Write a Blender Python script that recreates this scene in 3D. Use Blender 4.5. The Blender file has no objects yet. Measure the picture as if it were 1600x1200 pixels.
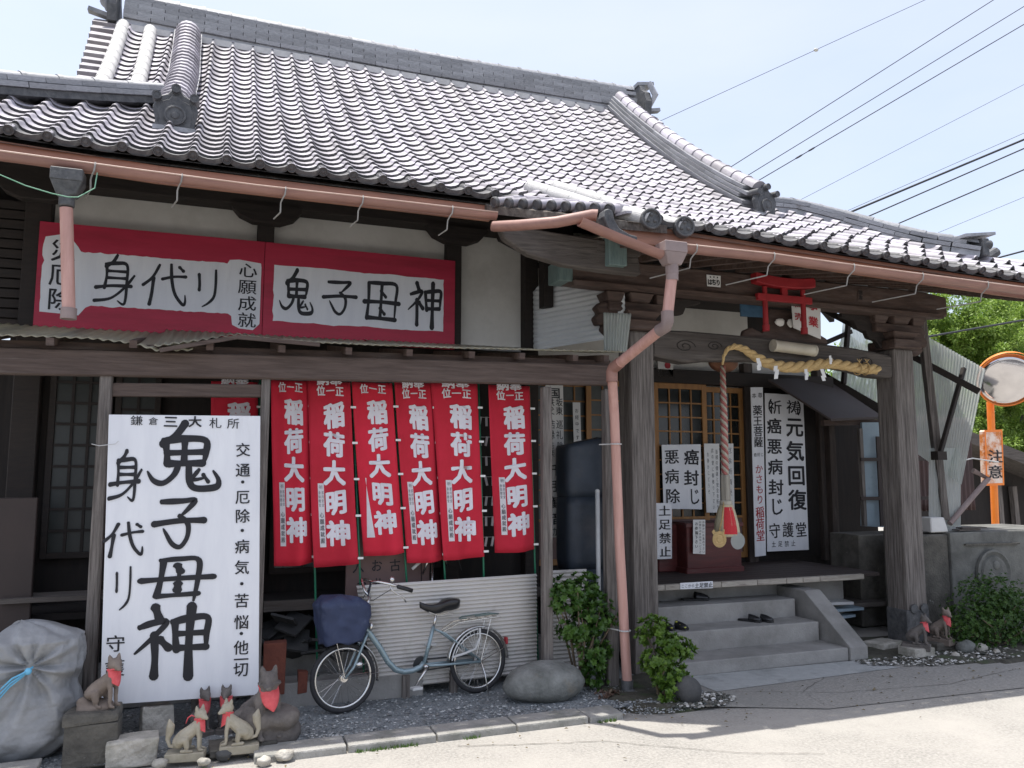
import bpy, bmesh, math, random
import numpy as np
from mathutils import Vector, Matrix, Euler, noise
random.seed(7)
S = bpy.context.scene
COL = S.collection
# ------------------------------------------------------------------ camera, sky, sun, exposure
FOC, YAW, PITCH = 1244.0, math.radians(-20.1), math.atan(140/1244.0)
EYE = Vector((0, 0, 1.85))
cd = bpy.data.cameras.new('camera'); cam = bpy.data.objects.new('camera', cd); COL.objects.link(cam)
cam.location = EYE; cam.rotation_euler = (math.pi/2+PITCH, 0, YAW)
cd.sensor_width = 36; cd.lens = 36*FOC/1600; cd.clip_start = 0.05; cd.clip_end = 2000
S.camera = cam
S.render.resolution_x, S.render.resolution_y = 1024, 768
TO_SUN = Vector((-0.17, 0.085, 1.0)).normalized()
wd = bpy.data.worlds.new('World'); S.world = wd; wd.use_nodes = True
nt = wd.node_tree; nt.nodes.clear()
sk = nt.nodes.new('ShaderNodeTexSky'); sk.sky_type = 'NISHITA'; sk.sun_disc = False
sk.sun_elevation = math.asin(TO_SUN.z); sk.sun_rotation = math.atan2(TO_SUN.x, TO_SUN.y)
sk.air_density = 1.0; sk.dust_density = 3.2; sk.ozone_density = 1.2
bg = nt.nodes.new('ShaderNodeBackground'); bg.inputs[1].default_value = 0.15
wo = nt.nodes.new('ShaderNodeOutputWorld')
_tc = nt.nodes.new('ShaderNodeTexCoord'); _nz = nt.nodes.new('ShaderNodeTexNoise'); _nz.inputs['Scale'].default_value = 2.2; _nz.inputs['Detail'].default_value = 7
_mp = nt.nodes.new('ShaderNodeMapping'); _mp.inputs['Scale'].default_value = (1, 1, 3.5); nt.links.new(_tc.outputs['Generated'], _mp.inputs[0]); nt.links.new(_mp.outputs[0], _nz.inputs['Vector'])
_mr = nt.nodes.new('ShaderNodeMapRange'); _mr.inputs[1].default_value = .3; _mr.inputs[2].default_value = .75; _mr.inputs[3].default_value = .46; _mr.inputs[4].default_value = .70
_mx = nt.nodes.new('ShaderNodeMix'); _mx.data_type = 'RGBA'; nt.links.new(_nz.outputs['Fac'], _mr.inputs[0]); nt.links.new(_mr.outputs[0], _mx.inputs['Factor'])
nt.links.new(sk.outputs[0], _mx.inputs['A']); _mx.inputs['B'].default_value = (3.55, 3.70, 4.30, 1)   # thin high haze
nt.links.new(_mx.outputs['Result'], bg.inputs[0]); nt.links.new(bg.outputs[0], wo.inputs[0])
sl = bpy.data.lights.new('sun', 'SUN'); sl.energy = 3.35; sl.angle = math.radians(0.53); sl.color = (1, 0.965, 0.91)
so = bpy.data.objects.new('sun', sl); COL.objects.link(so)
so.rotation_euler = TO_SUN.to_track_quat('Z', 'Y').to_euler(); so.location = (0, 0, 30)
S.view_settings.view_transform = 'Standard'; S.view_settings.look = 'None'
S.view_settings.exposure = 0.90; S.view_settings.gamma = 1; S.view_settings.use_curve_mapping = False

# ------------------------------------------------------------------ helpers
FWD = Vector((math.sin(-YAW)*math.cos(PITCH), math.cos(-YAW)*math.cos(PITCH), math.sin(PITCH)))
RGT = Vector((math.cos(YAW), math.sin(YAW), 0)); UPV = RGT.cross(FWD)
def at(x, y, **k):
    """photogrammetry: the place where a sight line meets a known plane (X=, Y= or Z= in metres)"""
    d = FWD*FOC + RGT*(x-800) - UPV*(y-600)
    (a, v), = k.items(); i = 'XYZ'.index(a)
    return EYE + d*((v-EYE[i])/d[i])

WM = {}
def link(o, parent=None, M=None, world=False):
    COL.objects.link(o)
    if parent is not None:
        o.parent = parent
        o.matrix_parent_inverse = WM[parent.name].inverted()
    if M is not None: o.matrix_basis = M
    WM[o.name] = (M.copy() if M is not None else Matrix.Identity(4))
    return o
def tag(o, label=None, cat=None, group=None, kind=None):
    if label: o['label'] = label
    if cat: o['category'] = cat
    if group: o['group'] = group
    if kind: o['kind'] = kind
    return o
def thing(name, label, cat, loc=(0, 0, 0), rz=0, group=None):
    o = bpy.data.objects.new(name, None); o.empty_display_size = .1
    link(o, None, Matrix.Translation(Vector(loc)) @ Matrix.Rotation(rz, 4, 'Z'))
    return tag(o, label, cat, group)
KEYS = ('label', 'category', 'group', 'kind')
def copy_tree(o, M, label=None):
    """copy of a thing with copies of its parts and sub-parts (mesh data shared)"""
    r = o.copy(); COL.objects.link(r); r.matrix_basis = M
    if label: r['label'] = label
    def rec(src, dst):
        for c in list(src.children):
            n = c.copy(); COL.objects.link(n); n.parent = dst; rec(c, n)
    rec(o, r)
    return r

class MB:
    def __init__(s): s.v = []; s.f = []
    def add(s, vs, fs):
        b = len(s.v); s.v += [tuple(p) for p in vs]; s.f += [tuple(b+i for i in f) for f in fs]; return s
    def box(s, c, d, R=None, taper=1.0, jit=0):
        c = Vector(c); h = Vector(d)/2
        vs = []
        for z in (-1, 1):
            k = taper if z > 0 else 1
            for x, y in ((-1, -1), (1, -1), (1, 1), (-1, 1)):
                p = Vector((x*h.x*k, y*h.y*k, z*h.z))
                if jit: p += Vector([random.uniform(-jit, jit) for _ in range(3)])
                if R: p = R @ p
                vs.append(c+p)
        return s.add(vs, [(0, 3, 2, 1), (4, 5, 6, 7), (0, 1, 5, 4), (1, 2, 6, 5), (2, 3, 7, 6), (3, 0, 4, 7)])
    def beam(s, a, b, w, h, up=(0, 0, 1), w2=None, h2=None):
        a = Vector(a); b = Vector(b); d = (b-a).normalized(); r = d.cross(Vector(up)).normalized(); u = r.cross(d)
        w2 = w2 or w; h2 = h2 or h
        vs = []
        for p, ww, hh in ((a, w, h), (b, w2, h2)):
            for x, z in ((-1, -1), (1, -1), (1, 1), (-1, 1)): vs.append(p+r*x*ww/2+u*z*hh/2)
        return s.add(vs, [(0, 1, 2, 3), (4, 7, 6, 5), (0, 4, 5, 1), (1, 5, 6, 2), (2, 6, 7, 3), (3, 7, 4, 0)])
    def tube(s, pts, r, n=8, cap=True, closed=False):
        pts = [Vector(p) for p in pts]; m = len(pts)
        rs = r if isinstance(r, (list, tuple)) else [r]*m
        b = len(s.v); prev = None
        for i, p in enumerate(pts):
            if closed: d = pts[(i+1) % m]-pts[i-1]
            else: d = pts[min(i+1, m-1)]-pts[max(i-1, 0)]
            if d.length < 1e-9: d = Vector((0, 0, 1))
            d.normalize()
            if prev is None:
                prev = Vector((0, 0, 1)) if abs(d.z) < .9 else Vector((1, 0, 0))
            u = prev - d*prev.dot(d)
            if u.length < 1e-6: u = Vector((0, 1, 0)) - d*d.y
            u.normalize(); prev = u; w = d.cross(u)
            for k in range(n):
                a = 2*math.pi*k/n; s.v.append(tuple(p+(u*math.cos(a)+w*math.sin(a))*rs[i]))
        for i in range(m if closed else m-1):
            j = (i+1) % m
            for k in range(n):
                k2 = (k+1) % n; s.f.append((b+i*n+k, b+i*n+k2, b+j*n+k2, b+j*n+k))
        if cap and not closed:
            s.f.append(tuple(b+k for k in range(n))[::-1]); s.f.append(tuple(b+(m-1)*n+k for k in range(n)))
        return s
    def lathe(s, prof, c=(0, 0, 0), R=None, n=16):
        c = Vector(c); b = len(s.v)
        for r, z in prof:
            for k in range(n):
                a = 2*math.pi*k/n; p = Vector((r*math.cos(a), r*math.sin(a), z))
                s.v.append(tuple(c+(R @ p if R else p)))
        for i in range(len(prof)-1):
            for k in range(n):
                k2 = (k+1) % n; s.f.append((b+i*n+k, b+i*n+k2, b+(i+1)*n+k2, b+(i+1)*n+k))
        s.f.append(tuple(b+k for k in range(n))[::-1]); s.f.append(tuple(b+(len(prof)-1)*n+k for k in range(n)))
        return s
    def prism(s, poly, o, u, v, t):
        """polygon in the (u,v) plane at o, given thickness t along u x v"""
        o = Vector(o); u = Vector(u).normalized(); v = Vector(v).normalized(); w = u.cross(v)*t; n = len(poly); b = len(s.v)
        for k in (0, 1):
            for x, y in poly: s.v.append(tuple(o+u*x+v*y+w*k))
        s.f.append(tuple(b+i for i in range(n))[::-1]); s.f.append(tuple(b+n+i for i in range(n)))
        for i in range(n):
            j = (i+1) % n; s.f.append((b+i, b+j, b+n+j, b+n+i))
        return s
    def ball(s, c, r, n=10, m=7, sc=(1, 1, 1), nz=0, fr=2.0):
        c = Vector(c); b = len(s.v)
        for i in range(m+1):
            t = math.pi*i/m
            for k in range(n):
                a = 2*math.pi*k/n; p = Vector((math.sin(t)*math.cos(a), math.sin(t)*math.sin(a), math.cos(t)))
                q = 1+(nz*noise.noise(p*fr+c) if nz else 0)
                s.v.append((c.x+p.x*r*sc[0]*q, c.y+p.y*r*sc[1]*q, c.z+p.z*r*sc[2]*q))
        for i in range(m):
            for k in range(n):
                k2 = (k+1) % n; s.f.append((b+i*n+k, b+(i+1)*n+k, b+(i+1)*n+k2, b+i*n+k2))
        return s
    def mesh(s, name, mat, smooth=False, bevel=0, seg=1):
        me = bpy.data.meshes.new(name); me.from_pydata(s.v, [], s.f); me.update()
        bm = bmesh.new(); bm.from_mesh(me)
        bmesh.ops.remove_doubles(bm, verts=bm.verts, dist=1e-6)
        bmesh.ops.recalc_face_normals(bm, faces=bm.faces)
        if bevel:
            ed = [e for e in bm.edges if len(e.link_faces) == 2 and e.calc_face_angle(0) > .6]
            bmesh.ops.bevel(bm, geom=ed, offset=bevel, segments=seg, affect='EDGES', profile=.6, clamp_overlap=True)
        bm.to_mesh(me); bm.free()
        if smooth: me.shade_smooth() if smooth is True else me.shade_smooth()
        if mat: me.materials.append(mat)
        return me
    def build(s, name, mat, parent=None, M=None, smooth=False, bevel=0, seg=1, angle=None):
        me = s.mesh(name, mat, smooth, bevel, seg)
        if angle:
            me.shade_smooth()
            me.set_sharp_from_angle(angle=math.radians(angle))
        return link(bpy.data.objects.new(name, me), parent, M)
def inst(name, me, parent, M):
    return link(bpy.data.objects.new(name, me), parent, M)

# ------------------------------------------------------------------ materials
def rgb(c): return (c[0], c[1], c[2], 1)
MATS = {}
def pm(name, c1, c2=None, scale=6, rough=.7, bump=.15, stretch=(1, 1, 1), metal=0, spec=.5, c3=None, s3=1.2, t3=(.52, .68),
       vary=0, trans=0, alpha=None, detail=6, fine=None, coat=0, pos=None):
    m = bpy.data.materials.new(name); m.use_nodes = True; n = m.node_tree.nodes; l = m.node_tree.links
    b = n['Principled BSDF']; b.inputs['Roughness'].default_value = rough; b.inputs['Metallic'].default_value = metal
    b.inputs['Specular IOR Level'].default_value = spec
    if coat: b.inputs['Coat Weight'].default_value = coat; b.inputs['Coat Roughness'].default_value = .15
    tc = n.new('ShaderNodeTexCoord'); mp = n.new('ShaderNodeMapping'); mp.inputs['Scale'].default_value = stretch
    oi = n.new('ShaderNodeObjectInfo')
    l.new(tc.outputs['Object'], mp.inputs['Vector'])
    ad = n.new('ShaderNodeVectorMath'); ad.operation = 'ADD'
    sc = n.new('ShaderNodeVectorMath'); sc.operation = 'SCALE'; sc.inputs['Scale'].default_value = 37.0
    cv = n.new('ShaderNodeCombineXYZ'); l.new(oi.outputs['Random'], cv.inputs[0]); l.new(oi.outputs['Random'], cv.inputs[1])
    l.new(cv.outputs[0], sc.inputs[0]); l.new(mp.outputs[0], ad.inputs[0]); l.new(sc.outputs[0], ad.inputs[1])
    vec = ad.outputs[0]
    nz = n.new('ShaderNodeTexNoise'); nz.inputs['Scale'].default_value = scale; nz.inputs['Detail'].default_value = detail
    nz.inputs['Roughness'].default_value = .62
    l.new(vec, nz.inputs['Vector'])
    rp = n.new('ShaderNodeValToRGB'); rp.color_ramp.elements[0].position = .32; rp.color_ramp.elements[1].position = .68
    rp.color_ramp.elements[0].color = rgb(c1); rp.color_ramp.elements[1].color = rgb(c2 or c1)
    l.new(nz.outputs['Fac'], rp.inputs['Fac']); col = rp.outputs['Color']
    if c3:
        n3 = n.new('ShaderNodeTexNoise'); n3.inputs['Scale'].default_value = s3; n3.inputs['Detail'].default_value = 8
        n3.inputs['Roughness'].default_value = .7
        if pos:
            ge = n.new('ShaderNodeNewGeometry'); m3 = n.new('ShaderNodeMapping'); m3.inputs['Scale'].default_value = pos
            l.new(ge.outputs['Position'], m3.inputs['Vector']); l.new(m3.outputs[0], n3.inputs['Vector'])
        else: l.new(vec if max(stretch) > 3 else mp.outputs[0], n3.inputs['Vector'])
        r3 = n.new('ShaderNodeValToRGB'); r3.color_ramp.elements[0].position, r3.color_ramp.elements[1].position = t3
        mx = n.new('ShaderNodeMix'); mx.data_type = 'RGBA'; l.new(n3.outputs['Fac'], r3.inputs['Fac'])
        l.new(r3.outputs['Color'], mx.inputs['Factor']); l.new(col, mx.inputs['A']); mx.inputs['B'].default_value = rgb(c3)
        col = mx.outputs['Result']
    if vary:
        hs = n.new('ShaderNodeHueSaturation'); mr = n.new('ShaderNodeMapRange')
        mr.inputs['To Min'].default_value = 1-vary; mr.inputs['To Max'].default_value = 1+vary
        l.new(oi.outputs['Random'], mr.inputs['Value']); l.new(mr.outputs[0], hs.inputs['Value']); l.new(col, hs.inputs['Color'])
        col = hs.outputs['Color']
    l.new(col, b.inputs['Base Color'])
    mr2 = n.new('ShaderNodeMapRange'); mr2.inputs['To Min'].default_value = max(rough-.12, .03); mr2.inputs['To Max'].default_value = min(rough+.12, 1)
    l.new(nz.outputs['Fac'], mr2.inputs['Value']); l.new(mr2.outputs[0], b.inputs['Roughness'])
    if bump:
        bp = n.new('ShaderNodeBump'); bp.inputs['Strength'].default_value = bump; bp.inputs['Distance'].default_value = .02
        if fine:
            nf = n.new('ShaderNodeTexNoise'); nf.inputs['Scale'].default_value = fine; nf.inputs['Detail'].default_value = 4
            l.new(vec, nf.inputs['Vector']); l.new(nf.outputs['Fac'], bp.inputs['Height'])
        else: l.new(nz.outputs['Fac'], bp.inputs['Height'])
        l.new(bp.outputs[0], b.inputs['Normal'])
    if trans: b.inputs['Transmission Weight'].default_value = trans
    if alpha is not None: b.inputs['Alpha'].default_value = alpha
    MATS[name] = m
    return m
def leafmat(name, c1, c2, rough=.45, tr=.35):
    m = bpy.data.materials.new(name); m.use_nodes = True; n = m.node_tree.nodes; l = m.node_tree.links; n.clear()
    o = n.new('ShaderNodeOutputMaterial'); g = n.new('ShaderNodeNewGeometry')
    rp = n.new('ShaderNodeValToRGB'); rp.color_ramp.elements[0].color = rgb(c1); rp.color_ramp.elements[1].color = rgb(c2)
    l.new(g.outputs['Random Per Island'], rp.inputs[0])
    b = n.new('ShaderNodeBsdfPrincipled'); b.inputs['Roughness'].default_value = rough; l.new(rp.outputs[0], b.inputs['Base Color'])
    t = n.new('ShaderNodeBsdfTranslucent'); l.new(rp.outputs[0], t.inputs[0])
    mx = n.new('ShaderNodeMixShader'); mx.inputs[0].default_value = tr
    l.new(b.outputs[0], mx.inputs[1]); l.new(t.outputs[0], mx.inputs[2]); l.new(mx.outputs[0], o.inputs[0])
    return m
def sheetmat(name, col, tr, rough=.35):
    """weathered fibreglass sheet: part of the light goes through it"""
    m = bpy.data.materials.new(name); m.use_nodes = True; n = m.node_tree.nodes; l = m.node_tree.links; n.clear()
    o = n.new('ShaderNodeOutputMaterial')
    b = n.new('ShaderNodeBsdfPrincipled'); b.inputs['Roughness'].default_value = rough
    tc = n.new('ShaderNodeTexCoord'); nz = n.new('ShaderNodeTexNoise'); nz.inputs['Scale'].default_value = 3; nz.inputs['Detail'].default_value = 6
    l.new(tc.outputs['Object'], nz.inputs['Vector'])
    rp = n.new('ShaderNodeValToRGB'); rp.color_ramp.elements[0].color = rgb([x*.7 for x in col]); rp.color_ramp.elements[1].color = rgb(col)
    l.new(nz.outputs['Fac'], rp.inputs[0]); l.new(rp.outputs[0], b.inputs['Base Color'])
    t = n.new('ShaderNodeBsdfTranslucent'); l.new(rp.outputs[0], t.inputs[0])
    p = n.new('ShaderNodeBsdfTransparent'); p.inputs[0].default_value = (.8, .85, .83, 1)
    m1 = n.new('ShaderNodeMixShader'); m1.inputs[0].default_value = .5; l.new(b.outputs[0], m1.inputs[1]); l.new(t.outputs[0], m1.inputs[2])
    m2 = n.new('ShaderNodeMixShader'); m2.inputs[0].default_value = tr; l.new(m1.outputs[0], m2.inputs[1]); l.new(p.outputs[0], m2.inputs[2])
    l.new(m2.outputs[0], o.inputs[0])
    return m
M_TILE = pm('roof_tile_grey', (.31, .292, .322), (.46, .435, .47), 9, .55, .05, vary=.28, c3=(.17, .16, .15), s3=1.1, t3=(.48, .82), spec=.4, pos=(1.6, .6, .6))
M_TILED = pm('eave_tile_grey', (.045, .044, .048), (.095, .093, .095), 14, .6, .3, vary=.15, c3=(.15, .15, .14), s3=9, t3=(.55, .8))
M_RIDGE = pm('ridge_tile_grey', (.23, .235, .25), (.38, .385, .40), 8, .5, .15, vary=.2, c3=(.16, .17, .16), s3=5, t3=(.5, .75))
M_PLAST = pm('white_roof_plaster', (.46, .45, .43), (.60, .59, .57), 10, .8, .3, c3=(.40, .39, .36), s3=4, t3=(.55, .8))
M_ONI = pm('old_dark_tile', (.05, .052, .055), (.12, .12, .12), 18, .6, .6, c3=(.22, .22, .2), s3=7, t3=(.6, .8))
M_WOOD = pm('dark_old_wood', (.045, .027, .021), (.10, .064, .050), 5, .75, .35, (1, 6, 6), c3=(.13, .10, .088), s3=1.5, t3=(.5, .75))
M_WOODV = pm('dark_old_post_wood', (.035, .026, .021), (.08, .06, .05), 5, .75, .35, (7, 7, .8), c3=(.11, .095, .085), s3=1.5, t3=(.5, .75))
M_WOODX = pm('black_brown_timber', (.016, .012, .010), (.032, .024, .02), 5, .8, .3, (1, 6, 6))
M_GREYX = pm('weathered_grey_beam', (.055, .046, .039), (.14, .122, .108), 4, .85, .6, (.8, 9, 12), c3=(.05, .04, .034), s3=1.0, t3=(.5, .7))
M_GREYV = pm('weathered_grey_post', (.075, .064, .057), (.235, .21, .19), 4, .85, .7, (14, 14, .7), c3=(.06, .05, .043), s3=.9, t3=(.52, .66))
M_BROWNX = pm('lean_to_beam_wood', (.062, .042, .034), (.12, .088, .074), 4, .85, .5, (.8, 9, 12), c3=(.15, .125, .11), s3=1.2, t3=(.58, .78))
M_PLASTER = pm('wall_plaster', (.62, .60, .55), (.72, .70, .65), 1.5, .9, .1, c3=(.44, .42, .37), s3=.9, t3=(.45, .8), detail=9)
M_RED = pm('red_board_paint', (.38, .012, .042), (.48, .022, .062), 2.5, .55, .1, (.5, 1, 3), c3=(.27, .012, .03), s3=1.6, t3=(.5, .75))
M_WHITE = pm('white_board_paint', (.70, .71, .74), (.78, .79, .81), 3, .5, .05, (3, 3, .5), c3=(.56, .56, .55), s3=2.2, t3=(.58, .95))
M_WHITE2 = pm('yellowed_board_paint', (.58, .57, .54), (.66, .65, .62), 3, .6, .05, c3=(.5, .48, .43), s3=2, t3=(.5, .85))
M_INK = pm('black_paint', (.006, .006, .009), (.012, .012, .017), 8, .6, 0)
M_INKG = pm('thin_grey_ink', (.06, .06, .07), (.1, .1, .11), 8, .6, 0)
M_INKR = pm('red_sign_ink', (.33, .02, .03), (.4, .03, .04), 8, .6, 0)
M_GUT = pm('copper_pink_gutter', (.27, .14, .11), (.345, .185, .145), 5, .5, .06, (.8, 4, 4), c3=(.22, .12, .10), s3=2.0, t3=(.48, .75))
M_PIPE = pm('pink_downpipe', (.46, .25, .205), (.57, .34, .29), 4, .5, .05, (5, 5, .6), c3=(.40, .22, .18), s3=1.6, t3=(.5, .75))
M_PIPEG = pm('faded_pipe_grey', (.19, .14, .13), (.29, .225, .21), 4, .6, .05)
M_FASC = pm('brown_fascia_paint', (.24, .105, .065), (.36, .18, .12), 2.5, .6, .1, (.7, 4, 4), c3=(.2, .11, .08), s3=1.2)
M_CLOTH = pm('red_banner_cloth', (.50, .010, .028), (.60, .020, .048), 3, .85, .05, vary=.12, fine=300)
M_CLW = pm('banner_white_print', (.70, .68, .72), (.76, .74, .78), 5, .8, 0)
M_SLIP = pm('paper_strip', (.60, .58, .60), (.70, .68, .70), 8, .8, 0)
M_GREEN = pm('green_pole_plastic', (.01, .13, .07), (.02, .19, .10), 5, .4, 0)
M_ORANGEW = pm('lattice_door_wood', (.26, .12, .035), (.38, .19, .06), 3, .55, .1, (6, 6, .8))
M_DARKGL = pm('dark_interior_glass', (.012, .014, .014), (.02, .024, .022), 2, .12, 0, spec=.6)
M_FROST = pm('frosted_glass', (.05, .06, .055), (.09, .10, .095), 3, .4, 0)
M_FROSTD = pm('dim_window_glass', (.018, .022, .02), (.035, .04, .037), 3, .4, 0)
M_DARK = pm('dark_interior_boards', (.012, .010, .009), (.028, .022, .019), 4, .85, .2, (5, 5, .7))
M_CONC = pm('step_concrete', (.25, .24, .225), (.33, .32, .30), 5, .9, .25, c3=(.18, .175, .16), s3=1.6, t3=(.48, .72), fine=60)
M_KERB = pm('kerb_concrete', (.24, .235, .215), (.36, .35, .325), 7, .95, .5, c3=(.15, .155, .13), s3=3, t3=(.5, .7), vary=.1, fine=70)
M_STONE = pm('mossy_dark_stone', (.06, .056, .048), (.14, .13, .11), 6, .9, .6, c3=(.38, .38, .34), s3=9, t3=(.66, .74), fine=45)
M_BASIN = pm('basin_stone', (.09, .09, .082), (.17, .17, .155), 5, .85, .3, c3=(.24, .24, .22), s3=2, t3=(.5, .8), fine=60)
M_ROCK = pm('smooth_grey_rock', (.10, .105, .095), (.24, .245, .23), 7, .85, .5, c3=(.20, .16, .11), s3=1.8, t3=(.56, .75), fine=40)
M_BALLR = pm('dark_round_stone', (.055, .055, .055), (.095, .095, .092), 8, .85, .3, fine=60)
M_LIT = pm('rough_granite', (.30, .28, .24), (.52, .49, .43), 9, .9, .6, c3=(.2, .2, .16), s3=4, t3=(.5, .7), fine=40)
M_FOXD = pm('dark_fox_clay', (.10, .088, .08), (.17, .15, .135), 9, .85, .3, c3=(.055, .05, .045), s3=5, t3=(.5, .75), fine=60)
M_FOXL = pm('pale_fox_glaze', (.30, .27, .20), (.40, .36, .28), 8, .6, .1, c3=(.22, .19, .14), s3=5, t3=(.5, .8))
M_FOXB = pm('brown_fox_clay', (.15, .12, .10), (.24, .195, .16), 8, .8, .2, c3=(.14, .11, .09), s3=4, t3=(.45, .75))
M_BIB = pm('red_bib_cloth', (.60, .07, .08), (.74, .14, .15), 20, .85, .2, fine=200)
M_BIKE = pm('blue_green_bike_paint', (.22, .30, .33), (.28, .36, .39), 3, .3, 0, metal=.35, coat=.4)
M_CHROME = pm('dull_chrome', (.55, .54, .52), (.68, .67, .65), 12, .25, 0, metal=1)
M_ALU = pm('grey_plastic', (.50, .50, .49), (.60, .60, .59), 6, .4, 0)
M_RUB = pm('tyre_rubber', (.018, .018, .02), (.03, .03, .032), 20, .75, .1)
M_SEAT = pm('black_saddle_vinyl', (.012, .012, .013), (.022, .022, .024), 9, .35, .05)
M_NAVY = pm('navy_basket_cover', (.022, .032, .075), (.035, .05, .105), 7, .7, .3, c3=(.06, .075, .13), s3=4)
M_CORR = pm('beige_corrugated_steel', (.50, .475, .44), (.57, .545, .51), 2, .5, .03, c3=(.33, .30, .26), s3=1.5)
M_CORRW = pm('white_corrugated_steel', (.62, .64, .64), (.72, .74, .74), 2, .5, .03)
M_CORRB = pm('brown_corrugated_steel', (.05, .026, .024), (.09, .045, .04), 2, .55, .03)
M_TIN = sheetmat('aged_translucent_roofing', (.72, .68, .54), .2)
M_CLEAR = sheetmat('grey_clear_sheet', (.78, .81, .77), .28)
M_TARP = pm('silver_tarp', (.22, .225, .23), (.33, .335, .34), 3, .5, .6, c3=(.16, .16, .155), s3=2.2, t3=(.45, .75), fine=14)
M_BLUET = pm('light_blue_cord', (.10, .38, .60), (.16, .48, .70), 9, .5, .1)
M_STRAW = pm('straw_rope', (.52, .35, .14), (.72, .52, .25), 14, .85, .5, (1, 9, 9), fine=90)
M_PAPER = pm('white_paper', (.70, .70, .68), (.78, .78, .76), 5, .8, 0)
M_TORII = pm('torii_red_paint', (.26, .010, .014), (.34, .016, .022), 6, .6, .05)
M_BRASS = pm('old_bronze', (.15, .065, .035), (.24, .11, .06), 9, .5, .1, metal=.5)
M_BOXR = pm('dark_red_lacquer', (.07, .014, .014), (.12, .024, .022), 5, .45, .1, (.6, 5, 5), c3=(.16, .09, .08), s3=2.4, t3=(.6, .8))
M_ROSE = pm('rope_red_strand', (.36, .10, .09), (.46, .18, .16), 30, .9, .3)
M_CREAM = pm('rope_cream_strand', (.42, .38, .30), (.54, .50, .41), 30, .9, .3)
M_TUFT = pm('cream_tassel', (.60, .52, .33), (.74, .68, .48), 30, .9, .5, (9, 9, 1))
M_TUFTR = pm('red_tassel', (.60, .03, .04), (.72, .06, .07), 30, .9, .5, (9, 9, 1))
M_ORANGE = pm('orange_mirror_paint', (.85, .20, .02), (.92, .26, .03), 4, .45, .03, c3=(.7, .2, .05), s3=2)
M_RUST = pm('rusty_orange_sign', (.80, .62, .50), (.86, .74, .64), 4, .6, .1, c3=(.62, .19, .03), s3=4, t3=(.46, .6))
M_MIRROR = pm('mirror_face', (.60, .58, .58), (.66, .64, .64), 2, .08, 0, metal=1)
M_VERD = pm('verdigris_copper', (.10, .15, .145), (.17, .235, .22), 7, .6, .2, (8, 8, 1))
M_VINYL = pm('dark_blue_vinyl', (.02, .028, .04), (.045, .058, .078), 3, .5, .2, c3=(.09, .085, .09), s3=2, t3=(.5, .8))
M_BOARDB = pm('brown_board', (.032, .022, .019), (.052, .036, .031), 2, .7, .1)
M_PINKB = pm('dusty_brown_panel', (.15, .095, .085), (.20, .13, .115), 3, .8, .1)
M_LTBLUE = pm('faded_blue_panel', (.24, .31, .36), (.32, .40, .45), 2, .7, .05, c3=(.18, .24, .28), s3=2)
M_BLUEP = pm('blue_plaque_paint', (.03, .08, .14), (.06, .14, .22), 14, .6, .2)
M_BARK = pm('bark', (.05, .04, .03), (.12, .10, .075), 8, .95, .6, (4, 4, 1))
M_BARKP = pm('shrub_stem', (.16, .12, .08), (.24, .18, .12), 8, .9, .3)
M_ASPH = pm('asphalt', (.045, .045, .047), (.07, .07, .072), 30, .9, .3)
M_WLINE = pm('road_paint', (.72, .72, .70), (.8, .8, .78), 12, .8, 0)
M_WIRE = pm('black_cable', (.02, .022, .03), (.03, .032, .04), 5, .6, 0)
M_WIREG = pm('green_wire', (.10, .28, .16), (.2, .4, .28), 5, .5, 0)
M_BRICK = pm('old_red_brick', (.11, .035, .025), (.17, .055, .035), 12, .9, .4, vary=.3)
M_OLDTILE = pm('salvaged_roof_tile', (.02, .021, .022), (.045, .045, .045), 8, .7, .3, vary=.3)
M_LAMP = pm('lamp_tube_plastic', (.40, .36, .28), (.52, .48, .38), 5, .35, 0)
M_LEAF1 = leafmat('shrub_leaf', (.035, .095, .015), (.11, .21, .04), .35)
M_LEAF2 = leafmat('yellow_green_shrub_leaf', (.06, .13, .018), (.17, .28, .045), .35)
M_LEAF3 = leafmat('azalea_leaf', (.03, .085, .012), (.09, .17, .03), .5)
M_TREE1 = leafmat('bright_tree_leaf', (.13, .23, .03), (.32, .44, .09), .5, .4)
M_TREE2 = leafmat('deep_tree_leaf', (.08, .16, .025), (.20, .32, .06), .5, .4)
M_GRASS = leafmat('moss_leaf', (.05, .11, .02), (.13, .22, .05), .6)
# ------------------------------------------------------------------ ground and paving
def sheet(name, poly, z, mat, kind='structure', label=None, parent=None):
    mb = MB(); mb.add([(x, y, z) for x, y in poly], [tuple(range(len(poly)))])
    o = mb.build(name, mat, parent); tag(o, label, kind=kind if parent is None else None); return o
def groundmat():
    m = pm('sunlit_concrete_ground', (.22, .21, .19), (.40, .38, .345), 48, .92, .4, c3=(.38, .36, .325), s3=1.1, t3=(.40, .66), detail=10, fine=95)
    return m
M_GRD = groundmat()
def ground():
    # one big sheet, finely divided near the camera with gentle unevenness
    xs = [-600, -60, -12]+[-4+i*.25 for i in range(61)]+[20, 60, 900]
    ys = [-200, -40, -8]+[0+i*.25 for i in range(53)]+[20, 60, 1200]
    mb = MB()
    for y in ys:
        for x in xs:
            z = 0
            if -4 <= x <= 11 and 0 <= y <= 5.6: z = -.003+.003*noise.noise(Vector((x*.5, y*.5, 3)))
            elif y > 5.6: z = -.02
            mb.v.append((x, y, z))
    n = len(xs)
    for j in range(len(ys)-1):
        for i in range(n-1): mb.f.append((j*n+i, j*n+i+1, (j+1)*n+i+1, (j+1)*n+i))
    o = mb.build('ground', M_GRD, smooth=True); tag(o, kind='structure')
ground()
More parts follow.
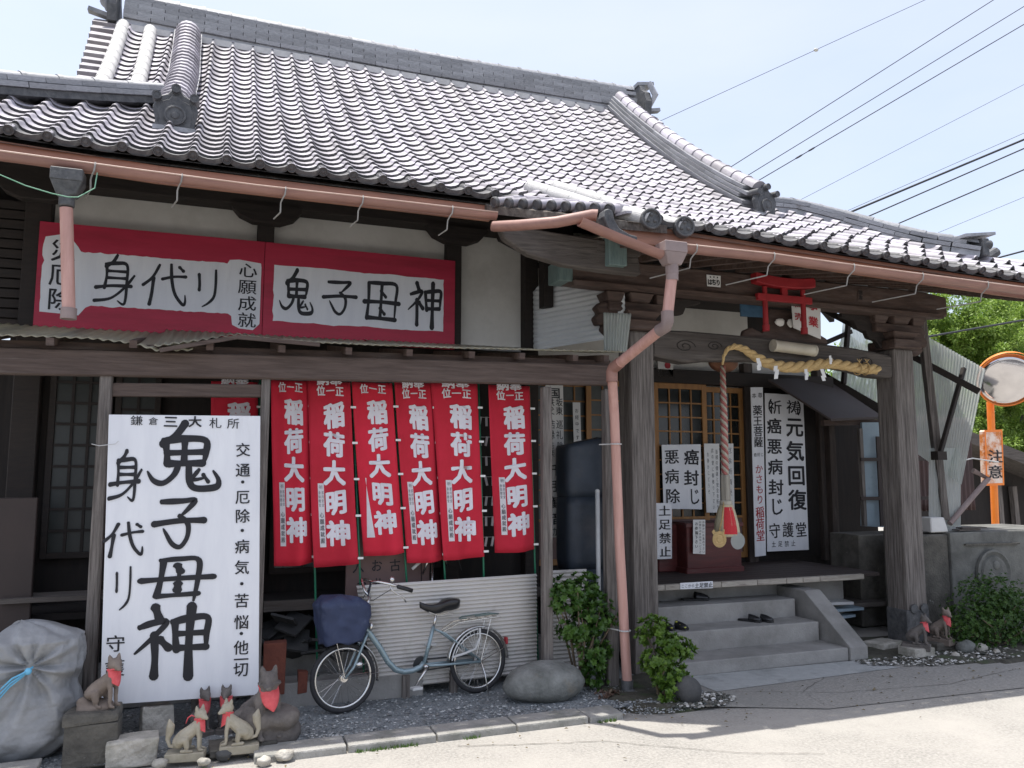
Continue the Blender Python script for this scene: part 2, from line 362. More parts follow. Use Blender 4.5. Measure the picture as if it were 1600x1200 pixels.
# concrete apron before the steps (greyer, with a slab joint) as a sheet over the ground
M_APR = pm('apron_concrete', (.22, .21, .19), (.36, .345, .315), 40, .95, .3, c3=(.24, .235, .215), s3=.8, t3=(.5, .7), fine=80)
M_APR2 = pm('pale_apron_patch', (.36, .37, .36), (.42, .43, .42), 12, .95, .3, c3=(.27, .28, .27), s3=3, fine=80)
o = sheet('pavement', [(3.6, 5.72), (4.6, 5.28), (8.0, 5.15), (8.6, 5.9), (7.1, 6.0), (6.0, 6.48), (4.0, 6.52), (3.9, 5.9)], .004, M_APR)
o = sheet('pavement', [(4.05, 6.0), (6.2, 6.12), (6.0, 6.49), (4.02, 6.52)], .008, M_APR2)
# slab joints
# gravel bed under and before the lean-to
M_GRAV = pm('gravel_bed', (.13, .145, .15), (.30, .32, .33), 70, .95, .8, c3=(.30, .31, .30), s3=40, t3=(.6, .68))
def heightgrid(x0, x1, y0, y1, st, fz):
    mb = MB(); nx = int((x1-x0)/st)+1; ny = int((y1-y0)/st)+1
    for j in range(ny):
        for i in range(nx):
            x = x0+i*st; y = y0+j*st; mb.v.append((x, y, fz(x, y)))
    for j in range(ny-1):
        for i in range(nx-1): mb.f.append((j*nx+i, j*nx+i+1, (j+1)*nx+i+1, (j+1)*nx+i))
    return mb
gv = heightgrid(-1.9, 3.95, 5.86, 7.6, .03, lambda x, y: .012+.012*noise.noise(Vector((x*14, y*14, 0)))+.012*noise.noise(Vector((x*2, y*2, 5))))
tag(gv.build('gravel', M_GRAV, smooth=True), kind='stuff')
def pebbles(name, n, region, zf, r0, r1, mat, seed=1, flat=.6):
    rnd = random.Random(seed); mb = MB(); k = 0
    tmpl = [(1, 0, 0), (-1, 0, 0), (0, 1, 0), (0, -1, 0), (0, 0, 1), (0, 0, -.4), (.6, .6, .5), (-.6, .55, .5), (-.6, -.6, .5), (.6, -.6, .5)]
    fs = [(0, 6, 9), (0, 2, 6), (2, 7, 6), (2, 1, 7), (1, 8, 7), (1, 3, 8), (3, 9, 8), (3, 0, 9), (4, 6, 7), (4, 7, 8), (4, 8, 9), (4, 9, 6)]
    while k < n:
        p = region(rnd)
        if p is None: continue
        k += 1; r = r0+(r1-r0)*rnd.random()**2; a = rnd.random()*6.28; sx = rnd.uniform(.7, 1.3)
        ca, sa = math.cos(a), math.sin(a)
        vs = []
        for x, y, z in tmpl:
            x *= sx; vs.append((p[0]+r*(x*ca-y*sa), p[1]+r*(x*sa+y*ca), zf(*p)+r*flat*z+r*.25))
        mb.add(vs, fs)
    return tag(mb.build(name, mat), kind='stuff')
def rndmat(name, cols, rough=.8):
    m = bpy.data.materials.new(name); m.use_nodes = True; n = m.node_tree.nodes; l = m.node_tree.links
    g = n.new('ShaderNodeNewGeometry'); rp = n.new('ShaderNodeValToRGB'); rp.color_ramp.interpolation = 'CONSTANT'
    rp.color_ramp.elements[0].color = rgb(cols[0]); rp.color_ramp.elements[0].position = 0
    rp.color_ramp.elements[1].color = rgb(cols[1]); rp.color_ramp.elements[1].position = 1/len(cols)
    for i, c in enumerate(cols[2:]):
        e = rp.color_ramp.elements.new((i+2)/len(cols)); e.color = rgb(c)
    l.new(g.outputs['Random Per Island'], rp.inputs[0]); l.new(rp.outputs[0], n['Principled BSDF'].inputs['Base Color'])
    n['Principled BSDF'].inputs['Roughness'].default_value = rough
    return m
M_GP = rndmat('gravel_stones', [(.12, .13, .135), (.20, .215, .22), (.28, .30, .30), (.16, .175, .18), (.45, .46, .45), (.22, .22, .21)])
M_WP = rndmat('white_pebble_mix', [(.50, .49, .45), (.07, .07, .06), (.62, .61, .58), (.13, .12, .10), (.10, .10, .09), (.34, .33, .30), (.05, .055, .045), (.09, .085, .07)])
pebbles('gravel', 13000, lambda r: (r.uniform(-1.2, 3.4), 5.88+1.5*r.random()**1.6), lambda x, y: .012, .004, .015, M_GP, 3)
def ringreg(cx, cy, rx, ry):
    def f(r):
        x, y = r.uniform(-1, 1), r.uniform(-1, 1)
        return (cx+x*rx, cy+y*ry) if x*x+y*y < 1 else None
    return f
M_SOIL = pm('damp_soil', (.035, .032, .024), (.08, .075, .055), 20, .95, .6, c3=(.045, .07, .022), s3=4)
mb = heightgrid(2.95, 4.0, 5.58, 6.7, .04, lambda x, y: .022+.02*noise.noise(Vector((x*5, y*5, 0)))-.05*max(0, ((x-3.5)/.42)**2+(max(0, 6.1-y)/.40)**2-.7))
tag(mb.build('planting_soil', M_SOIL, smooth=True), kind='structure')
pebbles('gravel', 900, ringreg(3.35, 5.80, .55, .20), lambda x, y: .008, .004, .012, M_GP, 15)
pebbles('pebbles', 420, ringreg(3.72, 5.83, .36, .22), lambda x, y: .012, .010, .024, M_WP, 5)
tag(heightgrid(6.05, 9.4, 5.85, 7.3, .06, lambda x, y: (.02+.025*noise.noise(Vector((x*3, y*3, 0))) if y > 6.02+.10*math.sin(x*2.3)+(.35 if x < 6.5 else 0)-(.1*(x-7) if x > 7 else 0) else -.02)).build('planting_soil', M_SOIL, smooth=True), kind='structure')
pebbles('pebbles', 1150, lambda r: (lambda x, y: (x, y) if y > 6.02+.35*max(0, 6.6-x) else None)(r.uniform(5.95, 7.9), 5.95+.5*r.random()**1.4), lambda x, y: .014, .009, .022, M_WP, 6)
# kerb of cast blocks along the gravel
kb = thing('kerb', 'low grey concrete kerb between the gravel bed and the sunlit drive', 'kerb')
def kerbs():
    p0 = Vector((-1.75, 5.76)); xs = [-1.75, -1.2, .28, .88, 1.5, 2.1, 2.68, 2.98]
    for i in range(2, len(xs)-1):
        x0, x1 = xs[i]+.006, xs[i+1]-.006
        f = lambda x: 5.60+.012*(x-.3)+(.03*(x-2.2)**2 if x > 2.2 else 0)
        mb = MB(); zt = .040 if i < 6 else .034
        pts = [(x0, f(x0)), (x1, f(x1)), (x1, f(x1)+.24), (x0, f(x0)+.24)]
        mb.prism(pts, (0, 0, -.03), (1, 0, 0), (0, 1, 0), zt+.03)
        mb.build('kerb_block', M_KERB, kb, bevel=.012, seg=2)
kerbs()
M_MOSS = M_GRASS
mb = MB(); rnd = random.Random(4)
for i in range(1500):
    x = rnd.uniform(-1.3, 2.9); y = 5.585+.012*(x-.3)+rnd.gauss(0, .012)
    if noise.noise(Vector((x*2.2, 0, 7))) < .02: continue
    h_ = rnd.uniform(.006, .022); a = rnd.random()*6.28; dx, dy = math.cos(a)*.006, math.sin(a)*.006
    mb.add([(x-dx, y-dy, -.012), (x+dx, y+dy, -.012), (x+rnd.gauss(0, .01), y+rnd.gauss(0, .01), h_)], [(0, 1, 2)])
tag(mb.build('moss', M_GRASS), kind='stuff')
def rndmat0(): return leafmat('dry_leaves', (.10, .08, .04), (.22, .17, .08), .8, .2)
M_CRK = pm('crack_dirt', (.06, .055, .045), (.11, .10, .085), 30, 1, 0)
def crack(pts, w, seed, z=.009):
    r = random.Random(seed); m = MB(); P = []
    for (a, b) in zip(pts, pts[1:]):
        n = max(2, int(math.dist(a, b)/.05))
        for i in range(n): t = i/n; P.append((a[0]+(b[0]-a[0])*t+r.gauss(0, .006), a[1]+(b[1]-a[1])*t+r.gauss(0, .006)))
    for i, p in enumerate(P): ww = w*(.4+r.random()); m.v += [(p[0], p[1]-ww, z), (p[0], p[1]+ww, z)]
    m.f = [(2*i, 2*i+2, 2*i+3, 2*i+1) for i in range(len(P)-1)]; tag(m.build('pavement_crack', M_CRK), kind='structure')
crack([(4.2, 5.95), (5.0, 5.62), (6.1, 5.5), (7.2, 5.7)], .003, 1); crack([(4.6, 5.3), (4.75, 5.75), (5.3, 6.1)], .0025, 2)
crack([(1.6, 5.45), (2.6, 5.2), (3.3, 4.7), (3.9, 4.45)], .003, 3, .004); crack([(5.9, 6.4), (5.95, 5.9), (6.3, 5.3)], .003, 5)
_r = random.Random(8); mb = MB()
for i in range(170):
    x = _r.uniform(-.5, 8); y = 5.9-abs(_r.gauss(0, .45)); a = _r.random()*6.28; s_ = _r.uniform(.008, .02); c_, d_ = math.cos(a)*s_, math.sin(a)*s_
    if y < 4.4: continue
    mb.add([(x-c_, y-d_, .011), (x+d_*.4, y-c_*.4, .016+s_*.2), (x+c_, y+d_, .012), (x-d_*.4, y+c_*.4, .014)], [(0, 1, 2, 3)])
tag(mb.build('leaf_litter', rndmat0(), None), kind='stuff')
# street behind the viewer, seen only in the traffic mirror
sheet('road', [(-60, -13), (60, -13), (60, .9), (-60, .9)], .006, M_ASPH)
sheet('road_line', [(-60, .2), (60, .2), (60, .38), (-60, .38)], .012, M_WLINE)

# ------------------------------------------------------------------ temple roof
PRY = [4.5, 5.5, 6.15, 6.76, 7.15, 7.64, 8.15, 8.72, 9.32, 9.86, 10.3, 10.9]
PRZ = [3.45, 3.85, 4.13, 4.50, 4.77, 5.12, 5.49, 5.93, 6.43, 6.91, 7.32, 7.9]
_c = np.polyfit(PRY, PRZ, 4)
def H(Y): return float(np.polyval(_c, Y))
def HS(Y): d = 1e-3; return (H(Y+d)-H(Y-d))/(2*d)
_Y = np.linspace(5.2, 10.6, 3000); _Z = np.polyval(_c, _Y)
_s = np.concatenate([[0], np.cumsum(np.hypot(np.diff(_Y), np.diff(_Z)))])
def s_of(Y): return float(np.interp(Y, _Y, _s))
def y_of(s): return float(np.interp(s, _s, _Y))
W = .236
def dz(X, Y):
    a = max(0, min(1, (6.15-Y)/.65))*(.045-.03*(X-3.1))
    b = .035*max(0, -X-.9)**1.4+(.03*max(0, X-7.3)**1.3)
    return a+b
def roofpt(X, Y, off=0):
    th = math.atan(HS(Y)); return Vector((X, Y-math.sin(th)*off, H(Y)+dz(X, Y)+math.cos(th)*off))
def tileM(X, Y, jr=.004):
    th = math.atan(HS(Y)); yv = Vector((0, math.cos(th), math.sin(th))); nv = Vector((0, -math.sin(th), math.cos(th)))
    dzx = (dz(X+.01, Y)-dz(X-.01, Y))/.02; xv = Vector((1, 0, dzx)).normalized()
    M = Matrix.Identity(4)
    for i in range(3): M[i][0], M[i][1], M[i][2] = xv[i], yv[i], nv[i]
    p = roofpt(X, Y)
    M[0][3], M[1][3], M[2][3] = p.x+random.gauss(0, .0015), p.y, p.z+random.uniform(0, .003)
    return M @ Matrix.Rotation(random.gauss(0, jr), 4, 'Z') @ Matrix.Rotation(random.gauss(0, jr*.8), 4, 'Y')
TP = [(-.14, .006), (-.13, .028), (-.09, .046), (-.03, .054), (.03, .052), (.075, .042), (.105, .026), (.17, .012), (.28, .002), (.42, -.004), (.58, -.003), (.76, .008), (.87, .024)]
def tile_geo(e, wide=True, t=.030):
    v = []; f = []; n = len(TP)
    for (y, dzf, lo) in ((0, t, 0), (.012, t+.003, 0), (e+.045, .004, 0), (0, t-.026, 0)):
        for x, z in TP: v.append((x*W, y, z+dzf))
    for i in range(n-1):
        f += [(i, i+1, n+i+1, n+i), (n+i, n+i+1, 2*n+i+1, 2*n+i), (3*n+i, 3*n+i+1, i+1, i)]
    f += [(0, n, 2*n, 3*n), (n-1, 4*n-1, 3*n-1, 2*n-1)]
    return v, f
EXP = (s_of(10.28)-s_of(6.15))/27
EXL = (s_of(6.15)-s_of(5.5))/3
tv, tf = tile_geo(EXP)
def mk(name, v, f, mat, smooth=False, ang=40):
    me = bpy.data.meshes.new(name); me.from_pydata(v, [], f); me.update()
    bm = bmesh.new(); bm.from_mesh(me); bmesh.ops.recalc_face_normals(bm, faces=bm.faces); bm.to_mesh(me); bm.free()
    me.shade_smooth(); me.set_sharp_from_angle(angle=math.radians(ang))
    me.materials.append(mat); return me
ME_TILE = mk('roof_tile', tv, tf, M_TILE)
def shade_front(me, n0=len(tf), nv=len(tv)):  # paints each tile's front edge dark to stand for its shaded gap
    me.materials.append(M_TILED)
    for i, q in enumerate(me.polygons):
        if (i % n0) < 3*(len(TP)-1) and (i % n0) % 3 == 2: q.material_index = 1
shade_front(ME_TILE)
# eave tile: tile with round end disc and curved apron
mb = MB(); mb.add(tv, tf)
ap = []
for x, z in TP[5:]: ap.append((x*W, z))
n_ = len(ap); vs = []
for x, z in ap: vs += [(x, -.004, z+.032), (x, -.004, z-.010), (x, .010, z+.030), (x, .010, z-.010)]
fs = []
for i in range(n_-1):
    a = i*4; b = a+4; fs += [(a, a+1, b+1, b), (a+1, a+3, b+3, b+1), (a+3, a+2, b+2, b+3), (a+2, a, b, b+2)]
fs += [(0, 2, 3, 1), (4*(n_-1), 4*(n_-1)+1, 4*(n_-1)+3, 4*(n_-1)+2)]
mb.add(vs, fs)
RX = Matrix.Rotation(math.pi/2, 3, 'X')
mb.lathe([(.038, -.05), (.038, .020), (.035, .024), (.030, .024), (.027, .016), (.017, .016), (.013, .020), (.004, .021)], (0, 0, .042), RX, 18)
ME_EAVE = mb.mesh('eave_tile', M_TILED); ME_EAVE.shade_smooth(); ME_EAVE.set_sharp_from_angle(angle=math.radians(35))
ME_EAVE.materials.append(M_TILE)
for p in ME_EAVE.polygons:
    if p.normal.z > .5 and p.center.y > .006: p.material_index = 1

temple = thing('temple_hall', 'old wooden temple hall with curved grey tiled roof, white plaster walls and projecting porch', 'temple', (0, 7.6, 0))
def tparent(name, label=None):
    return None
# roof deck (boards under the tiles) is the part that carries the tiles
HIPL = [(-3.2, 6.2), (-1.80, 7.18), (-1.37, 7.45), (-.95, 7.75), (-.62, 7.95)]
HIPR = [(5.35, 7.1), (6.0, 7.16), (6.45, 6.93), (6.75, 6.60), (7.0, 6.32), (7.25, 6.12), (7.5, 6.08), (8.0, 6.12), (9.2, 6.12)]
def ip(tab, x): return float(np.interp(x, [a for a, b in tab], [b for a, b in tab]))
SIDE = [(2.0, 6.15), (2.08, 6.12), (2.9, 5.5), (2.98, 5.3)]
def inside(X, Y):
    if X < -3.1 or X > 8.75 or Y > 10.35: return False
    if X < -.62:
        if Y < ip(HIPL, X)+.05: return True if Y > 6.1 else False
        return X > -1.36 and Y > ip(HIPL, X)+.15
    if X > 5.3:
        if Y < ip(HIPR, X): return True
        return X < 5.95 and Y > 7.0
    if Y < 6.12: return X > 3.12
    return True
deck = MB(); xs = np.arange(-3.2, 8.9, .2); ysd = [5.48, 5.7, 5.9, 6.13]+list(np.arange(6.4, 10.5, .35))
for k, off in enumerate((-.012, -.055)):
    for y in ysd:
        for x in xs: deck.v.append(tuple(roofpt(float(x), float(y), off)))
nx = len(xs); ny = len(ysd)
def dk(i, j): 
    X = xs[i]+.1; Y = (ysd[j]+ysd[j+1])/2
    if Y < 6.13: return X > 2.95
    if X < -.62 and Y > ip(HIPL, X): return X > -1.45
    if X > 5.4 and Y > ip(HIPR, X)-.1: return X < 5.9
    return True
for i in range(nx-1):
    for j in range(ny-1):
        if dk(i, j):
            for k, fl in ((0, 0), (1, 1)):
                b = k*nx*ny; q = (b+j*nx+i, b+j*nx+i+1, b+(j+1)*nx+i+1, b+(j+1)*nx+i); deck.f.append(q[::-1] if fl else q)
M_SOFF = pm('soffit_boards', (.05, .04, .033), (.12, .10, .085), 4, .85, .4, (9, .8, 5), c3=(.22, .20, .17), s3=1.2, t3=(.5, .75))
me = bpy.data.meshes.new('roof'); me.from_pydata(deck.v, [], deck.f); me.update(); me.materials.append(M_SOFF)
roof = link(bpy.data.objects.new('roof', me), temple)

tiles = []; eaves = []
k0 = int((-3.1+1.45)/W)-1
for k in range(k0, 62):
    X = -1.45+W*k
    if X > 8.7: break
    for r in range(-3, 27):
        s = s_of(6.15)+(r*EXP if r >= 0 else r*EXL); Y = y_of(s)
        if not inside(X+.3*W, Y+.06): continue
        first = (r == -3) or (r == 0 and X < 2.1)
        (eaves if first else tiles).append((X, Y, r))
tiles.sort(key=lambda t: (Vector((t[0], t[1], H(t[1])))-EYE).length)
for X, Y, r in eaves: inst('eave_tile', ME_EAVE, roof, tileM(X, Y, .002))
for X, Y, r in tiles[:290]: inst('roof_tile', ME_TILE, roof, tileM(X, Y))
M_TILEF = pm('roof_tile_grey_field', (.31, .292, .322), (.46, .435, .47), 9, .55, .05, c3=(.17, .16, .15), s3=1.1, t3=(.48, .82), spec=.4, pos=(1.6, .6, .6))
# per-tile tone in the joined field
_n = M_TILEF.node_tree; _b = _n.nodes['Principled BSDF']; _g = _n.nodes.new('ShaderNodeNewGeometry'); _h = _n.nodes.new('ShaderNodeHueSaturation')
_m = _n.nodes.new('ShaderNodeMapRange'); _m.inputs['To Min'].default_value = .72; _m.inputs['To Max'].default_value = 1.28
_src = _b.inputs['Base Color'].links[0].from_socket
_n.links.new(_g.outputs['Random Per Island'], _m.inputs['Value']); _n.links.new(_m.outputs[0], _h.inputs['Value']); _n.links.new(_src, _h.inputs['Color']); _n.links.new(_h.outputs[0], _b.inputs['Base Color'])
V = np.array(tv); V4 = np.c_[V, np.ones(len(V))]; allv = []; allf = []
for i, (X, Y, r) in enumerate(tiles[290:]):
    M = np.array(tileM(X, Y)); allv.append((V4 @ M.T)[:, :3]); b = i*len(V); allf += [tuple(b+q for q in f) for f in tf]
mef = mk('roof_tile_field', np.concatenate(allv).tolist(), allf, M_TILEF)
shade_front(mef); tag(inst('roof_tile_field', mef, roof, None), kind='stuff')

# ---- ridges: stacked flat courses and a rounded cap, every tile its own piece
def cap_mesh(name, mat, n=7):
    mb = MB(); prof = [(math.cos(math.pi*i/n), math.sin(math.pi*i/n)) for i in range(n+1)]
    v = []
    for y, s in ((0, 1.06), (.13, 1.06), (.13, .98), (1.06, .93)):
        for x, z in prof: v.append((x*s, y, z*s))
    m = n+1
    for j in range(3):
        for i in range(n): mb.f.append((j*m+i, j*m+i+1, (j+1)*m+i+1, (j+1)*m+i))
    mb.v = v; mb.f.append(tuple(range(m))); mb.f.append(tuple(range(3*m, 4*m))[::-1])
    return mk(name, mb.v, mb.f, mat)
ME_CAP = cap_mesh('ridge_cap_tile', M_RIDGE); ME_CAPW = cap_mesh('bright_cap_tile', M_TILE)
mb = MB(); mb.add([(-.5, 0, -.5), (.5, 0, -.5), (.5, 1, -.5), (-.5, 1, -.5), (-.53, 0, .5), (.53, 0, .5), (.53, 1, .5), (-.53, 1, .5)], [(0, 3, 2, 1), (4, 5, 6, 7), (0, 1, 5, 4), (1, 2, 6, 5), (2, 3, 7, 6), (3, 0, 4, 7)])
ME_NOSHI = mb.mesh('ridge_course_tile', M_RIDGE)
def resample(pts, step):
    pts = [Vector(p) for p in pts]; out = [pts[0]]; acc = 0; L = [0]
    for a, b in zip(pts, pts[1:]): L.append(L[-1]+(b-a).length)
    n = max(1, round(L[-1]/step)); 
    res = []
    for i in range(n+1):
        t = L[-1]*i/n
        for j in range(len(L)-1):
            if t <= L[j+1]+1e-9:
                u = (t-L[j])/(L[j+1]-L[j]); res.append(pts[j].lerp(pts[j+1], u)); break
    return res
def frameM(a, b, sx, sz, up=Vector((0, 0, 1)), o=Vector((0, 0, 0))):
    y = (b-a); L = y.length; y.normalize(); x = y.cross(up).normalized(); z = x.cross(y)
    p = a+z*o.z+x*o.x
    M = Matrix.Identity(4)
    for i in range(3): M[i][0] = x[i]*sx; M[i][1] = y[i]*L; M[i][2] = z[i]*sz; M[i][3] = p[i]
    return M
def ridge(pts, width, courses, ch, capr, step, bed=.03, capme=None, label=None, knobs=False, base_mat=None):
    """courses of flat tiles under a round cap, following pts (base line)"""
    rg = MB(); P = resample(pts, step)
    for a, b in zip(P, P[1:]): rg.beam(a+Vector((0, 0, bed*.5-.02)), b+Vector((0, 0, bed*.5-.02)), width*.86, bed+.04)
    base = rg.build('ridge', base_mat or M_RIDGE, temple)
    if label: base['label'] = label
    for c in range(courses):
        wd_ = width*(1-.07*c); z0 = bed+ch*(c+.5)
        sh = .5*step if c % 2 else 0
        for i, (a, b) in enumerate(zip(P, P[1:])):
            d = (b-a)
            a2 = a+d*(sh/step if c % 2 else 0); b2 = (b+(P[i+2]-b)*.5 if i+2 < len(P) else b) if c % 2 else b
            g = (b2-a2)*.012
            M = frameM(a2+g, b2-g, wd_*random.uniform(.985, 1.015), ch*.80, o=Vector((0, 0, z0+random.uniform(-.002, .002))))
            inst('ridge_course_tile', ME_NOSHI, base, M)
    z1 = bed+ch*courses
    for i, (a, b) in enumerate(zip(P, P[1:])):
        M = frameM(a, b, capr, capr*.95, o=Vector((0, 0, z1)))
        inst('ridge_cap_tile', capme or ME_CAP, base, M @ Matrix.Rotation(random.gauss(0, .01), 4, 'Y'))
    return base, P, z1
TOPY = 10.3
def rz_(x): return 7.20+.030*abs(x-2.3)**1.3*.35
main_pts = [(x, TOPY, rz_(x)+.02) for x in np.linspace(5.72, -1.3, 15)]
mainr, _, _ = ridge(main_pts, (.42), 6, .056, .105, .31, bed=.04, label='tall main ridge of grey tile courses')
# mortar strip and arched tiles under the ridge
mb = MB(); mb.beam((-1.35, TOPY-.16, 7.20), (5.7, TOPY-.16, 7.20), .10, .08)
mb.build('ridge_mortar', M_PLAST, temple)
XKL, XKR = -.50, 5.35
kl = [tuple(roofpt(XKL-.04*max(0, (Y-8.6)), Y, .03)) for Y in np.linspace(7.38, 10.12, 12)]
ridge(kl, .29, 1, .05, .140, .145, bed=.05, capme=ME_CAPW, label='left descending ridge of bright round cap tiles')
kr = [tuple(roofpt(XKR, Y, .03)) for Y in np.linspace(7.02, 10.16, 14)]
ridge(kr, .30, 4, .046, .085, .24, bed=.05, capme=ME_CAPW, label='right descending ridge with four tile courses')
hl = [tuple(roofpt(x, y+.02, .02)) for x, y in [(-.62, 7.80), (-.95, 7.66), (-1.37, 7.42), (-1.80, 7.14), (-2.4, 6.75), (-3.1, 6.3)]]
hl = [(a, b, c+.045+.03*max(0, -a-1)) for a, b, c in hl][::-1]
ridge(hl, .26, 2, .052, .07, .30, bed=.02, label='left corner ridge curving up to the gable', base_mat=M_ONI)  # dark base colour stands for the shaded gap beneath this ridge
hr = [tuple(roofpt(x, y, .02)) for x, y in [(5.5, 7.10), (6.05, 7.18), (6.45, 6.95), (6.75, 6.62), (7.0, 6.34), (7.25, 6.12), (7.42, 6.02)]]
hr = [(a, b, c+(.12*max(0, a-7.0))) for a, b, c in hr][::-1]
hrb, hrP, hrz = ridge(hr, .22, 2, .05, .06, .27, bed=.02, label='right corner ridge running down to the porch corner')
# white rolls beside the gables and on the porch corner
def roll(pts, r, name='verge_roll', mat=None, lab=None):
    P = resample(pts, .28); base = MB()
    base.tube(P, r*.95, 10); o = base.build(name, mat or M_PLAST, temple, angle=50)
    for a, b in zip(P, P[1:]):
        M = frameM(a, b, r*1.02, r*1.02); inst('roll_tile', ME_CAPR, o, M)
    return o
def capround():
    mb = MB(); v = []
    n = 12
    for y, s in ((0, 1.03), (.08, 1.03), (.08, 1.0), (1.02, .985)):
        for i in range(n): a = 2*math.pi*i/n; v.append((math.cos(a)*s, y, math.sin(a)*s))
    for j in range(3):
        for i in range(n): mb.f.append((j*n+i, j*n+(i+1) % n, (j+1)*n+(i+1) % n, (j+1)*n+i))
    return mk('roll_tile', v, mb.f, M_PLAST)
ME_CAPR = capround()
for X in (-1.20, -.90):
    roll([tuple(roofpt(X-.05*(Y-8.4), Y, .06)) for Y in np.linspace(8.0, 10.12, 9)], .072)
roll([tuple(roofpt(5.62, Y, .06)) for Y in np.linspace(7.4, 10.1, 9)], .07)
# verge tiles on the left gable: thick tile ends stepping down the edge
mb = MB(); mb.add([(0, 0, -.06), (.26, 0, -.02), (.26, .2, -.02), (0, .2, -.06), (0, 0, .03), (.26, 0, .045), (.26, .2, .02), (0, .2, .01)], [(0, 3, 2, 1), (4, 5, 6, 7), (0, 1, 5, 4), (1, 2, 6, 5), (2, 3, 7, 6), (3, 0, 4, 7)])
ME_VERGE = mb.mesh('verge_tile', M_TILE)
for i in range(10):
    Y = 10.1-i*.205; inst('verge_tile', ME_VERGE, roof, tileM(-1.62+.02*i, Y, .01) @ Matrix.Translation((0, 0, .015)))
for i in range(14):
    Y = 10.1-i*.205; inst('verge_tile', ME_VERGE, roof, tileM(5.72, Y, .01) @ Matrix.Translation((0, 0, .015)))

# the other three slopes, seen only by the sun and from the side
mb = MB(); zr = H(10.3)-.05
P8 = dict(rl=(-1.3, 10.3, zr), rr=(5.7, 10.3, zr), fr=(5.45, 7.15, H(7.15)-.05), cr=(8.3, 6.3, 4.08), cl=(-3.3, 6.25, 4.05), fl=(-.62, 7.9, H(7.9)-.05), br=(8.4, 14.4, 4.7), bl=(-3.3, 14.4, 4.1), gr=(5.75, 13.2, 5.6), gl=(-1.3, 13.2, 5.2))
K8 = list(P8); mb.v = [P8[k] for k in K8]
for f in (('fr', 'cr', 'br', 'gr'), ('cl', 'fl', 'gl', 'bl'), ('rl', 'rr', 'gr', 'gl'), ('gl', 'gr', 'br', 'bl'), ('rr', 'fr', 'gr'), ('rl', 'gl', 'fl')): mb.f.append(tuple(K8.index(q) for q in f))
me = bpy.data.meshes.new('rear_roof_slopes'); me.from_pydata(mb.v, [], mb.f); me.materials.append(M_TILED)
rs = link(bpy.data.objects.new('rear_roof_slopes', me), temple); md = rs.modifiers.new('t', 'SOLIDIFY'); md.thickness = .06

# ogre-face end tiles
def onigawara(loc, s, rz=0, name='ogre_tile'):
    R = Matrix.Rotation(rz, 3, 'Z'); mb = MB(); L = Vector(loc)
    def T(p): return tuple(L+R @ Vector(p)*s)
    poly = [(-.5, 0), (.5, 0), (.46, .28), (.54, .62), (.42, .9), (.2, 1.0), (.1, 1.14), (-.1, 1.14), (-.2, 1.0), (-.42, .9), (-.54, .62), (-.46, .28)]
    mb.prism([(x*s, z*s) for x, z in poly], T((0, .1, 0)), R @ Vector((1, 0, 0)), (0, 0, 1), .2*s)
    body = mb.build(name, M_ONI, temple, bevel=.012)
    mb = MB(); mb.prism([(x*s*.8, z*s*.8+.05*s) for x, z in poly], T((0, -.08, 0)), R @ Vector((1, 0, 0)), (0, 0, 1), .04*s); mb.build('ogre_panel', M_ONI, body, bevel=.006)
    RR = R @ Matrix.Rotation(math.pi/2, 3, 'X')
    fb = MB(); fb.lathe([(.26*s, 0), (.26*s, .07*s), (.22*s, .08*s), (.19*s, .05*s), (.11*s, .06*s), (.09*s, .09*s), (.03*s, .1*s)], T((0, -.11, .42)), RR, 16)
    fb.build('crest_boss', M_ONI, body, angle=35)
    for x, z in ((-.44, .86), (.44, .9), (0, 1.1)):
        sb = MB(); sb.tube([T((x, .2, z+.05)), T((x, -.22, z))], .115*s, 12); sb.lathe([(.115*s, 0), (.115*s, .03*s), (.08*s, .03*s), (.07*s, .015*s), (.02*s, .02*s)], T((x, -.22, z)), RR, 12)
        sb.build('round_crown_tile', M_ONI, body, angle=40)
    lb = MB(); lb.box(T((0, -.02, .06)), (1.02*s, .3*s, .12*s), R); lb.build('foot_tile', M_RIDGE, body)
    return body
p = roofpt(-.47, 7.17, .0); onigawara((p.x, p.y, p.z-.02), .34)
p = roofpt(5.40, 6.86, .0); onigawara((p.x, p.y, p.z-.0), .30, .15)
# end of the corner ridge: flared cap and knob
e = Vector(hr[0]); mb = MB(); mb.box((e.x+.02, e.y-.02, e.z+.07), (.09, .17, .19)); mb.tube([(e.x-.02, e.y-.05, e.z+.10), (e.x+.10, e.y-.09, e.z+.10)], .05, 10)
mb.build('corner_end_tile', M_ONI, temple, bevel=.008)
mb = MB(); mb.beam((e.x-.22, e.y, e.z+.18), (e.x+.17, e.y-.03, e.z+.23), .15, .03); mb.build('corner_end_cap', M_RIDGE, temple)
mb = MB(); a = roofpt(8.0, 6.45, .1); mb.tube([(7.75, 6.28, 4.20), (7.87, 6.25, 4.22), (7.98, 6.22, 4.29)], [.05, .06, .055], 8); mb.build('corner_horn_tile', M_ONI, temple, angle=40)
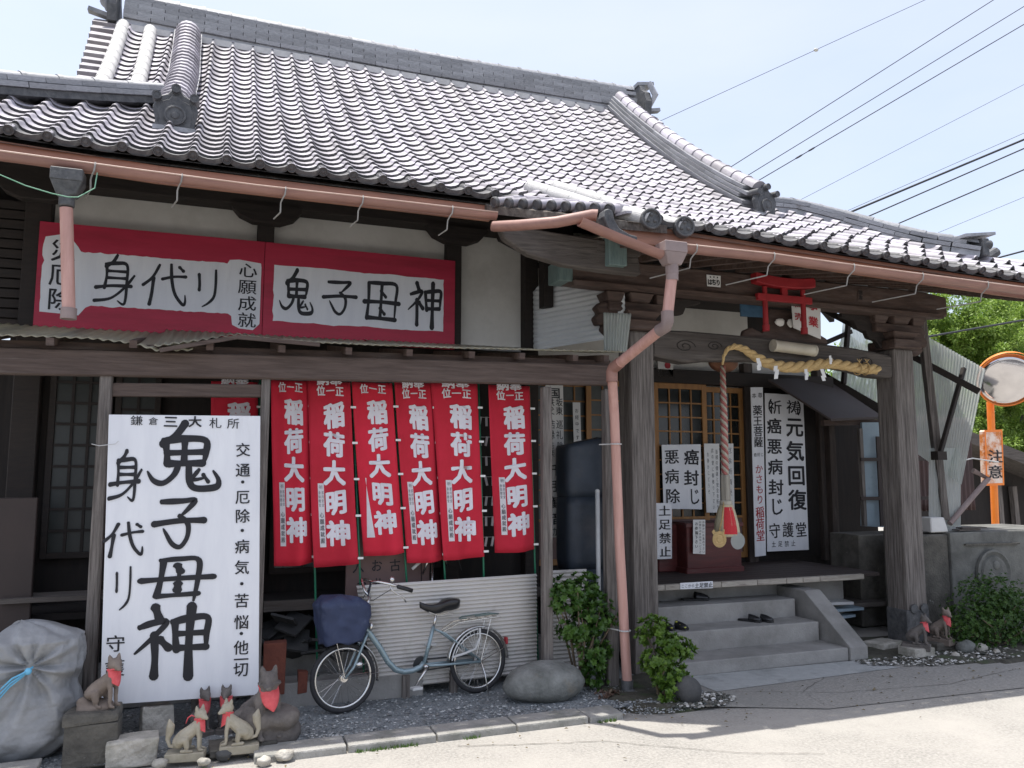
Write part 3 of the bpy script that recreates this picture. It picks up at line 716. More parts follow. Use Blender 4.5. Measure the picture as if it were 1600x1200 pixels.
# main ridge end ogre tiles, seen from the side
for x, s_, sg in ((5.80, 1, 1), (-1.36, 1, -1)):
    mb = MB(); z = 7.22
    pr = [(-.30, 0), (.30, 0), (.34, .22), (.28, .40), (.16, .50), (.1, .64), (-.1, .64), (-.16, .5), (-.28, .4), (-.34, .22)]
    mb.prism([(a*.9, b*.86) for a, b in pr], (x, TOPY, z), (0, 1, 0), (0, 0, 1), .10*sg)
    b_ = mb.build('ogre_tile', M_ONI, temple)
    q = MB(); q.ball((x+.14*sg, TOPY-.02, z+.36), .085, 10, 7); q.tube([(x+.08*sg, TOPY-.26, z+.5), (x+.16*sg, TOPY-.3, z+.3), (x+.10*sg, TOPY-.24, z+.12)], [.04, .05, .02], 8)
    q.build('ogre_face', M_RIDGE, b_, angle=40)
    q = MB(); q.beam((x-.02*sg, TOPY, z+.55), (x+.26*sg, TOPY, z+.60), .2, .05); q.build('ogre_horn', M_RIDGE, b_)
    q = MB(); q.beam((x+.05*sg, TOPY-.12, z+.10), (x+.32*sg, TOPY-.12, z+.16), .1, .05); q.build('ogre_fin', M_RIDGE, b_)
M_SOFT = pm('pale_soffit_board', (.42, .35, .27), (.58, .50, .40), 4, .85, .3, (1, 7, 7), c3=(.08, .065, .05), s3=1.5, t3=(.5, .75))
# ---- porch roof, left corner: diagonal side eave, two white rolls with big end discs
mb = MB(); q = [Vector((2.02, 6.13, 4.08)), Vector((2.55, 5.75, 3.95)), Vector((3.02, 5.50, 3.86)), Vector((3.35, 5.48, 3.86)), Vector((3.2, 6.2, 4.16)), Vector((2.5, 6.7, 4.42)), Vector((2.0, 6.3, 4.18))]
mb.add([p for p in q]+[p-Vector((0, 0, .07)) for p in q], [tuple(range(7)), tuple(range(7, 14))[::-1]]+[(i, (i+1) % 7, 7+(i+1) % 7, 7+i) for i in range(7)])
mb.build('corner_deck', M_SOFF, temple)
SE0, SE1 = Vector((2.08, 6.10, 4.06)), Vector((3.0, 5.56, 3.93))
for i in range(9):
    t = (i+.3)/9; a = SE0.lerp(SE1, t)+Vector((-.04, 0, .04)); b = a+Vector((.36-.16*t, .10, .10-.05*t))
    mb = MB(); mb.tube([a, a.lerp(b, .5), a.lerp(b, .5)+Vector((0, 0, .012)), b], .042, 10)
    o = mb.build('side_cover_tile', M_TILE, roof, angle=50)
    d = (a-b).normalized(); RR = d.to_track_quat('Z', 'Y').to_matrix()
    m2 = MB(); m2.lathe([(.047, -.02), (.047, .01), (.04, .016), (.033, .008), (.012, .012)], a, RR, 14); m2.build('round_end', M_TILED, o, angle=35)
    mb = MB(); c0 = SE0.lerp(SE1, t+.055)+Vector((0, 0, .012))
    mb.beam(c0, c0+(b-a)*.98, .11, .02); mb.build('side_pan_tile', M_TILE, roof)
def disc_end(p, d, r):
    p = Vector(p)
    RR = Vector(d).normalized().to_track_quat('Z', 'Y').to_matrix(); m = MB()
    m.lathe([(r, -.05), (r, .012), (r*.93, .018), (r*.80, .018), (r*.74, .004), (r*.66, .006), (r*.6, .002), (r*.3, .004)], p, RR, 24)
    k = [Vector((math.cos(a)*r*.38, math.sin(a)*r*.38, .006)) for a in (1.57, 3.67, 5.76)]
    for v in k: m.ball(Vector(p)+RR @ v, r*.17, 8, 5)
    return m
r1 = [at(827, 293, Y=6.52), at(880, 309, Y=6.16), at(932, 326, Y=5.85), at(975, 334, Y=5.66), at(1014, 344, Y=5.50)]
r2 = [at(866, 293, Y=6.58), at(935, 314, Y=6.16), at(990, 337, Y=5.85), at(1066, 356, Y=5.50)]
for r_ in (r1, r2):
    o = roll(r_, .066, 'corner_roll'); disc_end(r_[-1]+Vector((0, -.035, 0)), (-.12, -1, 0), .088).build('crest_disc', M_ONI, o, angle=20)
# thin dark sweep tile standing at the porch corner
mb = MB(); a0 = at(945, 360, Y=5.48); pr = [(-.03, .10), (-.02, .155), (.02, .17), (.055, .15), (.07, .08), (.11, .02), (.2, -.02), (.27, -.03), (.27, -.10), (.16, -.09), (.06, -.05), (0, .02)]
mb.prism(pr, (a0.x, a0.y+.06, a0.z-.0), (1, 0, 0), (0, 0, 1), .10); mb.build('corner_sweep_tile', M_ONI, temple, bevel=.008)

# ---- gutters
def halfpipe(pts, r, name, mat, n=10, t=.004, closed=False):
    mb = MB(); pts = [Vector(p) for p in pts]; m = len(pts)
    for rr in (r, r-t):
        for i, p in enumerate(pts):
            d = (pts[min(i+1, m-1)]-pts[max(0, i-1)]).normalized(); s_ = d.cross(Vector((0, 0, 1))).normalized(); u = s_.cross(d)
            for k in range(n+1):
                a = math.pi*(1+k/n); mb.v.append(tuple(p+s_*math.cos(a)*rr+u*math.sin(a)*rr))
    q = n+1
    for i in range(m-1):
        for k in range(n):
            mb.f.append((i*q+k, i*q+k+1, (i+1)*q+k+1, (i+1)*q+k)); b = m*q; mb.f.append((b+i*q+k, b+(i+1)*q+k, b+(i+1)*q+k+1, b+i*q+k+1))
        for k in (0, n): mb.f.append((i*q+k, (i+1)*q+k, m*q+(i+1)*q+k, m*q+i*q+k))
    for i in (0, m-1):
        for k in range(n): mb.f.append((i*q+k, i*q+k+1, m*q+i*q+k+1, m*q+i*q+k))
    return mb
def bead(P, r, par):
    m = MB(); m.tube([Vector(p)+Vector((0, -r-.001, .002)) for p in P], .0065, 6); m.build('gutter_rim_highlight', M_GUTR, par, smooth=True)
M_GUTR = pm('gutter_highlight', (.50, .34, .27), (.62, .45, .37), 6, .4, 0)  # pale colour paints the bright highlight line along the gutter rim
def gpath(pl, Y, n=1): return [at(x, y, Y=Y) for x, y in pl]
g1 = [at(-160, 219, Y=6.05), at(0, 240, Y=6.06), at(200, 267, Y=6.06), at(400, 293, Y=6.06), at(600, 315, Y=6.06), at(775, 335, Y=6.06)]
o = halfpipe(g1, .050, 'gutter', M_GUT).build('eaves_gutter', M_GUT, temple, angle=50)
mb = MB(); s0 = at(772, 354, Y=6.0); s1 = at(812, 352, Y=5.8); s2 = at(870, 347, Y=5.5); s3 = at(926, 336, Y=5.42)
mb.tube([s0+Vector((-.02, 0, 0)), s0, s1, s2, s3, s3+Vector((.03, -.01, -.005))], [.038, .045, .045, .045, .046, .050], 12)
mb.build('side_gutter_pipe', M_GUT, temple, angle=50)
g2 = [at(907, 343, Y=5.41), at(960, 366, Y=5.41), at(1034, 395, Y=5.41)]
halfpipe(g2, .056, 'g', M_GUT).build('porch_gutter', M_GUT, temple, angle=50)
g3 = [at(1066, 385, Y=5.41), at(1200, 399, Y=5.41), at(1330, 417, Y=5.41), at(1460, 434, Y=5.41), at(1600, 452, Y=5.41), at(1720, 468, Y=5.41)]
gg = halfpipe(g3, .055, 'g', M_GUT).build('porch_gutter', M_GUT, temple, angle=50)
bead(g1, .050, o); bead(g3, .055, gg)
def interp_path(P, x):
    for a, b in zip(P, P[1:]):
        if a.x <= x <= b.x: return a.lerp(b, (x-a.x)/(b.x-a.x))
    return P[0] if x < P[0].x else P[-1]
M_HOOK = pm('galvanised_hook', (.24, .23, .21), (.36, .35, .33), 9, .6, .1)
def hook(p, r, lean=.35):
    m = MB()
    m.tube([p+Vector((0, -r*.9, .012)), p+Vector((.0, -r*1.06, -.01)), p+Vector((-.005, -r*.98, -.05)), p+Vector((-.02, -r*.55, -.075)), p+Vector((-.03, -.01, -.10)), p+Vector((-.03, .01, -.17))], .006, 5)
    m.tube([p+Vector((-.03, .01, -.17)), p+Vector((-.2 if lean > .2 else -.07, lean, -.19))], .006, 5)
    return m
for x in (-.89, -.33, .39, .97, 1.69): 
    hook(interp_path(g1, x), .055, .12).build('gutter_hook', M_HOOK, temple)
for px_ in (1083, 1203, 1326, 1432, 1532): 
    p = at(px_, 400, Y=5.41); hook(interp_path(g3, p.x), .062).build('gutter_hook', M_HOOK, temple)
# red-brown fascia boards under the eave tiles
mb = MB(); 
for x0, x1 in ((-3.1, -.5), (-.5, 2.06)):
    mb.beam((x0, 6.19, 4.03+dz(x0, 6.15)), (x1, 6.19, 4.03+dz(x1, 6.15)), .03, .13)
fb = mb.build('fascia_board', M_FASC, temple)
mb = MB(); 
xsf = np.linspace(2.98, 8.7, 12)
for a, b in zip(xsf, xsf[1:]): mb.beam((a, 5.545, 3.735+dz(a, 5.5)), (b, 5.545, 3.735+dz(b, 5.5)), .03, .15)
mb.build('fascia_board', M_FASC, temple)
# rain heads
def rainhead(c, mat, s=1.0):
    m = MB(); m.box((c.x, c.y, c.z-.02*s), (.205*s, .16*s, .09*s)); 
    a = len(m.v); m.add([(c.x+sx*w, c.y+sy*w*.78, z) for z, w in ((c.z-.065*s, .10*s), (c.z-.16*s, .062*s)) for sx, sy in ((-1, -1), (1, -1), (1, 1), (-1, 1))], [(0, 1, 5, 4), (1, 2, 6, 5), (2, 3, 7, 6), (3, 0, 4, 7), (4, 5, 6, 7)])
    m.tube([(c.x, c.y, c.z-.15*s), (c.x, c.y, c.z-.235*s)], .052*s, 14)
    return m
c1 = at(1049, 385, Y=5.41); rainhead(c1, M_PIPEG).build('rain_head', M_PIPEG, temple, bevel=.006)
c2 = at(107, 273, Y=6.05); rainhead(c2, M_ONI, .98).build('rain_head', M_ONI, temple, bevel=.006)
# downpipes
def pipe(pts, r, name='downpipe', mat=None, cut=False):
    m = MB()
    if cut:
        m.tube(pts, r, 18, cap=False); m.tube([Vector(p) for p in pts][::-1], r*.93, 18, cap=False)
        n = 18; L = len(pts)
        for k in range(n):
            pass
    else: m.tube(pts, r, 18)
    return m.build(name, mat or M_PIPE, temple, angle=50)
a = Vector((c2.x, c2.y, c2.z-.24)); b = at(107, 494, Y=6.05)
pipe([a, b+Vector((0, 0, .03))], .042)
mb = MB(); mb.lathe([(.050, .055), (.051, -.02), (.044, -.022), (.042, .03)], b, None, 20); mb.build('pipe_end_socket', M_PIPEG, temple, angle=40)
mb = MB(); mb.lathe([(.001, .0), (.043, .0), (.043, .004), (.001, .004)], b+Vector((0, 0, .0)), None, 20); mb.build('pipe_bore', M_RUB, temple)
a = Vector((c1.x, c1.y, c1.z-.23)); e1 = at(1043, 506, Y=5.43); e2 = at(956, 577, Y=6.12); e3 = at(960, 650, Y=6.26); e4 = at(968, 850, Y=6.28); e5 = at(980, 1068, Y=6.26)
pipe([a, e1+Vector((0, 0, .06))], .045)
mb = MB(); mb.tube([a+Vector((0, 0, .02)), a-Vector((0, 0, .05))], .05, 18); mb.build('pipe_socket', M_PIPEG, temple, angle=50)
d = (e2-e1).normalized()
mb = MB(); mb.tube([e1+Vector((0, 0, .10)), e1+Vector((0, 0, .02)), e1+Vector((0, 0, -.0))+d*.02-Vector((0, 0, .01)), e1+d*.11], .051, 18); mb.build('pipe_elbow', M_PIPEG, temple, angle=60)
pipe([e1+d*.05, e2-d*.05], .045)
mb = MB(); mb.tube([e2-d*.12, e2-d*.02, e2+Vector((0, 0, -.02)), e2+Vector((0, 0, -.11))], .051, 18); mb.build('pipe_elbow', M_GUT, temple, angle=60)
pipe([e2+Vector((0, 0, -.05)), e3, e4, e5], .042)
mb = MB(); mb.tube([e5+Vector((0, 0, .03)), e5-Vector((0, 0, .06)), e5+Vector((.03, -.05, -.10))], .053, 16); mb.build('pipe_shoe', M_ONI, temple, angle=50)
for t in (694, 985): 
    p = at(962 if t == 694 else 976, t, Y=6.26); mb = MB(); mb.tube([p+Vector((math.cos(k)*.049, math.sin(k)*.049, 0)) for k in np.linspace(0, 2*math.pi, 15)[:-1]], .006, 5, closed=True)
    mb.tube([p+Vector((-.045, .03, 0)), p+Vector((-.09, .14, 0))], .006, 5); mb.build('pipe_clip', M_ALU, temple)
# thin green wire slung under the left rain head
w = [at(0, 273, Y=5.9), at(40, 290, Y=5.92), at(80, 302, Y=5.92), at(107, 308, Y=5.92), at(122, 308, Y=5.95), at(148, 294, Y=5.98), at(152, 270, Y=6.0)]
w = [w[0]+(w[0]-w[1])*3]+w
mb = MB(); mb.tube(w, .004, 5); tag(mb.build('wire', M_WIREG), 'thin pale green wire slung round the left downpipe under the eaves', 'wire')

# ---- main front wall, Y=7.6, with posts, boat-shaped brackets and wall beam
mb = MB(); mb.box((.72, 7.72, 3.75), (4.5, .14, 1.5)); mb.build('plaster_wall', M_PLASTER, temple)
mb = MB(); mb.beam((-1.9, 7.52, 4.46), (3.4, 7.52, 4.46), .22, .36); mb.build('wall_plate', M_WOODX, temple, bevel=.01)
mb = MB(); mb.beam((-3.2, 7.9, 4.66), (8.6, 7.9, 4.66), .6, .06); mb.build('roof_lining', M_WOODX, temple)
for x in (-1.52, .325, 2.14, 2.97):
    mb = MB(); mb.box((x, 7.61, 2.2), (.15 if x > -1.5 else .2, .17, 4.4)); mb.build('wall_post', M_WOODX, temple, bevel=.008)
    if x < 2.9:
        pr = [(-.31, .10), (-.31, .02), (-.24, -.06), (-.12, -.11), (.12, -.11), (.24, -.06), (.31, .02), (.31, .10)]
        mb = MB(); mb.prism(pr, (x, 7.53, 4.24), (1, 0, 0), (0, 0, 1), .12); mb.build('boat_bracket', M_WOODX, temple, bevel=.008)
mb = MB(); pr = [(-.25, .12), (-.2, 0), (0, -.08), (.35, -.11), (.35, .12)]; mb.prism(pr, (2.8, 7.53, 4.22), (1, 0, 0), (0, 0, 1), .12); mb.build('boat_bracket', M_WOODX, temple)
# rafters under the main eaves
xr = -3.1
while xr < 2.6:
    mb = MB(); a = roofpt(xr, 6.24, -.10); b = roofpt(xr, 7.7, -.10); mb.beam(a, b, .055, .07); mb.build('rafter', M_WOODX, temple); xr += .29
# side part of the building, left of the corner post: dark boarding that runs back
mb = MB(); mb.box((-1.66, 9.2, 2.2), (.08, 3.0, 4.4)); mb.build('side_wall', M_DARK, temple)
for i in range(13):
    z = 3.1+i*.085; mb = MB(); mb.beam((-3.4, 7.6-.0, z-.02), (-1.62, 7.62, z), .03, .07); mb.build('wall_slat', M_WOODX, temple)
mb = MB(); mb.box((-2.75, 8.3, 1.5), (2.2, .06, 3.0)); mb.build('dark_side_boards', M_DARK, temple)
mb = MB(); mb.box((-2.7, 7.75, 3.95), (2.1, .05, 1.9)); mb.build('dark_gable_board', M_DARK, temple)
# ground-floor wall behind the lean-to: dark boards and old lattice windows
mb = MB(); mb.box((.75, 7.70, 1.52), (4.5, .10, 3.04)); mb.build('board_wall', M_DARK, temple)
mb = MB(); mb.beam((-1.6, 7.58, 2.98), (3.0, 7.58, 2.98), .14, .20); mb.build('lintel', M_WOODX, temple)
def lattice(name, x0, x1, z0, z1, nx_, nz_, Y, matf, matg, parent, fr=.05, bar=.022, panel=0, label=None):
    m = MB(); 
    for x in (x0+fr/2, x1-fr/2): m.box((x, Y, (z0+z1)/2), (fr, .035, z1-z0))
    for z in (z0+fr/2, z1-fr/2): m.box((((x0+x1)/2), Y, z), (x1-x0-2*fr, .034, fr))
    o = m.build(name, matf, parent, bevel=.003)
    if label: o['label'] = label
    zb = z0+fr+panel
    if panel:
        m = MB(); m.box(((x0+x1)/2, Y+.008, z0+fr+panel/2), (x1-x0-2*fr, .012, panel)); m.build('bottom_panel', M_PINKB if matf is M_ORANGEW else M_DARK, o)
        m = MB(); m.box(((x0+x1)/2, Y, zb), (x1-x0-2*fr, .03, .03)); m.build('rail', matf, o)
    for i in range(1, nx_):
        m = MB(); x = x0+fr+(x1-x0-2*fr)*i/nx_; m.box((x, Y-.004, (zb+z1-fr)/2), (bar, .02, z1-fr-zb)); m.build('glazing_bar', matf, o)
    for i in range(1, nz_):
        m = MB(); z = zb+(z1-fr-zb)*i/nz_; m.box(((x0+x1)/2, Y-.0045, z), (x1-x0-2*fr, .017, bar)); m.build('glazing_bar', matf, o)
    m = MB(); m.box(((x0+x1)/2, Y+.008, (zb+z1-fr)/2), (x1-x0-2*fr, .005, z1-fr-zb)); m.build('pane', matg, o)
    return o
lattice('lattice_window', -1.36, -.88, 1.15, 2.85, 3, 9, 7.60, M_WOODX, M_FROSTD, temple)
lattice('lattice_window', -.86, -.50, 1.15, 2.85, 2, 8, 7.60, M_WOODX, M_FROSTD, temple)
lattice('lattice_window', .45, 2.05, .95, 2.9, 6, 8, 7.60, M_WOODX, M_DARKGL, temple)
# low veranda edge of pale boards seen under the banners
mb = MB(); mb.box((.75, 7.35, .76), (4.4, .55, .05)); mb.build('veranda_floor', M_DARK, temple)
for i in range(9):
    x = -.9+i*.43; mb = MB(); mb.box((x+.21, 7.055, .755), (.42, .04, .085)); mb.build('veranda_edge_board', M_GREYX, temple)
mb = MB(); mb.box((.75, 7.30, .17), (4.4, .3, .30)); mb.build('foundation', M_CONC, temple)

# ---- entrance wall at the back of the porch, Y=8.8
YW = 8.8
mb = MB(); mb.box((4.78, YW+.12, 4.2), (3.7, .12, 2.65)); mb.build('plaster_wall', M_PLASTER, temple)
mb = MB(); mb.box((2.99, 8.2, 2.3), (.10, 1.3, 4.4)); mb.build('side_wall', M_DARK, temple)
mb = MB(); mb.beam((3.0, YW-.02, 3.08), (7.9, YW-.02, 3.08), .16, .18); mb.build('lintel', M_WOODX, temple, bevel=.01)
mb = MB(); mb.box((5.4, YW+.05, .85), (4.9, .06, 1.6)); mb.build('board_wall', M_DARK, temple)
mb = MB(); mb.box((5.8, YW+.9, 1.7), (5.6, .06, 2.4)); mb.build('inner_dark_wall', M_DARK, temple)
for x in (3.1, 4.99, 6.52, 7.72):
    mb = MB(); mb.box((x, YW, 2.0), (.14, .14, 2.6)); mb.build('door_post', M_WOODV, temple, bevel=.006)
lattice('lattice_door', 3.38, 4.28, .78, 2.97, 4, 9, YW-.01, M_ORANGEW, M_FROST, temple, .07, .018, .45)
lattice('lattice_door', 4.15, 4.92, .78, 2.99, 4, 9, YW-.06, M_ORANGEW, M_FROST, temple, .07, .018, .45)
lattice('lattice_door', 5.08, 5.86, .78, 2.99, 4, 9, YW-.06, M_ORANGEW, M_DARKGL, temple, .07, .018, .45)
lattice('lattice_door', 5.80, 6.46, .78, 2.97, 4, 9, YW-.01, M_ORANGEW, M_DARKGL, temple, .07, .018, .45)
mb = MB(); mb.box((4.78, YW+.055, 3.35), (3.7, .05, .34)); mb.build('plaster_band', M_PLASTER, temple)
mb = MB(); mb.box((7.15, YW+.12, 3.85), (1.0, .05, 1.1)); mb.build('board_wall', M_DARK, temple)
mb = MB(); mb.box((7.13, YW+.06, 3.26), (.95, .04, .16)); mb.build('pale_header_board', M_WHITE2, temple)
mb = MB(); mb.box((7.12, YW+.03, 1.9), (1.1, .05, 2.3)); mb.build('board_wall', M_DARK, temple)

# ---- porch floor, steps
ZP = .72
for i in range(9):
    y = 7.34+i*.165; mb = MB(); mb.box((5.1, y+.08, ZP-.02), (4.2, .158, .04)); mb.build('floor_plank', M_BOARDB, temple, bevel=.003)
xe = [3.2, 4.05, 4.32, 4.62, 5.0, 5.45, 5.83, 6.05, 6.28, 6.9]
M_EDGE = pm('pale_worn_edge_board', (.28, .25, .21), (.46, .42, .36), 5, .8, .3, (1, 6, 6), c3=(.16, .13, .11), s3=3, t3=(.5, .7))
for a, b in zip(xe, xe[1:]):
    mb = MB(); mb.box(((a+b)/2, 7.29, ZP-.028), (b-a-.006, .06, .056)); mb.build('floor_edge_board', M_EDGE, temple, bevel=.003)
steps = MB(); steps.box((4.9, 7.0, .065), (2.1, .96, .13)); st = steps.build('entrance_steps', M_CONC, temple, bevel=.012, seg=2)
mb = MB(); mb.box((4.8, 7.19, .225), (2.22, .62, .20)); mb.build('step', M_CONC, st, bevel=.012, seg=2)
mb = MB(); mb.box((4.78, 7.38, .41), (2.22, .34, .20)); mb.build('step', M_CONC, st, bevel=.012, seg=2)
mb = MB(); mb.box((5.0, 7.75, .34), (3.8, .3, .62)); mb.build('step_back', M_CONC, st)
# right cheek wall of the steps, sloping down to the front
mb = MB(); pr = [(6.50, 0), (6.50, .13), (7.15, .60), (7.6, .60), (7.6, 0)]
mb.prism([(y, z) for y, z in pr], (5.96, 0, 0), (0, 1, 0), (0, 0, 1), .22); mb.build('step_cheek', M_CONC, st, bevel=.012, seg=2)
# riser joints (dark thin recesses between castings)

# ---- porch pillars and beams
def pillar(x0, x1, y0, y1, zt):
    m = MB(); m.box(((x0+x1)/2, (y0+y1)/2, zt/2), (x1-x0, y1-y0, zt)); o = m.build('porch_pillar', M_GREYV, temple, bevel=.028, seg=2)
    return o
pl_ = pillar(3.66, 3.92, 6.70, 6.96, 3.22)
pr_ = pillar(6.93, 7.21, 6.70, 6.98, 3.22)
# iron shoe of the right pillar with curved top edge
mb = MB(); mb.box((7.07, 6.84, .2), (.31, .31, .42)); sh = mb.build('pillar_shoe', M_ONI, pr_, bevel=.02)
for x in (7.0, 7.14):
    mb = MB(); mb.lathe([(.05, 0), (.05, .012), (.01, .014)], (x, 6.685, .42), Matrix.Rotation(math.pi/2, 3, 'X'), 14); mb.build('shoe_scallop', M_ONI, pr_)
mb = MB(); mb.box((7.07, 6.84, .02), (.46, .46, .06)); mb.build('pillar_base_stone', M_LIT, pr_, bevel=.01)
# rainbow beam between the pillars
def vbeam(xs_, zlo, zhi, y0, y1, name, mat, bev=.02, nseg=24):
    m = MB(); X = np.linspace(xs_[0], xs_[-1], nseg); lo = np.interp(X, xs_, zlo); hi = np.interp(X, xs_, zhi)
    poly = [(float(x), float(z)) for x, z in zip(X, hi)]+[(float(x), float(z)) for x, z in zip(X[::-1], lo[::-1])]
    m.prism(poly, (0, y0, 0), (1, 0, 0), (0, 0, 1), -(y1-y0)); return m.build(name, mat, temple, bevel=bev)
kb_ = vbeam([3.92, 4.05, 4.3, 4.6, 5.0, 5.5, 6.0, 6.4, 6.7, 6.93], [2.99, 2.97, 2.94, 2.98, 3.0, 3.01, 3.0, 2.96, 2.90, 2.90], [3.23, 3.25, 3.26, 3.255, 3.25, 3.24, 3.22, 3.20, 3.17, 3.14], 6.72, 6.92, 'rainbow_beam', M_GREYX)
# carved swirls on the rainbow beam
def swirl(cx, cz, s, sg=1):
    pts = []
    for i in range(26):
        a = i*.42; r = s*(1-i/30); pts.append((cx+sg*math.cos(a)*r, 6.716, cz+math.sin(a)*r*.55))
    m = MB(); m.tube(pts, .004, 5); m.build('carved_swirl', M_WOODX, kb_)
swirl(4.28, 3.10, .12); swirl(4.62, 3.12, .09); swirl(6.55, 3.05, .11, -1)
vbeam([2.90, 3.2, 3.6, 7.3, 7.62], [3.62, 3.60, 3.60, 3.58, 3.60], [3.80, 3.86, 3.86, 3.86, 3.82], 6.58, 6.80, 'porch_beam', M_WOOD, .015)
mb = MB(); mb.box((2.93, 6.69, 3.71), (.15, .24, .19)); mb.build('beam_end_cap', M_VERD, temple, bevel=.006)
mb = MB(); mb.beam((3.0, 6.56, 3.60), (7.5, 6.56, 3.585), .06, .045); mb.build('beam_moulding', M_WOOD, temple)
# bearing blocks and nose carvings on the pillars
def bracket(x, y):
    for (z, w_, d_, h_, tp) in ((3.27, .40, .40, .10, 1.0), (3.36, .26, .26, .10, 1.45), (3.46, .66, .16, .10, 1.0), (3.55, .20, .22, .09, 1.35)):
        m = MB(); m.box((x, y, z), (w_, d_, h_), taper=tp); m.build('bearing_block', M_WOOD, temple, bevel=.01)
    for sx in (-1, 1):
        m = MB(); m.box((x+sx*.27, y, 3.55), (.15, .18, .09), taper=1.35); m.build('bearing_block', M_WOOD, temple, bevel=.008)
bracket(3.79, 6.82); bracket(7.07, 6.82)
def nose(x, sg, z=3.30):
    pr = [(0, -.12), (.10, -.13), (.17, -.07), (.15, -.02), (.22, -.03), (.25, .04), (.20, .09), (.24, .14), (.18, .20), (.08, .19), (0, .22)]
    m = MB(); m.prism([(sg*a, b) for a, b in pr], (x, 6.77, z), (1, 0, 0), (0, 0, 1), -.12*1); m.build('nose_carving', M_WOOD, temple, bevel=.012)
nose(3.58, -1); nose(7.27, 1)
# curved inner brackets (black silhouettes beside the right pillar)
m = MB(); pr = [(0, 0), (-.10, .02), (-.16, .10), (-.26, .12), (-.30, .20), (-.42, .22), (-.46, .30), (-.62, .34), (-.62, .38), (0, .38)]
m.prism(pr, (6.95, 6.80, 3.22), (1, 0, 0), (0, 0, 1), -.07); m.build('carved_brace', M_WOODX, temple, bevel=.006)
m = MB(); m.prism([(-a, b) for a, b in pr][::-1], (3.90, 6.80, 3.22), (1, 0, 0), (0, 0, 1), -.07); m.build('carved_brace', M_WOODX, temple, bevel=.006)
# porch rafters
xr = 3.15
while xr < 8.6:
    d_ = dz(xr, 5.5); mb = MB(); mb.beam((xr, 5.58, 3.70+d_), (xr, 6.62, 3.905), .06, .07)
    mb.build('rafter', M_WOOD, temple); xr += .285
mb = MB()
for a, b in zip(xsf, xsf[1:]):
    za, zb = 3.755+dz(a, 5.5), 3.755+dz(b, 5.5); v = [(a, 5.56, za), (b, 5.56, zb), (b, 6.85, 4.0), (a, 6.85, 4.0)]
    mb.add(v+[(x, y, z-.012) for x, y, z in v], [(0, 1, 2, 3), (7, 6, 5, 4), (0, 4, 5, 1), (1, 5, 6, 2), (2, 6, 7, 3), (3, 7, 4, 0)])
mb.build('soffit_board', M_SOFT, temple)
mb = MB(); mb.box((4.85, 7.85, 4.02), (3.6, 1.95, .04)); mb.build('porch_ceiling', M_WOODX, temple)
# weathered side beam of the porch with copper cap, under the side gutter
pr = [(-.62, .16), (-.52, .17), (-.3, .13), (.2, .09), (.62, .07), (.66, -.20), (.3, -.19), (-.05, -.16), (-.35, -.09), (-.56, .03)]
hb = at(888, 385, Y=5.98); mb = MB(); mb.prism(pr, hb, (1, -.10, 0), (0, 0, 1), -.10); mb.build('side_beam', M_GREYX, temple, bevel=.012)
c = at(963, 391, Y=5.90); mb = MB(); mb.box((c.x, c.y+.03, c.z), (.17, .13, .275)); mb.build('beam_end_cap', M_VERD, temple, bevel=.006)
c = at(880, 432, Y=6.4); 
# board between side beam and roof
mb = MB(); mb.beam(at(800, 372, Y=6.1), at(1000, 392, Y=5.9), .03, .10); mb.build('eave_board', M_GREYX, temple)
# porch soffit lining at the corner
# corrugated sheets
def corrugated(o, u, v, nr, amp, name, mat, parent, clip=None, per=8, kind=None):
    """wave runs along v, ribs run along u"""
    o = Vector(o); u = Vector(u); v = Vector(v); w = u.cross(v).normalized(); m = MB(); N = nr*per; K = 12
    for i in range(N+1):
        t = i/N
        for k in range(K+1):
            s_ = k/K; a, b = (s_, t) if not clip else clip(s_, t)
            m.v.append(tuple(o+u*a+v*b+w*amp*math.cos(t*nr*2*math.pi)))
    for i in range(N):
        for k in range(K): q = K+1; m.f.append((i*q+k, i*q+k+1, (i+1)*q+k+1, (i+1)*q+k))
    ob = m.build(name, mat, parent, smooth=True)
    md = ob.modifiers.new('thickness', 'SOLIDIFY'); md.thickness = .002
    return ob
a = Vector((2.98, 7.50, 3.10)); b = Vector((3.62, 6.72, 3.16))
def clp(s_, t):
    a = 0 if t < .72 else .42*((t-.72)/.28)**1.2
    b = 1 if t < .55 else 1-.36*((t-.55)/.45)**2
    return (a+(b-a)*s_, t)
corrugated(a, b-a, (0, 0, .86), 17, .006, 'porch_side_sheet', M_CORRW, temple, clp)
corrugated(at(944, 550, Y=6.55), (0, 0, .37), (.25, -.05, 0), 9, .007, 'clear_corner_sheet', M_CLEAR, temple, lambda s_, t: (s_, t*(.85+.2*s_)))
# closing boards above the sheet
mb = MB(); mb.box((3.06, 7.35, 3.9), (.10, .14, .75)); mb.build('wall_post', M_WOODX, temple)
mb = MB(); mb.box((3.35, 7.62, 3.85), (.7, .05, 1.1)); mb.build('plaster_wall', M_PLASTER, temple)

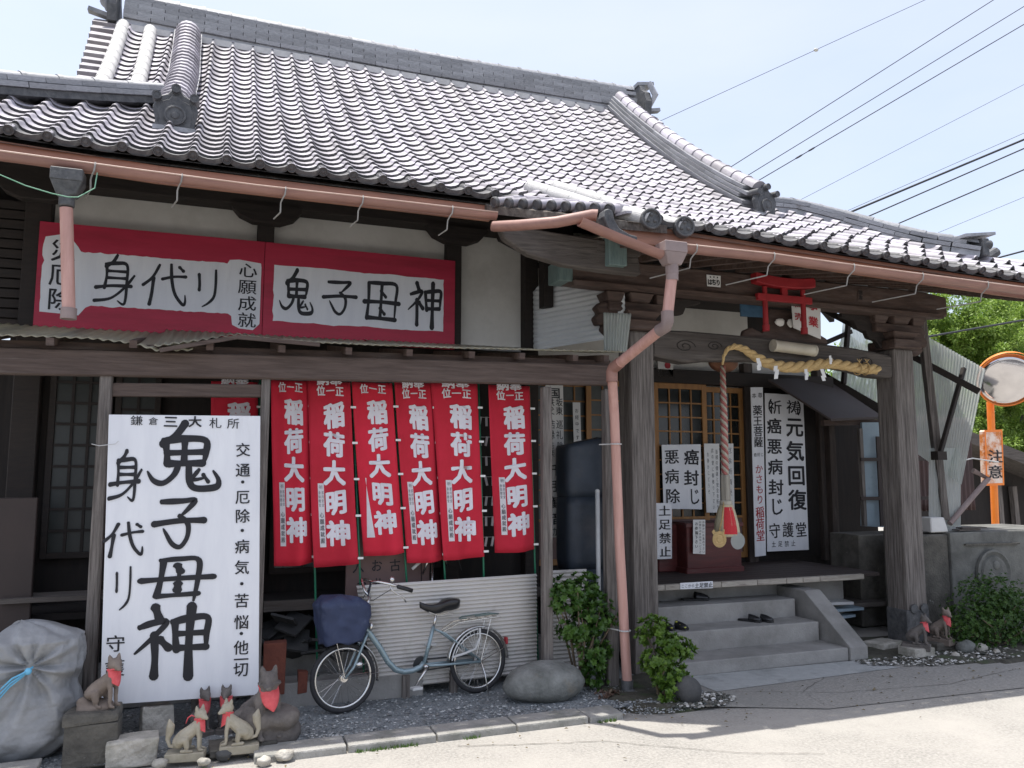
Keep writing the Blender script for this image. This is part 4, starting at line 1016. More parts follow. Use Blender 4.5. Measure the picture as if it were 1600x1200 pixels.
# ---- lean-to shed
shed = thing('lean_to_shed', 'weathered timber lean-to with sagging corrugated roof along the temple front', 'lean-to shed', (1.0, 6.45, 0))
mb = MB(); mb.beam((-1.9, 6.44, 2.625), (3.33, 6.44, 2.735), .09, .185); mb.build('front_beam', M_BROWNX, shed, bevel=.008)
mb = MB(); mb.beam((-.80, 6.47, 2.46), (.33, 6.47, 2.49), .06, .10); mb.build('lower_rail', M_BROWNX, shed, bevel=.005)
mb = MB(); mb.beam((-1.9, 6.5, 2.76), (3.33, 6.5, 2.855), .05, .05); mb.build('eave_batten', M_WOOD, shed)
for x0, x1 in ((-.84, -.755), (.285, .35), (2.64, 2.725), (3.24, 3.345)):
    lean = .02 if x0 < 0 else -.01
    mb = MB(); mb.box(((x0+x1)/2, 6.46, 1.30), (x1-x0, .085, 2.62)); mb.build('post', M_GREYV, shed, bevel=.008)
for i, x in enumerate([-1.6, -1.15, -.62, -.1, .42, .93, 1.42, 1.95, 2.4, 2.9, 3.2]):
    mb = MB(); mb.beam((x, 6.30, 2.76+.022*i*.5), (x, 7.6, 3.03), .05, .055); mb.build('rafter', M_WOOD, shed)
def leanroof(name, x0, x1, zf, zb, yf, yb, mat, ribs, sag):
    m = MB(); per = 8; N = ribs*per; K = 10
    for i in range(N+1):
        x = x0+(x1-x0)*i/N
        for k in range(K+1):
            t = k/K; y = yf+(yb-yf)*t+.012*noise.noise(Vector((x*3, 0, 2)))*(1-t)
            z = zf(x)*(1-t)+zb*t+.006*math.cos(i*2*math.pi/per)-sag*math.sin(math.pi*t)
            m.v.append((x, y, z))
    for i in range(N):
        for k in range(K): q = K+1; m.f.append((i*q+k, i*q+k+1, (i+1)*q+k+1, (i+1)*q+k))
    o = m.build(name, mat, shed, smooth=True); md = o.modifiers.new('thickness', 'SOLIDIFY'); md.thickness = .0025
    return o
F1 = lambda x: float(np.interp(x, [-1.9, -1.46, -.9, -.62, -.46, -.25], [2.80, 2.80, 2.81, 2.79, 2.745, 2.76]))
F2 = lambda x: float(np.interp(x, [-.48, -.25, .09, .4, .71, 1.76, 3.36], [2.775, 2.82, 2.90, 2.875, 2.87, 2.885, 2.935]))
leanroof('corrugated_roof_sheet', -1.9, -.22, F1, 3.09, 6.30, 7.56, M_TIN, 24, .01)
leanroof('corrugated_roof_sheet', -.48, 1.35, F2, 3.12, 6.29, 7.56, M_TIN, 28, .01)
leanroof('corrugated_roof_sheet', 1.25, 3.40, lambda x: F2(x)+.006, 3.13, 6.31, 7.56, M_TIN, 32, .01)
mb = MB(); mb.beam((-.44, 6.27, 2.742), (.09, 6.27, 2.872), .02, .03); mb.beam((.09, 6.27, 2.872), (.7, 6.27, 2.848), .02, .03); mb.build('edge_batten', M_BROWNX, shed)

# corrugated panel hung between the lean-to posts, and its right neighbour
cp = corrugated((1.10, 6.74, .93), (1.60, 0, .03), (0, 0, -.85), 26, .008, "corrugated_panel", M_CORR, None, clip=lambda s_, t: (s_*(1-.11*t)+.11*t, t))
tag(cp, 'beige horizontally ribbed steel panel screening the space behind the bicycle', 'panel')
for x in (1.52, 1.93): 
    mb = MB(); mb.box((x, 6.72, .08), (.06, .05, .22)); mb.build('panel_foot', M_GREYV, cp)
cp2 = corrugated((2.86, 6.84, .97), (.38, 0, 0), (0, 0, -.90), 25, .008, 'corrugated_panel', M_CORR, None)
tag(cp2, 'narrow ribbed steel panel behind the shrub, right of the wider panel', 'panel')
# ------------------------------------------------------------------ writing
GL = {}
def glyph(ch, bold=0.0):
    k = (ch, bold)
    if k in GL: return GL[k]
    c = bpy.data.curves.new('glyph', 'FONT'); c.body = ch; c.size = 1; c.offset = bold; c.resolution_u = 2
    o = bpy.data.objects.new('glyph', c); COL.objects.link(o)
    dg = bpy.context.evaluated_depsgraph_get(); me = o.to_mesh()
    v = [(p.co.x-.5, p.co.y-.38) for p in me.vertices]; f = [tuple(p.vertices) for p in me.polygons]
    o.to_mesh_clear(); bpy.data.objects.remove(o); bpy.data.curves.remove(c)
    GL[k] = (v, f); return GL[k]
BR = {
 '鬼': [([(.50, 1.02), (.38, .86), (.22, .74)], 1), ([(.24, .78), (.25, .6), (.28, .46)], .9), ([(.24, .78), (.5, .80), (.80, .79), (.80, .6), (.77, .47)], 1), ([(.26, .61), (.78, .62)], .8), ([(.51, .79), (.50, .47)], .9), ([(.28, .46), (.77, .47)], .9),
       ([(.42, .46), (.36, .30), (.22, .20), (.08, .23), (.0, .36)], .8), ([(.58, .46), (.58, .22), (.66, .12), (.84, .10), (.98, .14), (1.0, .24), (.92, .36)], .95), ([(.72, .37), (.63, .24), (.80, .26)], .55), ([(.78, .32), (.85, .21)], .5)],
 '子': [([(.20, .90), (.55, .92), (.78, .93), (.68, .78), (.52, .64)], 1), ([(.52, .64), (.64, .50), (.64, .28), (.52, .10), (.38, .14), (.26, .32), (.20, .42)], .9), ([(.04, .50), (.5, .55), (.96, .56)], 1)],
 '母': [([(.28, .90), (.55, .92), (.82, .90), (.80, .5), (.74, .02)], 1), ([(.30, .90), (.26, .5), (.20, .14)], .9), ([(.20, .14), (.5, .15), (.80, .17)], .95), ([(-.02, .48), (.5, .50), (1.02, .52)], 1.05), ([(.50, .78), (.54, .66)], 1.15), ([(.52, .40), (.50, .26)], 1.2), ([(.53, .80), (.52, .2)], .6)],
 '神': [([(.26, 1.0), (.32, .84)], 1.1), ([(.08, .74), (.24, .79), (.42, .80), (.28, .60), (.0, .36)], .9), ([(.26, .60), (.27, .3), (.26, .02)], 1), ([(.32, .54), (.44, .42)], 1), ([(.52, .80), (.54, .58), (.56, .38)], .9), ([(.52, .80), (.75, .84), (.98, .84), (.97, .6), (.95, .40)], 1), ([(.55, .61), (.95, .62)], .8), ([(.57, .40), (.95, .42)], .9), ([(.75, 1.02), (.74, .5), (.72, -.02)], 1.15)],
 '身': [([(.50, 1.02), (.42, .9), (.28, .80)], .9), ([(.28, .84), (.28, .6), (.26, .36)], .8), ([(.28, .84), (.5, .86), (.74, .85), (.75, .5), (.72, .06), (.56, .10)], .9), ([(.29, .70), (.74, .71)], .7), ([(.29, .56), (.74, .57)], .7), ([(.06, .36), (.4, .39), (.86, .42)], .8), ([(.92, .64), (.7, .38), (.4, .16), (.04, .08)], .7)],
 '代': [([(.36, .96), (.22, .66), (.02, .46)], .8), ([(.24, .64), (.22, .3), (.18, .02)], .9), ([(.44, .64), (.70, .70), (.96, .72)], .8), ([(.62, .98), (.66, .6), (.76, .28), (.92, .06), (.97, .12), (.98, .28)], .9), ([(.82, .94), (.92, .86)], .8)],
 'リ': [([(.22, .86), (.24, .6), (.24, .44)], .95), ([(.76, .98), (.76, .6), (.72, .26), (.56, .08), (.36, -.04)], .9)],
}
def brush(ch, w, rnd):
    """pointed-brush strokes as ribbons with rounded ends"""
    out = []
    for pts, k in BR[ch]:
        P = [Vector((x+rnd.gauss(0, .006), y+rnd.gauss(0, .006), 0)) for x, y in pts]; n = len(P); C_ = []
        for i in range(n-1):
            p0 = P[max(i-1, 0)]; p1 = P[i]; p2 = P[i+1]; p3 = P[min(i+2, n-1)]
            sharp = False
            for j in range(6):
                t = j/6; C_.append(.5*((2*p1)+(p2-p0)*t+(2*p0-5*p1+4*p2-p3)*t*t+(3*p1-p0-3*p2+p3)*t**3))
        C_.append(P[-1]); m = len(C_); L = []; R = []
        turn = sum(abs((C_[i]-C_[i-1]).angle(C_[i+1]-C_[i], 0)) for i in range(1, m-1)); ph = rnd.random()*6
        for i, p in enumerate(C_):
            d = (C_[min(i+1, m-1)]-C_[max(i-1, 0)]); d.normalize(); q = Vector((-d.y, d.x, 0)); t = i/(m-1)
            ww = w*k*.5*(1.10-.26*math.sin(math.pi*t)+.05*math.sin(t*9+ph))*(1 if turn < .95 or t < .62 else 1-.72*((t-.62)/.38)**1.3)*(1-.30*max(0, 1-t*7) if turn > .5 else 1)
            L.append(p+q*ww); R.append(p-q*ww)
        d0 = (C_[1]-C_[0]).normalized(); d1 = (C_[-1]-C_[-2]).normalized(); wk = w*k*.5
        cap0 = [C_[0]-d0*wk*math.cos(a)+Vector((-d0.y, d0.x, 0))*wk*math.sin(a) for a in (-.9, -.3, .3, .9)]
        we = (L[-1]-R[-1]).length/2
        cap1 = [C_[-1]+d1*we*math.cos(a)+Vector((-d1.y, d1.x, 0))*we*math.sin(a) for a in (.9, .3, -.3, -.9)]
        vs = []; fs = []
        vs += L+R; m_ = m
        for i in range(m-1): fs.append((m_+i, m_+i+1, i+1, i))
        b = len(vs); vs += cap0; fs.append((m_, )+(0,)+tuple(b+i for i in (3, 2, 1, 0)))
        b = len(vs); vs += cap1; fs.append((m-1, 2*m-1)+tuple(b+i for i in (3, 2, 1, 0)))
        out.append(([(v.x-.5, v.y-.5) for v in vs], fs))
    return out
def lettering(items, frame, parent, mat, name='lettering', eps=.0035, seed=1, warp=None):
    """items: (char, u, v, width, height, bold|'brush', rot) in sign units; frame(u, v, w) -> world point"""
    rnd = random.Random(seed); mb = MB(); lay = 0
    for it in items:
        ch, u, v, w, h, bold = it[:6]; rot = it[6] if len(it) > 6 else rnd.gauss(0, .02)
        ca, sa = math.cos(rot), math.sin(rot)
        if isinstance(bold, tuple): shapes = brush(ch, bold[1], rnd)
        else:
            gv0, gf0 = glyph(ch, 0.0); b_ = bold*.95
            offs = [(0, 0)] if b_ < .003 else [(0, 0), (b_, b_*.5), (-b_, b_*.5), (b_, -b_*.6), (-b_, -b_*.6)]+([(0, b_*.9), (0, -b_*.9)] if b_ > .02 else [])
            shapes = [([(x+ox, y+oy) for x, y in gv0], gf0) for ox, oy in offs]
        for gv_, gf in shapes:
            lay = (lay+1) % 22
            vs = []
            for x, y in gv_:
                x, y = x*w, y*h; vs.append(frame(u+x*ca-y*sa, v+x*sa+y*ca, eps+lay*.00012))
            mb.add(vs, gf)
        if name in ('brushed_lettering', 'white_lettering'):
            me = bpy.data.meshes.new('character'); me.from_pydata([tuple(p) for p in mb.v], [], mb.f); me.update(); me.materials.append(mat)
            link(bpy.data.objects.new('character', me), parent); mb = MB()
    if not mb.v: return None
    me = bpy.data.meshes.new(name); me.from_pydata([tuple(p) for p in mb.v], [], mb.f); me.update(); me.materials.append(mat)
    return tag(link(bpy.data.objects.new(name, me), parent), kind='stuff')
def col(s, u, v0, v1, w, h, b, jit=.02, seed=0):
    r = random.Random(seed+len(s)); n = len(s); out = []
    for i, ch in enumerate(s):
        if ch == ' ': continue
        v = v0+(v1-v0)*(i/(n-1) if n > 1 else 0)
        out.append((ch, u+r.gauss(0, jit*w), v, w, h, b, r.gauss(0, .025)))
    return out
def row(s, u0, u1, v, w, h, b, seed=0):
    r = random.Random(seed+7*len(s)); n = len(s); return [(ch, u0+(u1-u0)*(i/(n-1) if n > 1 else 0), v+r.gauss(0, .02*h), w, h, b, r.gauss(0, .03)) for i, ch in enumerate(s) if ch != ' ']
class Board:
    """flat board given by four corners (top-left, top-right, bottom-right, bottom-left); u,v run 0..1 from top-left"""
    def __init__(s, name, cs, t, mat, label, cat, group=None, parent=None, bevel=.002, **kw):
        s.c = [Vector(c) for c in cs]; tl, tr, br, bl = s.c
        s.n = (tr-tl).cross(bl-tl).normalized()
        if s.n.y > 0: s.n.negate()
        mb = MB(); mb.add([p for p in s.c]+[p-s.n*t for p in s.c], [(0, 1, 2, 3), (7, 6, 5, 4), (0, 4, 5, 1), (1, 5, 6, 2), (2, 6, 7, 3), (3, 7, 4, 0)])
        s.o = mb.build(name, mat, parent, bevel=bevel)
        tag(s.o, label, cat, group)
        s.W = (tr-tl).length; s.Hh = (bl-tl).length
    def fr(s, u, v, e):
        u = u/s.W; v = v/s.Hh
        tl, tr, br, bl = s.c; return tl.lerp(tr, u).lerp(bl.lerp(br, u), v)+s.n*e
    def frame(s, u, v, e):     # u right, v down in metres from top-left, glyph y is up
        return s.fr(u, v, e)
    def write(s, items, mat=None, name='lettering', **k):
        # items carry v measured downward; flip the glyph's own y
        f = lambda u, v, e: s.fr(u, -v, e)
        return lettering([(i[0], i[1], -i[2])+tuple(i[3:]) for i in items], f, s.o, mat or M_INK, name, **k)
    def patch(s, poly, mat, name, e=.002, t=.0015):
        m = MB(); n = len(poly); m.add([s.fr(u, v, e) for u, v in poly], [tuple(range(n))]); return m.build(name, mat, s.o)

# --- large white sign board between the left posts
B = Board('sign_board', [(-.755, 6.33, 2.27), (.28, 6.33, 2.285), (.335, 6.30, .245), (-.705, 6.30, .27)], .03, M_WHITE,
          'large white standing signboard with big black brushed characters before the lean-to', 'sign')
Wd, Hd = B.W, B.Hh     # 1.03 x 2.04
sx, sy = Wd/640., Hd/1170.   # units of the enlarged photograph (691x1200 crop)
def bp_(x, y): return ((x-42)*sx, (y-18)*sy)
it = []
for ch, x, y, w, h in (('鬼', 353, 212, 300, 300), ('子', 340, 475, 225, 230), ('母', 335, 700, 280, 190), ('神', 320, 955, 300, 275)):
    u, v = bp_(x, y); it.append((ch, u, v, w*sx, h*sy, ('b', .114), 0))
for ch, x, y, w, h in (('身', 118, 280, 145, 205), ('代', 115, 535, 160, 140), ('リ', 120, 730, 100, 165)):
    u, v = bp_(x, y); it.append((ch, u, v, w*sx, h*sy, ('b', .112), 0))
B.write(it, M_INK, 'brushed_lettering')
it = []
for ch, x, y, s in (('鎌', 155, 42, 52), ('倉', 223, 44, 40), ('三', 295, 46, 62), ('大', 397, 45, 58), ('札', 485, 50, 56), ('所', 562, 52, 56)):
    u, v = bp_(x, y); it.append((ch, u, v, s*sx, s*.85*sy, .028 if ch in '三大' else .004))
for ch, y in (('交', 165), ('通', 252), ('・', 303), ('厄', 367), ('除', 447), ('・', 508), ('病', 575), ('気', 662), ('・', 730), ('苦', 800), ('悩', 888), ('・', 935), ('他', 992), ('一', 1040), ('切', 1080)):
    u, v = bp_(606, y); it.append((ch, u, v, 66*sx, 62*sy, .012))
for ch, y in (('守', 950), ('護', 1045)):
    u, v = bp_(95, y); it.append((ch, u, v, 78*sx, 70*sy, .010))
B.write(it, M_INK, 'small_lettering', seed=3)
mb = MB(); mb.tube([(-.86, 6.38, 2.06), (-.80, 6.29, 2.045), (-.70, 6.31, 2.06), (-.68, 6.30, 2.08)], .003, 5); mb.build('tie_wire', M_ALU, B.o)

# --- two red-bordered boards on the upper wall (full plywood sheets)
def ragged(x0, y0, x1, y1, amp, seed, n=26):
    r = random.Random(seed); P = []
    for (a, b) in (((x0, y0), (x1, y0)), ((x1, y0), (x1, y1)), ((x1, y1), (x0, y1)), ((x0, y1), (x0, y0))):
        L = math.hypot(b[0]-a[0], b[1]-a[1]); k = max(4, int(n*L/1.8))
        for i in range(k):
            t = i/k; j = noise.noise(Vector((t*9, seed, L)))*amp*1.6+r.gauss(0, amp*.35)
            dx, dy = (b[1]-a[1])/L, -(b[0]-a[0])/L
            P.append((a[0]+(b[0]-a[0])*t+dx*j, a[1]+(b[1]-a[1])*t+dy*j))
    return P
BL = Board('sign_board', [(-1.50, 7.50, 3.97), (.318, 7.50, 3.975), (.318, 7.50, 3.07), (-1.50, 7.50, 3.055)], .03, M_RED,
           'red-bordered board on the upper wall, the one crossed by the left downpipe', 'sign')
BL.patch(ragged(.04, .14, 1.81, .80, .0, 2) if False else (lambda: [(.05, .13), (.16, .10), (.24, .12), (.30, .20)]+[(x, .235+.008*noise.noise(Vector((x*7, 1, 0)))+random.gauss(0, .0025)) for x in np.linspace(.32, 1.5, 40)]+[(1.52, .20), (1.60, .19), (1.79, .21)]+[(1.795, y) for y in np.linspace(.25, .78, 8)]+[(1.74, .84), (1.62, .83), (1.56, .80), (1.55, .72)]+[(x, .70+.006*noise.noise(Vector((x*8, 5, 0)))+random.gauss(0, .0025)) for x in np.linspace(1.52, .42, 40)]+[(.38, .72), (.33, .79), (.04, .775)]+[(.038+random.gauss(0, .003), y) for y in np.linspace(.7, .2, 12)])(), M_WHITE, 'white_field')
it = [('身', .60, .475, .34, .43, ('b', 1.1*.085), 0), ('代', .99, .475, .36, .38, ('b', 1.1*.085), 0), ('リ', 1.34, .475, .26, .33, ('b', 1.1*.10), 0)]
BL.write(it, M_INK, 'brushed_lettering', eps=.0045)
BL.write(col('災厄除', .185, .24, .66, .19, .20, .012)+col('心願成就', 1.68, .285, .75, .165, .145, .008), M_INK, 'small_lettering', eps=.0045)
BRR = Board('sign_board', [(.322, 7.50, 3.975), (2.14, 7.50, 3.965), (2.14, 7.50, 3.065), (.322, 7.50, 3.07)], .03, M_RED,
            'red-bordered board with four big characters on the upper wall, nearer the porch', 'sign')
BRR.patch(ragged(.085, .205, 1.70, .735, .006, 9, 40), M_WHITE, 'white_field')
it = [('鬼', .29, .475, .30, .44, ('b', 1.1*.098), 0), ('子', .69, .475, .33, .37, ('b', 1.1*.09), 0), ('神', 1.51, .475, .33, .42, ('b', 1.1*.098), 0)]
BRR.write(it, M_INK, 'brushed_lettering', eps=.0045)
# the third character is written here with an outer box and dots joined by a stem
BR['母'] = [([(.12, .93), (.5, .95), (.92, .92), (.90, .5), (.86, .04)], 1), ([(.12, .93), (.10, .5), (.06, .08)], .9), ([(.06, .09), (.45, .08), (.88, .07)], 1), ([(-.02, .47), (.5, .48), (1.0, .47)], 1), ([(.49, .90), (.47, .5), (.44, .10)], .9), ([(.46, .74), (.60, .62)], .8), ([(.44, .34), (.56, .20)], .8)]
BRR.write([('母', 1.09, .475, .33, .40, ('b', 1.1*.098), 0)], M_INK, 'brushed_lettering', eps=.0045)

# --- red banners on green poles
def banner(x0t, x1t, zt, x0b, x1b, zb, y, label, shift=0, folds=1, strip=True, low=0, fold_strip=False):
    Wt = .35; t = thing('banner', label, 'banner', ((x0t+x1t)/2, y, zb), 0, 'red banners hung side by side under the lean-to beam')
    fa = random.uniform(0, 6); y = y+.17
    def P(u, v, e=0):        # u 0..1 across, v 0..1 downward
        x = (x0t+(x1t-x0t)*u)*(1-v)+(x0b+(x1b-x0b)*u)*v+.012*math.sin(v*3.1+fa)*v
        z = zt+(zb-zt)*v-.010*math.sin(u*math.pi)*v+.02*(u-.5)*v
        yy = y+folds*(.026*math.sin(u*5.6+fa+v*2.2)*(.3+v)+.009*math.sin(u*12+v*4+fa))-.02*v
        return Vector((x, yy-e, z))
    m = MB(); nu, nv = 14, 24
    for j in range(nv+1):
        for i in range(nu+1): m.v.append(tuple(P(i/nu, j/nv)))
    for j in range(nv):
        for i in range(nu): q = nu+1; m.f.append((j*q+i, j*q+i+1, (j+1)*q+i+1, (j+1)*q+i))
    cl = m.build('cloth', M_CLOTH, t, smooth=True); md = cl.modifiers.new('thickness', 'SOLIDIFY'); md.thickness = .0015; md.offset = 0
    # writing follows the cloth; banner is 1.5 m high here
    Lh = zt-zb; Lw = (x1t-x0t)
    items = []
    off = low
    k = 1.47/Lh
    if off > -.02: items += [('納', .36, -.005+off, .30, .055, .03), ('奉', .66, -.005+off, .30, .055, .03)]
    items += [('位', .30, .052+off, .21, .058, .03), ('一', .52, .050+off, .20, .05, .03), ('正', .74, .052+off, .21, .058, .03)]
    for ch, vv, hh, ww in (('稲', .185, .145, .50), ('荷', .345, .140, .50), ('大', .500, .140, .52), ('明', .660, .135, .50), ('神', .825, .140, .54)):
        items.append((ch, .58+.02*math.sin(vv*9), vv+off*.9, ww, hh, .045))
    f = lambda u, v, e: P(u, -v, .004+e)
    its = [(i[0], i[1], -i[2])+tuple(i[3:]) for i in items if i[2] > -.02]
    # clip anything above the beam by leaving it partly hidden behind it
    lettering(its, f, t, M_CLW, 'white_lettering', seed=int(x0t*100) % 97, eps=.001)
    if strip:
        m = MB(); u0, u1 = (.17, .31); s0 = P(u0, .56); 
        for j in range(9):
            v = .555+.34*j/8; m.v += [tuple(P(u0+(.10*(1-j/8)-.05 if fold_strip else 0), v, .003)), tuple(P(u1 if not fold_strip else u0+.02+.13*(j/8), v, .003))]
        for j in range(8): m.f.append((2*j, 2*j+1, 2*j+3, 2*j+2))
        s_ = m.build('paper_strip', M_SLIP, t)
        its = []
        for q, ch in enumerate('家内安全'): its += [(ch, .275, -(.605+q*.022), .055, .020, .0)]
        for q, ch in enumerate('身体健全'): its += [(ch, .205, -(.605+q*.022), .055, .020, .0)]
        its += [('祈', .24, -.575, .09, .022, .0)]+[(ch, .24, -(.725+q*.034), .10, .030, .01) for q, ch in enumerate('心願成就殿')]
        if not fold_strip: lettering(its, lambda u, v, e: P(u, -v, .0045+e), s_, M_INKG, 'small_lettering', eps=.0005, seed=2)
    # pole on the right edge with white loops
    m = MB(); pt = P(1.03, 0)+Vector((.012, .03, .05)); pb = P(1.03, 1)+Vector((.012, .03, 0)); pt.y = pb.y = y+.06; pb2 = pt.lerp(pb, 1+(pb.z-.03)/(pt.z-pb.z)*1.0); pb2.z = .03
    m.tube([pt, pb, pb2], .009, 8); m.build('pole', M_GREEN, t, smooth=True)
    for v in (.14, .34, .54, .74, .97):
        p = P(1.0, v); q = pt.lerp(pb, v); m = MB(); m.box(((p.x+q.x)/2+.004, min(p.y, q.y)-.012, p.z), (.045, .006, .018)); m.build('loop', M_PAPER, t)
    return t
YB = 6.62
banner(-.09, .28, 2.62, -.05, .33, 1.13, 6.9, 'red banner half hidden behind the top of the large white signboard', low=0)
banner(.375, .675, 2.62, .44, .745, 1.115, 6.66, 'red banner next to the grey post, just right of the white signboard', low=-.015)
banner(.665, 1.02, 2.62, .755, 1.115, 1.10, 6.62, 'red banner hanging directly above the bicycle basket cover', low=.0)
banner(1.035, 1.385, 2.63, 1.16, 1.50, 1.17, 6.66, 'red banner with its paper strip twisted and folded, third along the gap', low=-.015, fold_strip=True)
banner(1.40, 1.73, 2.64, 1.53, 1.845, 1.10, 6.64, 'red banner above the saddle whose right edge tucks under its neighbour', low=.01)
banner(1.72, 2.15, 2.65, 1.845, 2.215, 1.12, 6.60, 'red banner whose green pole with white loops stands in the gap', low=.01)
banner(2.26, 2.66, 2.65, 2.325, 2.70, 1.16, 6.64, 'separate red banner beside the post near the entrance', low=.01)

# --- vertical painted board behind, beside the left porch post
Bd = Board('sign_board', [(3.16, 7.62, 2.86), (3.36, 7.62, 2.86), (3.37, 7.62, 1.20), (3.19, 7.62, 1.20)], .015, M_WHITE2,
           'tall narrow board of black characters behind the stacked dark vinyl bundle', 'sign')
Bd.write(col('四国', .10, .02, .175, .13, .12, .02)+col('坂東', .148, .27, .36, .085, .09, .005)+col('秩父', .052, .27, .36, .085, .09, .005)
         + col('巡礼', .148, .50, .61, .085, .10, .003)+col('結縁', .052, .50, .61, .085, .10, .003)+col('除苦', .148, .72, .80, .07, .085, 0)+col('与楽', .052, .72, .80, .07, .085, 0)
         + col('千手観音', .10, .97, 1.47, .15, .13, .02)+col('加', .09, 1.60, 1.6, .10, .09, .01))
Bd = Board('paper_notice', [(3.95, 8.68, 2.70), (4.05, 8.68, 2.70), (4.06, 8.68, 2.2), (3.96, 8.68, 2.2)], .004, M_PAPER,
           'narrow paper slip on the lattice door above the vinyl bundle', 'notice')
Bd.write(col('お経中です', .05, .10, .42, .05, .055, 0))

def bd(name, px4, Y, mat, label, cat='sign', t=.012, ddy=0):
    cs = [at(x, y, Y=Y) for x, y in px4]; return Board(name, cs, t, mat, label, cat)
# 癌封じ 悪病除
Bd = bd('sign_board', [(1034, 695), (1095, 694), (1097, 796), (1037, 795)], 8.66, M_WHITE, 'square white board with six characters in two columns on the lattice door')
w, h = Bd.W, Bd.Hh
Bd.write(col('癌封', w*.73, h*.20, h*.52, w*.40, h*.25, .022)+[('じ', w*.80, h*.80, w*.32, h*.28, .008)]+col('悪病除', w*.24, h*.19, h*.80, w*.38, h*.24, .015))
Bd = bd('sign_board', [(1025, 786), (1050, 786), (1050, 873), (1027, 874)], 8.12, M_WHITE, 'small narrow white board at floor level beside the left porch pillar')
w, h = Bd.W, Bd.Hh
Bd.write(col('土足禁止', w*.52, h*.14, h*.87, w*.80, h*.20, .018))
Bd = bd('paper_notice', [(1100, 693), (1124, 693), (1126, 801), (1104, 801)], 8.66, M_PAPER, 'paper of fine handwriting on the door, left half beside the bell rope', 'notice', .004)
w, h = Bd.W, Bd.Hh
Bd.write(col('皆様の健康と安全を祈り', w*.80, h*.12, h*.92, w*.17, h*.07, 0)+col('此の堂に御参り下さい', w*.52, h*.10, h*.92, w*.15, h*.07, 0)+col('お静かにどうぞ', w*.22, h*.16, h*.7, w*.14, h*.07, 0), M_INKG)
Bd = bd('paper_notice', [(1126, 693), (1146, 693), (1148, 803), (1128, 802)], 8.67, M_PAPER, 'paper notice hanging behind the red and cream bell rope', 'notice', .004)
w, h = Bd.W, Bd.Hh
Bd.write(col('厄除祈願受付', w*.62, h*.10, h*.85, w*.45, h*.09, .0), M_INKG)
# 薬王菩薩 / かさもり稲荷堂
Bd = bd('sign_board', [(1173, 605), (1192, 605), (1197, 868), (1180, 870)], 8.55, M_WHITE, 'long narrow white board with black and red characters by the door post')
w, h = Bd.W, Bd.Hh
Bd.write(row('本尊', w*.25, w*.75, h*.05, w*.38, h*.035, .0)+col('薬王菩薩', w*.5, h*.14, h*.33, w*.80, h*.065, .018)+row('癌封じ', w*.22, w*.8, h*.405, w*.25, h*.025, 0))
Bd.write(col('かさもり', w*.52, h*.49, h*.67, w*.70, h*.058, .006)+col('稲荷堂', w*.52, h*.745, h*.88, w*.80, h*.07, .015), M_INKR, 'red_lettering')
# 元気回復 ...
Bd = bd('sign_board', [(1195, 614), (1255, 618), (1264, 859), (1199, 862)], 8.62, M_WHITE, 'tall white board with two columns of large black characters under the metal hood')
w, h = Bd.W, Bd.Hh
Bd.write(row('祈祷', w*.25, w*.72, h*.085, w*.36, h*.095, .012)+col('元気回復', w*.74, h*.21, h*.68, w*.46, h*.135, .026)+col('癌悪病封', w*.22, h*.21, h*.60, w*.38, h*.105, .022)+[('じ', w*.24, h*.72, w*.36, h*.12, .015)]
         + row('守護堂', w*.18, w*.82, h*.87, w*.28, h*.10, .014)+row('土足禁止', w*.15, w*.62, h*.955, w*.11, h*.04, .0)+[('（', w*.03, h*.085, w*.3, h*.1, .02), ('）', w*.97, h*.085, w*.3, h*.1, .02)])
# step edge notice
Bd = bd('sign_board', [(1063, 911), (1114, 908), (1114, 919), (1063, 921)], 7.25, M_WHITE, 'little white strip sign on the porch floor edge above the top step', 'sign', .006)
w, h = Bd.W, Bd.Hh
Bd.write(row('ここから', w*.07, w*.38, h*.5, w*.10, h*.6, 0)+row('土足禁止', w*.50, w*.92, h*.5, w*.14, h*.8, .01))
# brown panel for old charms, behind the banners
Bd = Board('sign_board', [(1.05, 6.98, 1.50), (1.78, 6.98, 1.50), (1.78, 6.98, .62), (1.05, 6.98, .62)], .04, M_PINKB, 'dusty brown panel with black characters behind the bicycle handlebars', 'sign')
w, h = Bd.W, Bd.Hh
Bd.write(row('入お古', .10, .42, .44, .10, .11, .012)+row('れ札', .14, .28, .60, .10, .11, .008))
# pilgrim stickers on the porch beam
Bd = Board('sticker', [at(1104, 429, Y=6.57), at(1126, 431, Y=6.57), at(1126, 449, Y=6.57), at(1105, 447, Y=6.57)], .002, M_PAPER, 'small white pilgrim sticker with black letters on the dark porch beam', 'sticker', bevel=0)
w, h = Bd.W, Bd.Hh; Bd.write(row('はちり', w*.2, w*.8, h*.62, w*.34, h*.55, .05)+row('・・・', w*.25, w*.75, h*.18, w*.3, h*.5, .05))
Bd = Board('sticker', [at(1341, 452, Y=6.57), at(1348, 453, Y=6.57), at(1348, 470, Y=6.57), at(1341, 469, Y=6.57)], .002, M_BROWNX, 'faded brown pilgrim sticker on the porch beam near the right pillar', 'sticker', bevel=0)
w, h = Bd.W, Bd.Hh; Bd.write(col('日吉', w*.5, h*.28, h*.72, w*.9, h*.4, .03))
Bd = Board('sign_board', [at(1028, 552, Y=8.7), at(1052, 554, Y=8.7), at(1052, 590, Y=8.7), at(1028, 588, Y=8.7)], .02, M_WHITE2, 'small pale tablet with a dark red drop emblem above the door', 'sign')
m = MB(); c = Bd.fr(Bd.W*.62, Bd.Hh*.45, .004); pr = [(0, .075), (.03, .03), (.045, -.01), (.035, -.045), (0, -.055), (-.035, -.045), (-.045, -.01), (-.03, .03)]
m.add([c+Vector((a, 0, b)) for a, b in pr], [tuple(range(8))]); m.build('drop_emblem', M_INKR, Bd.o)

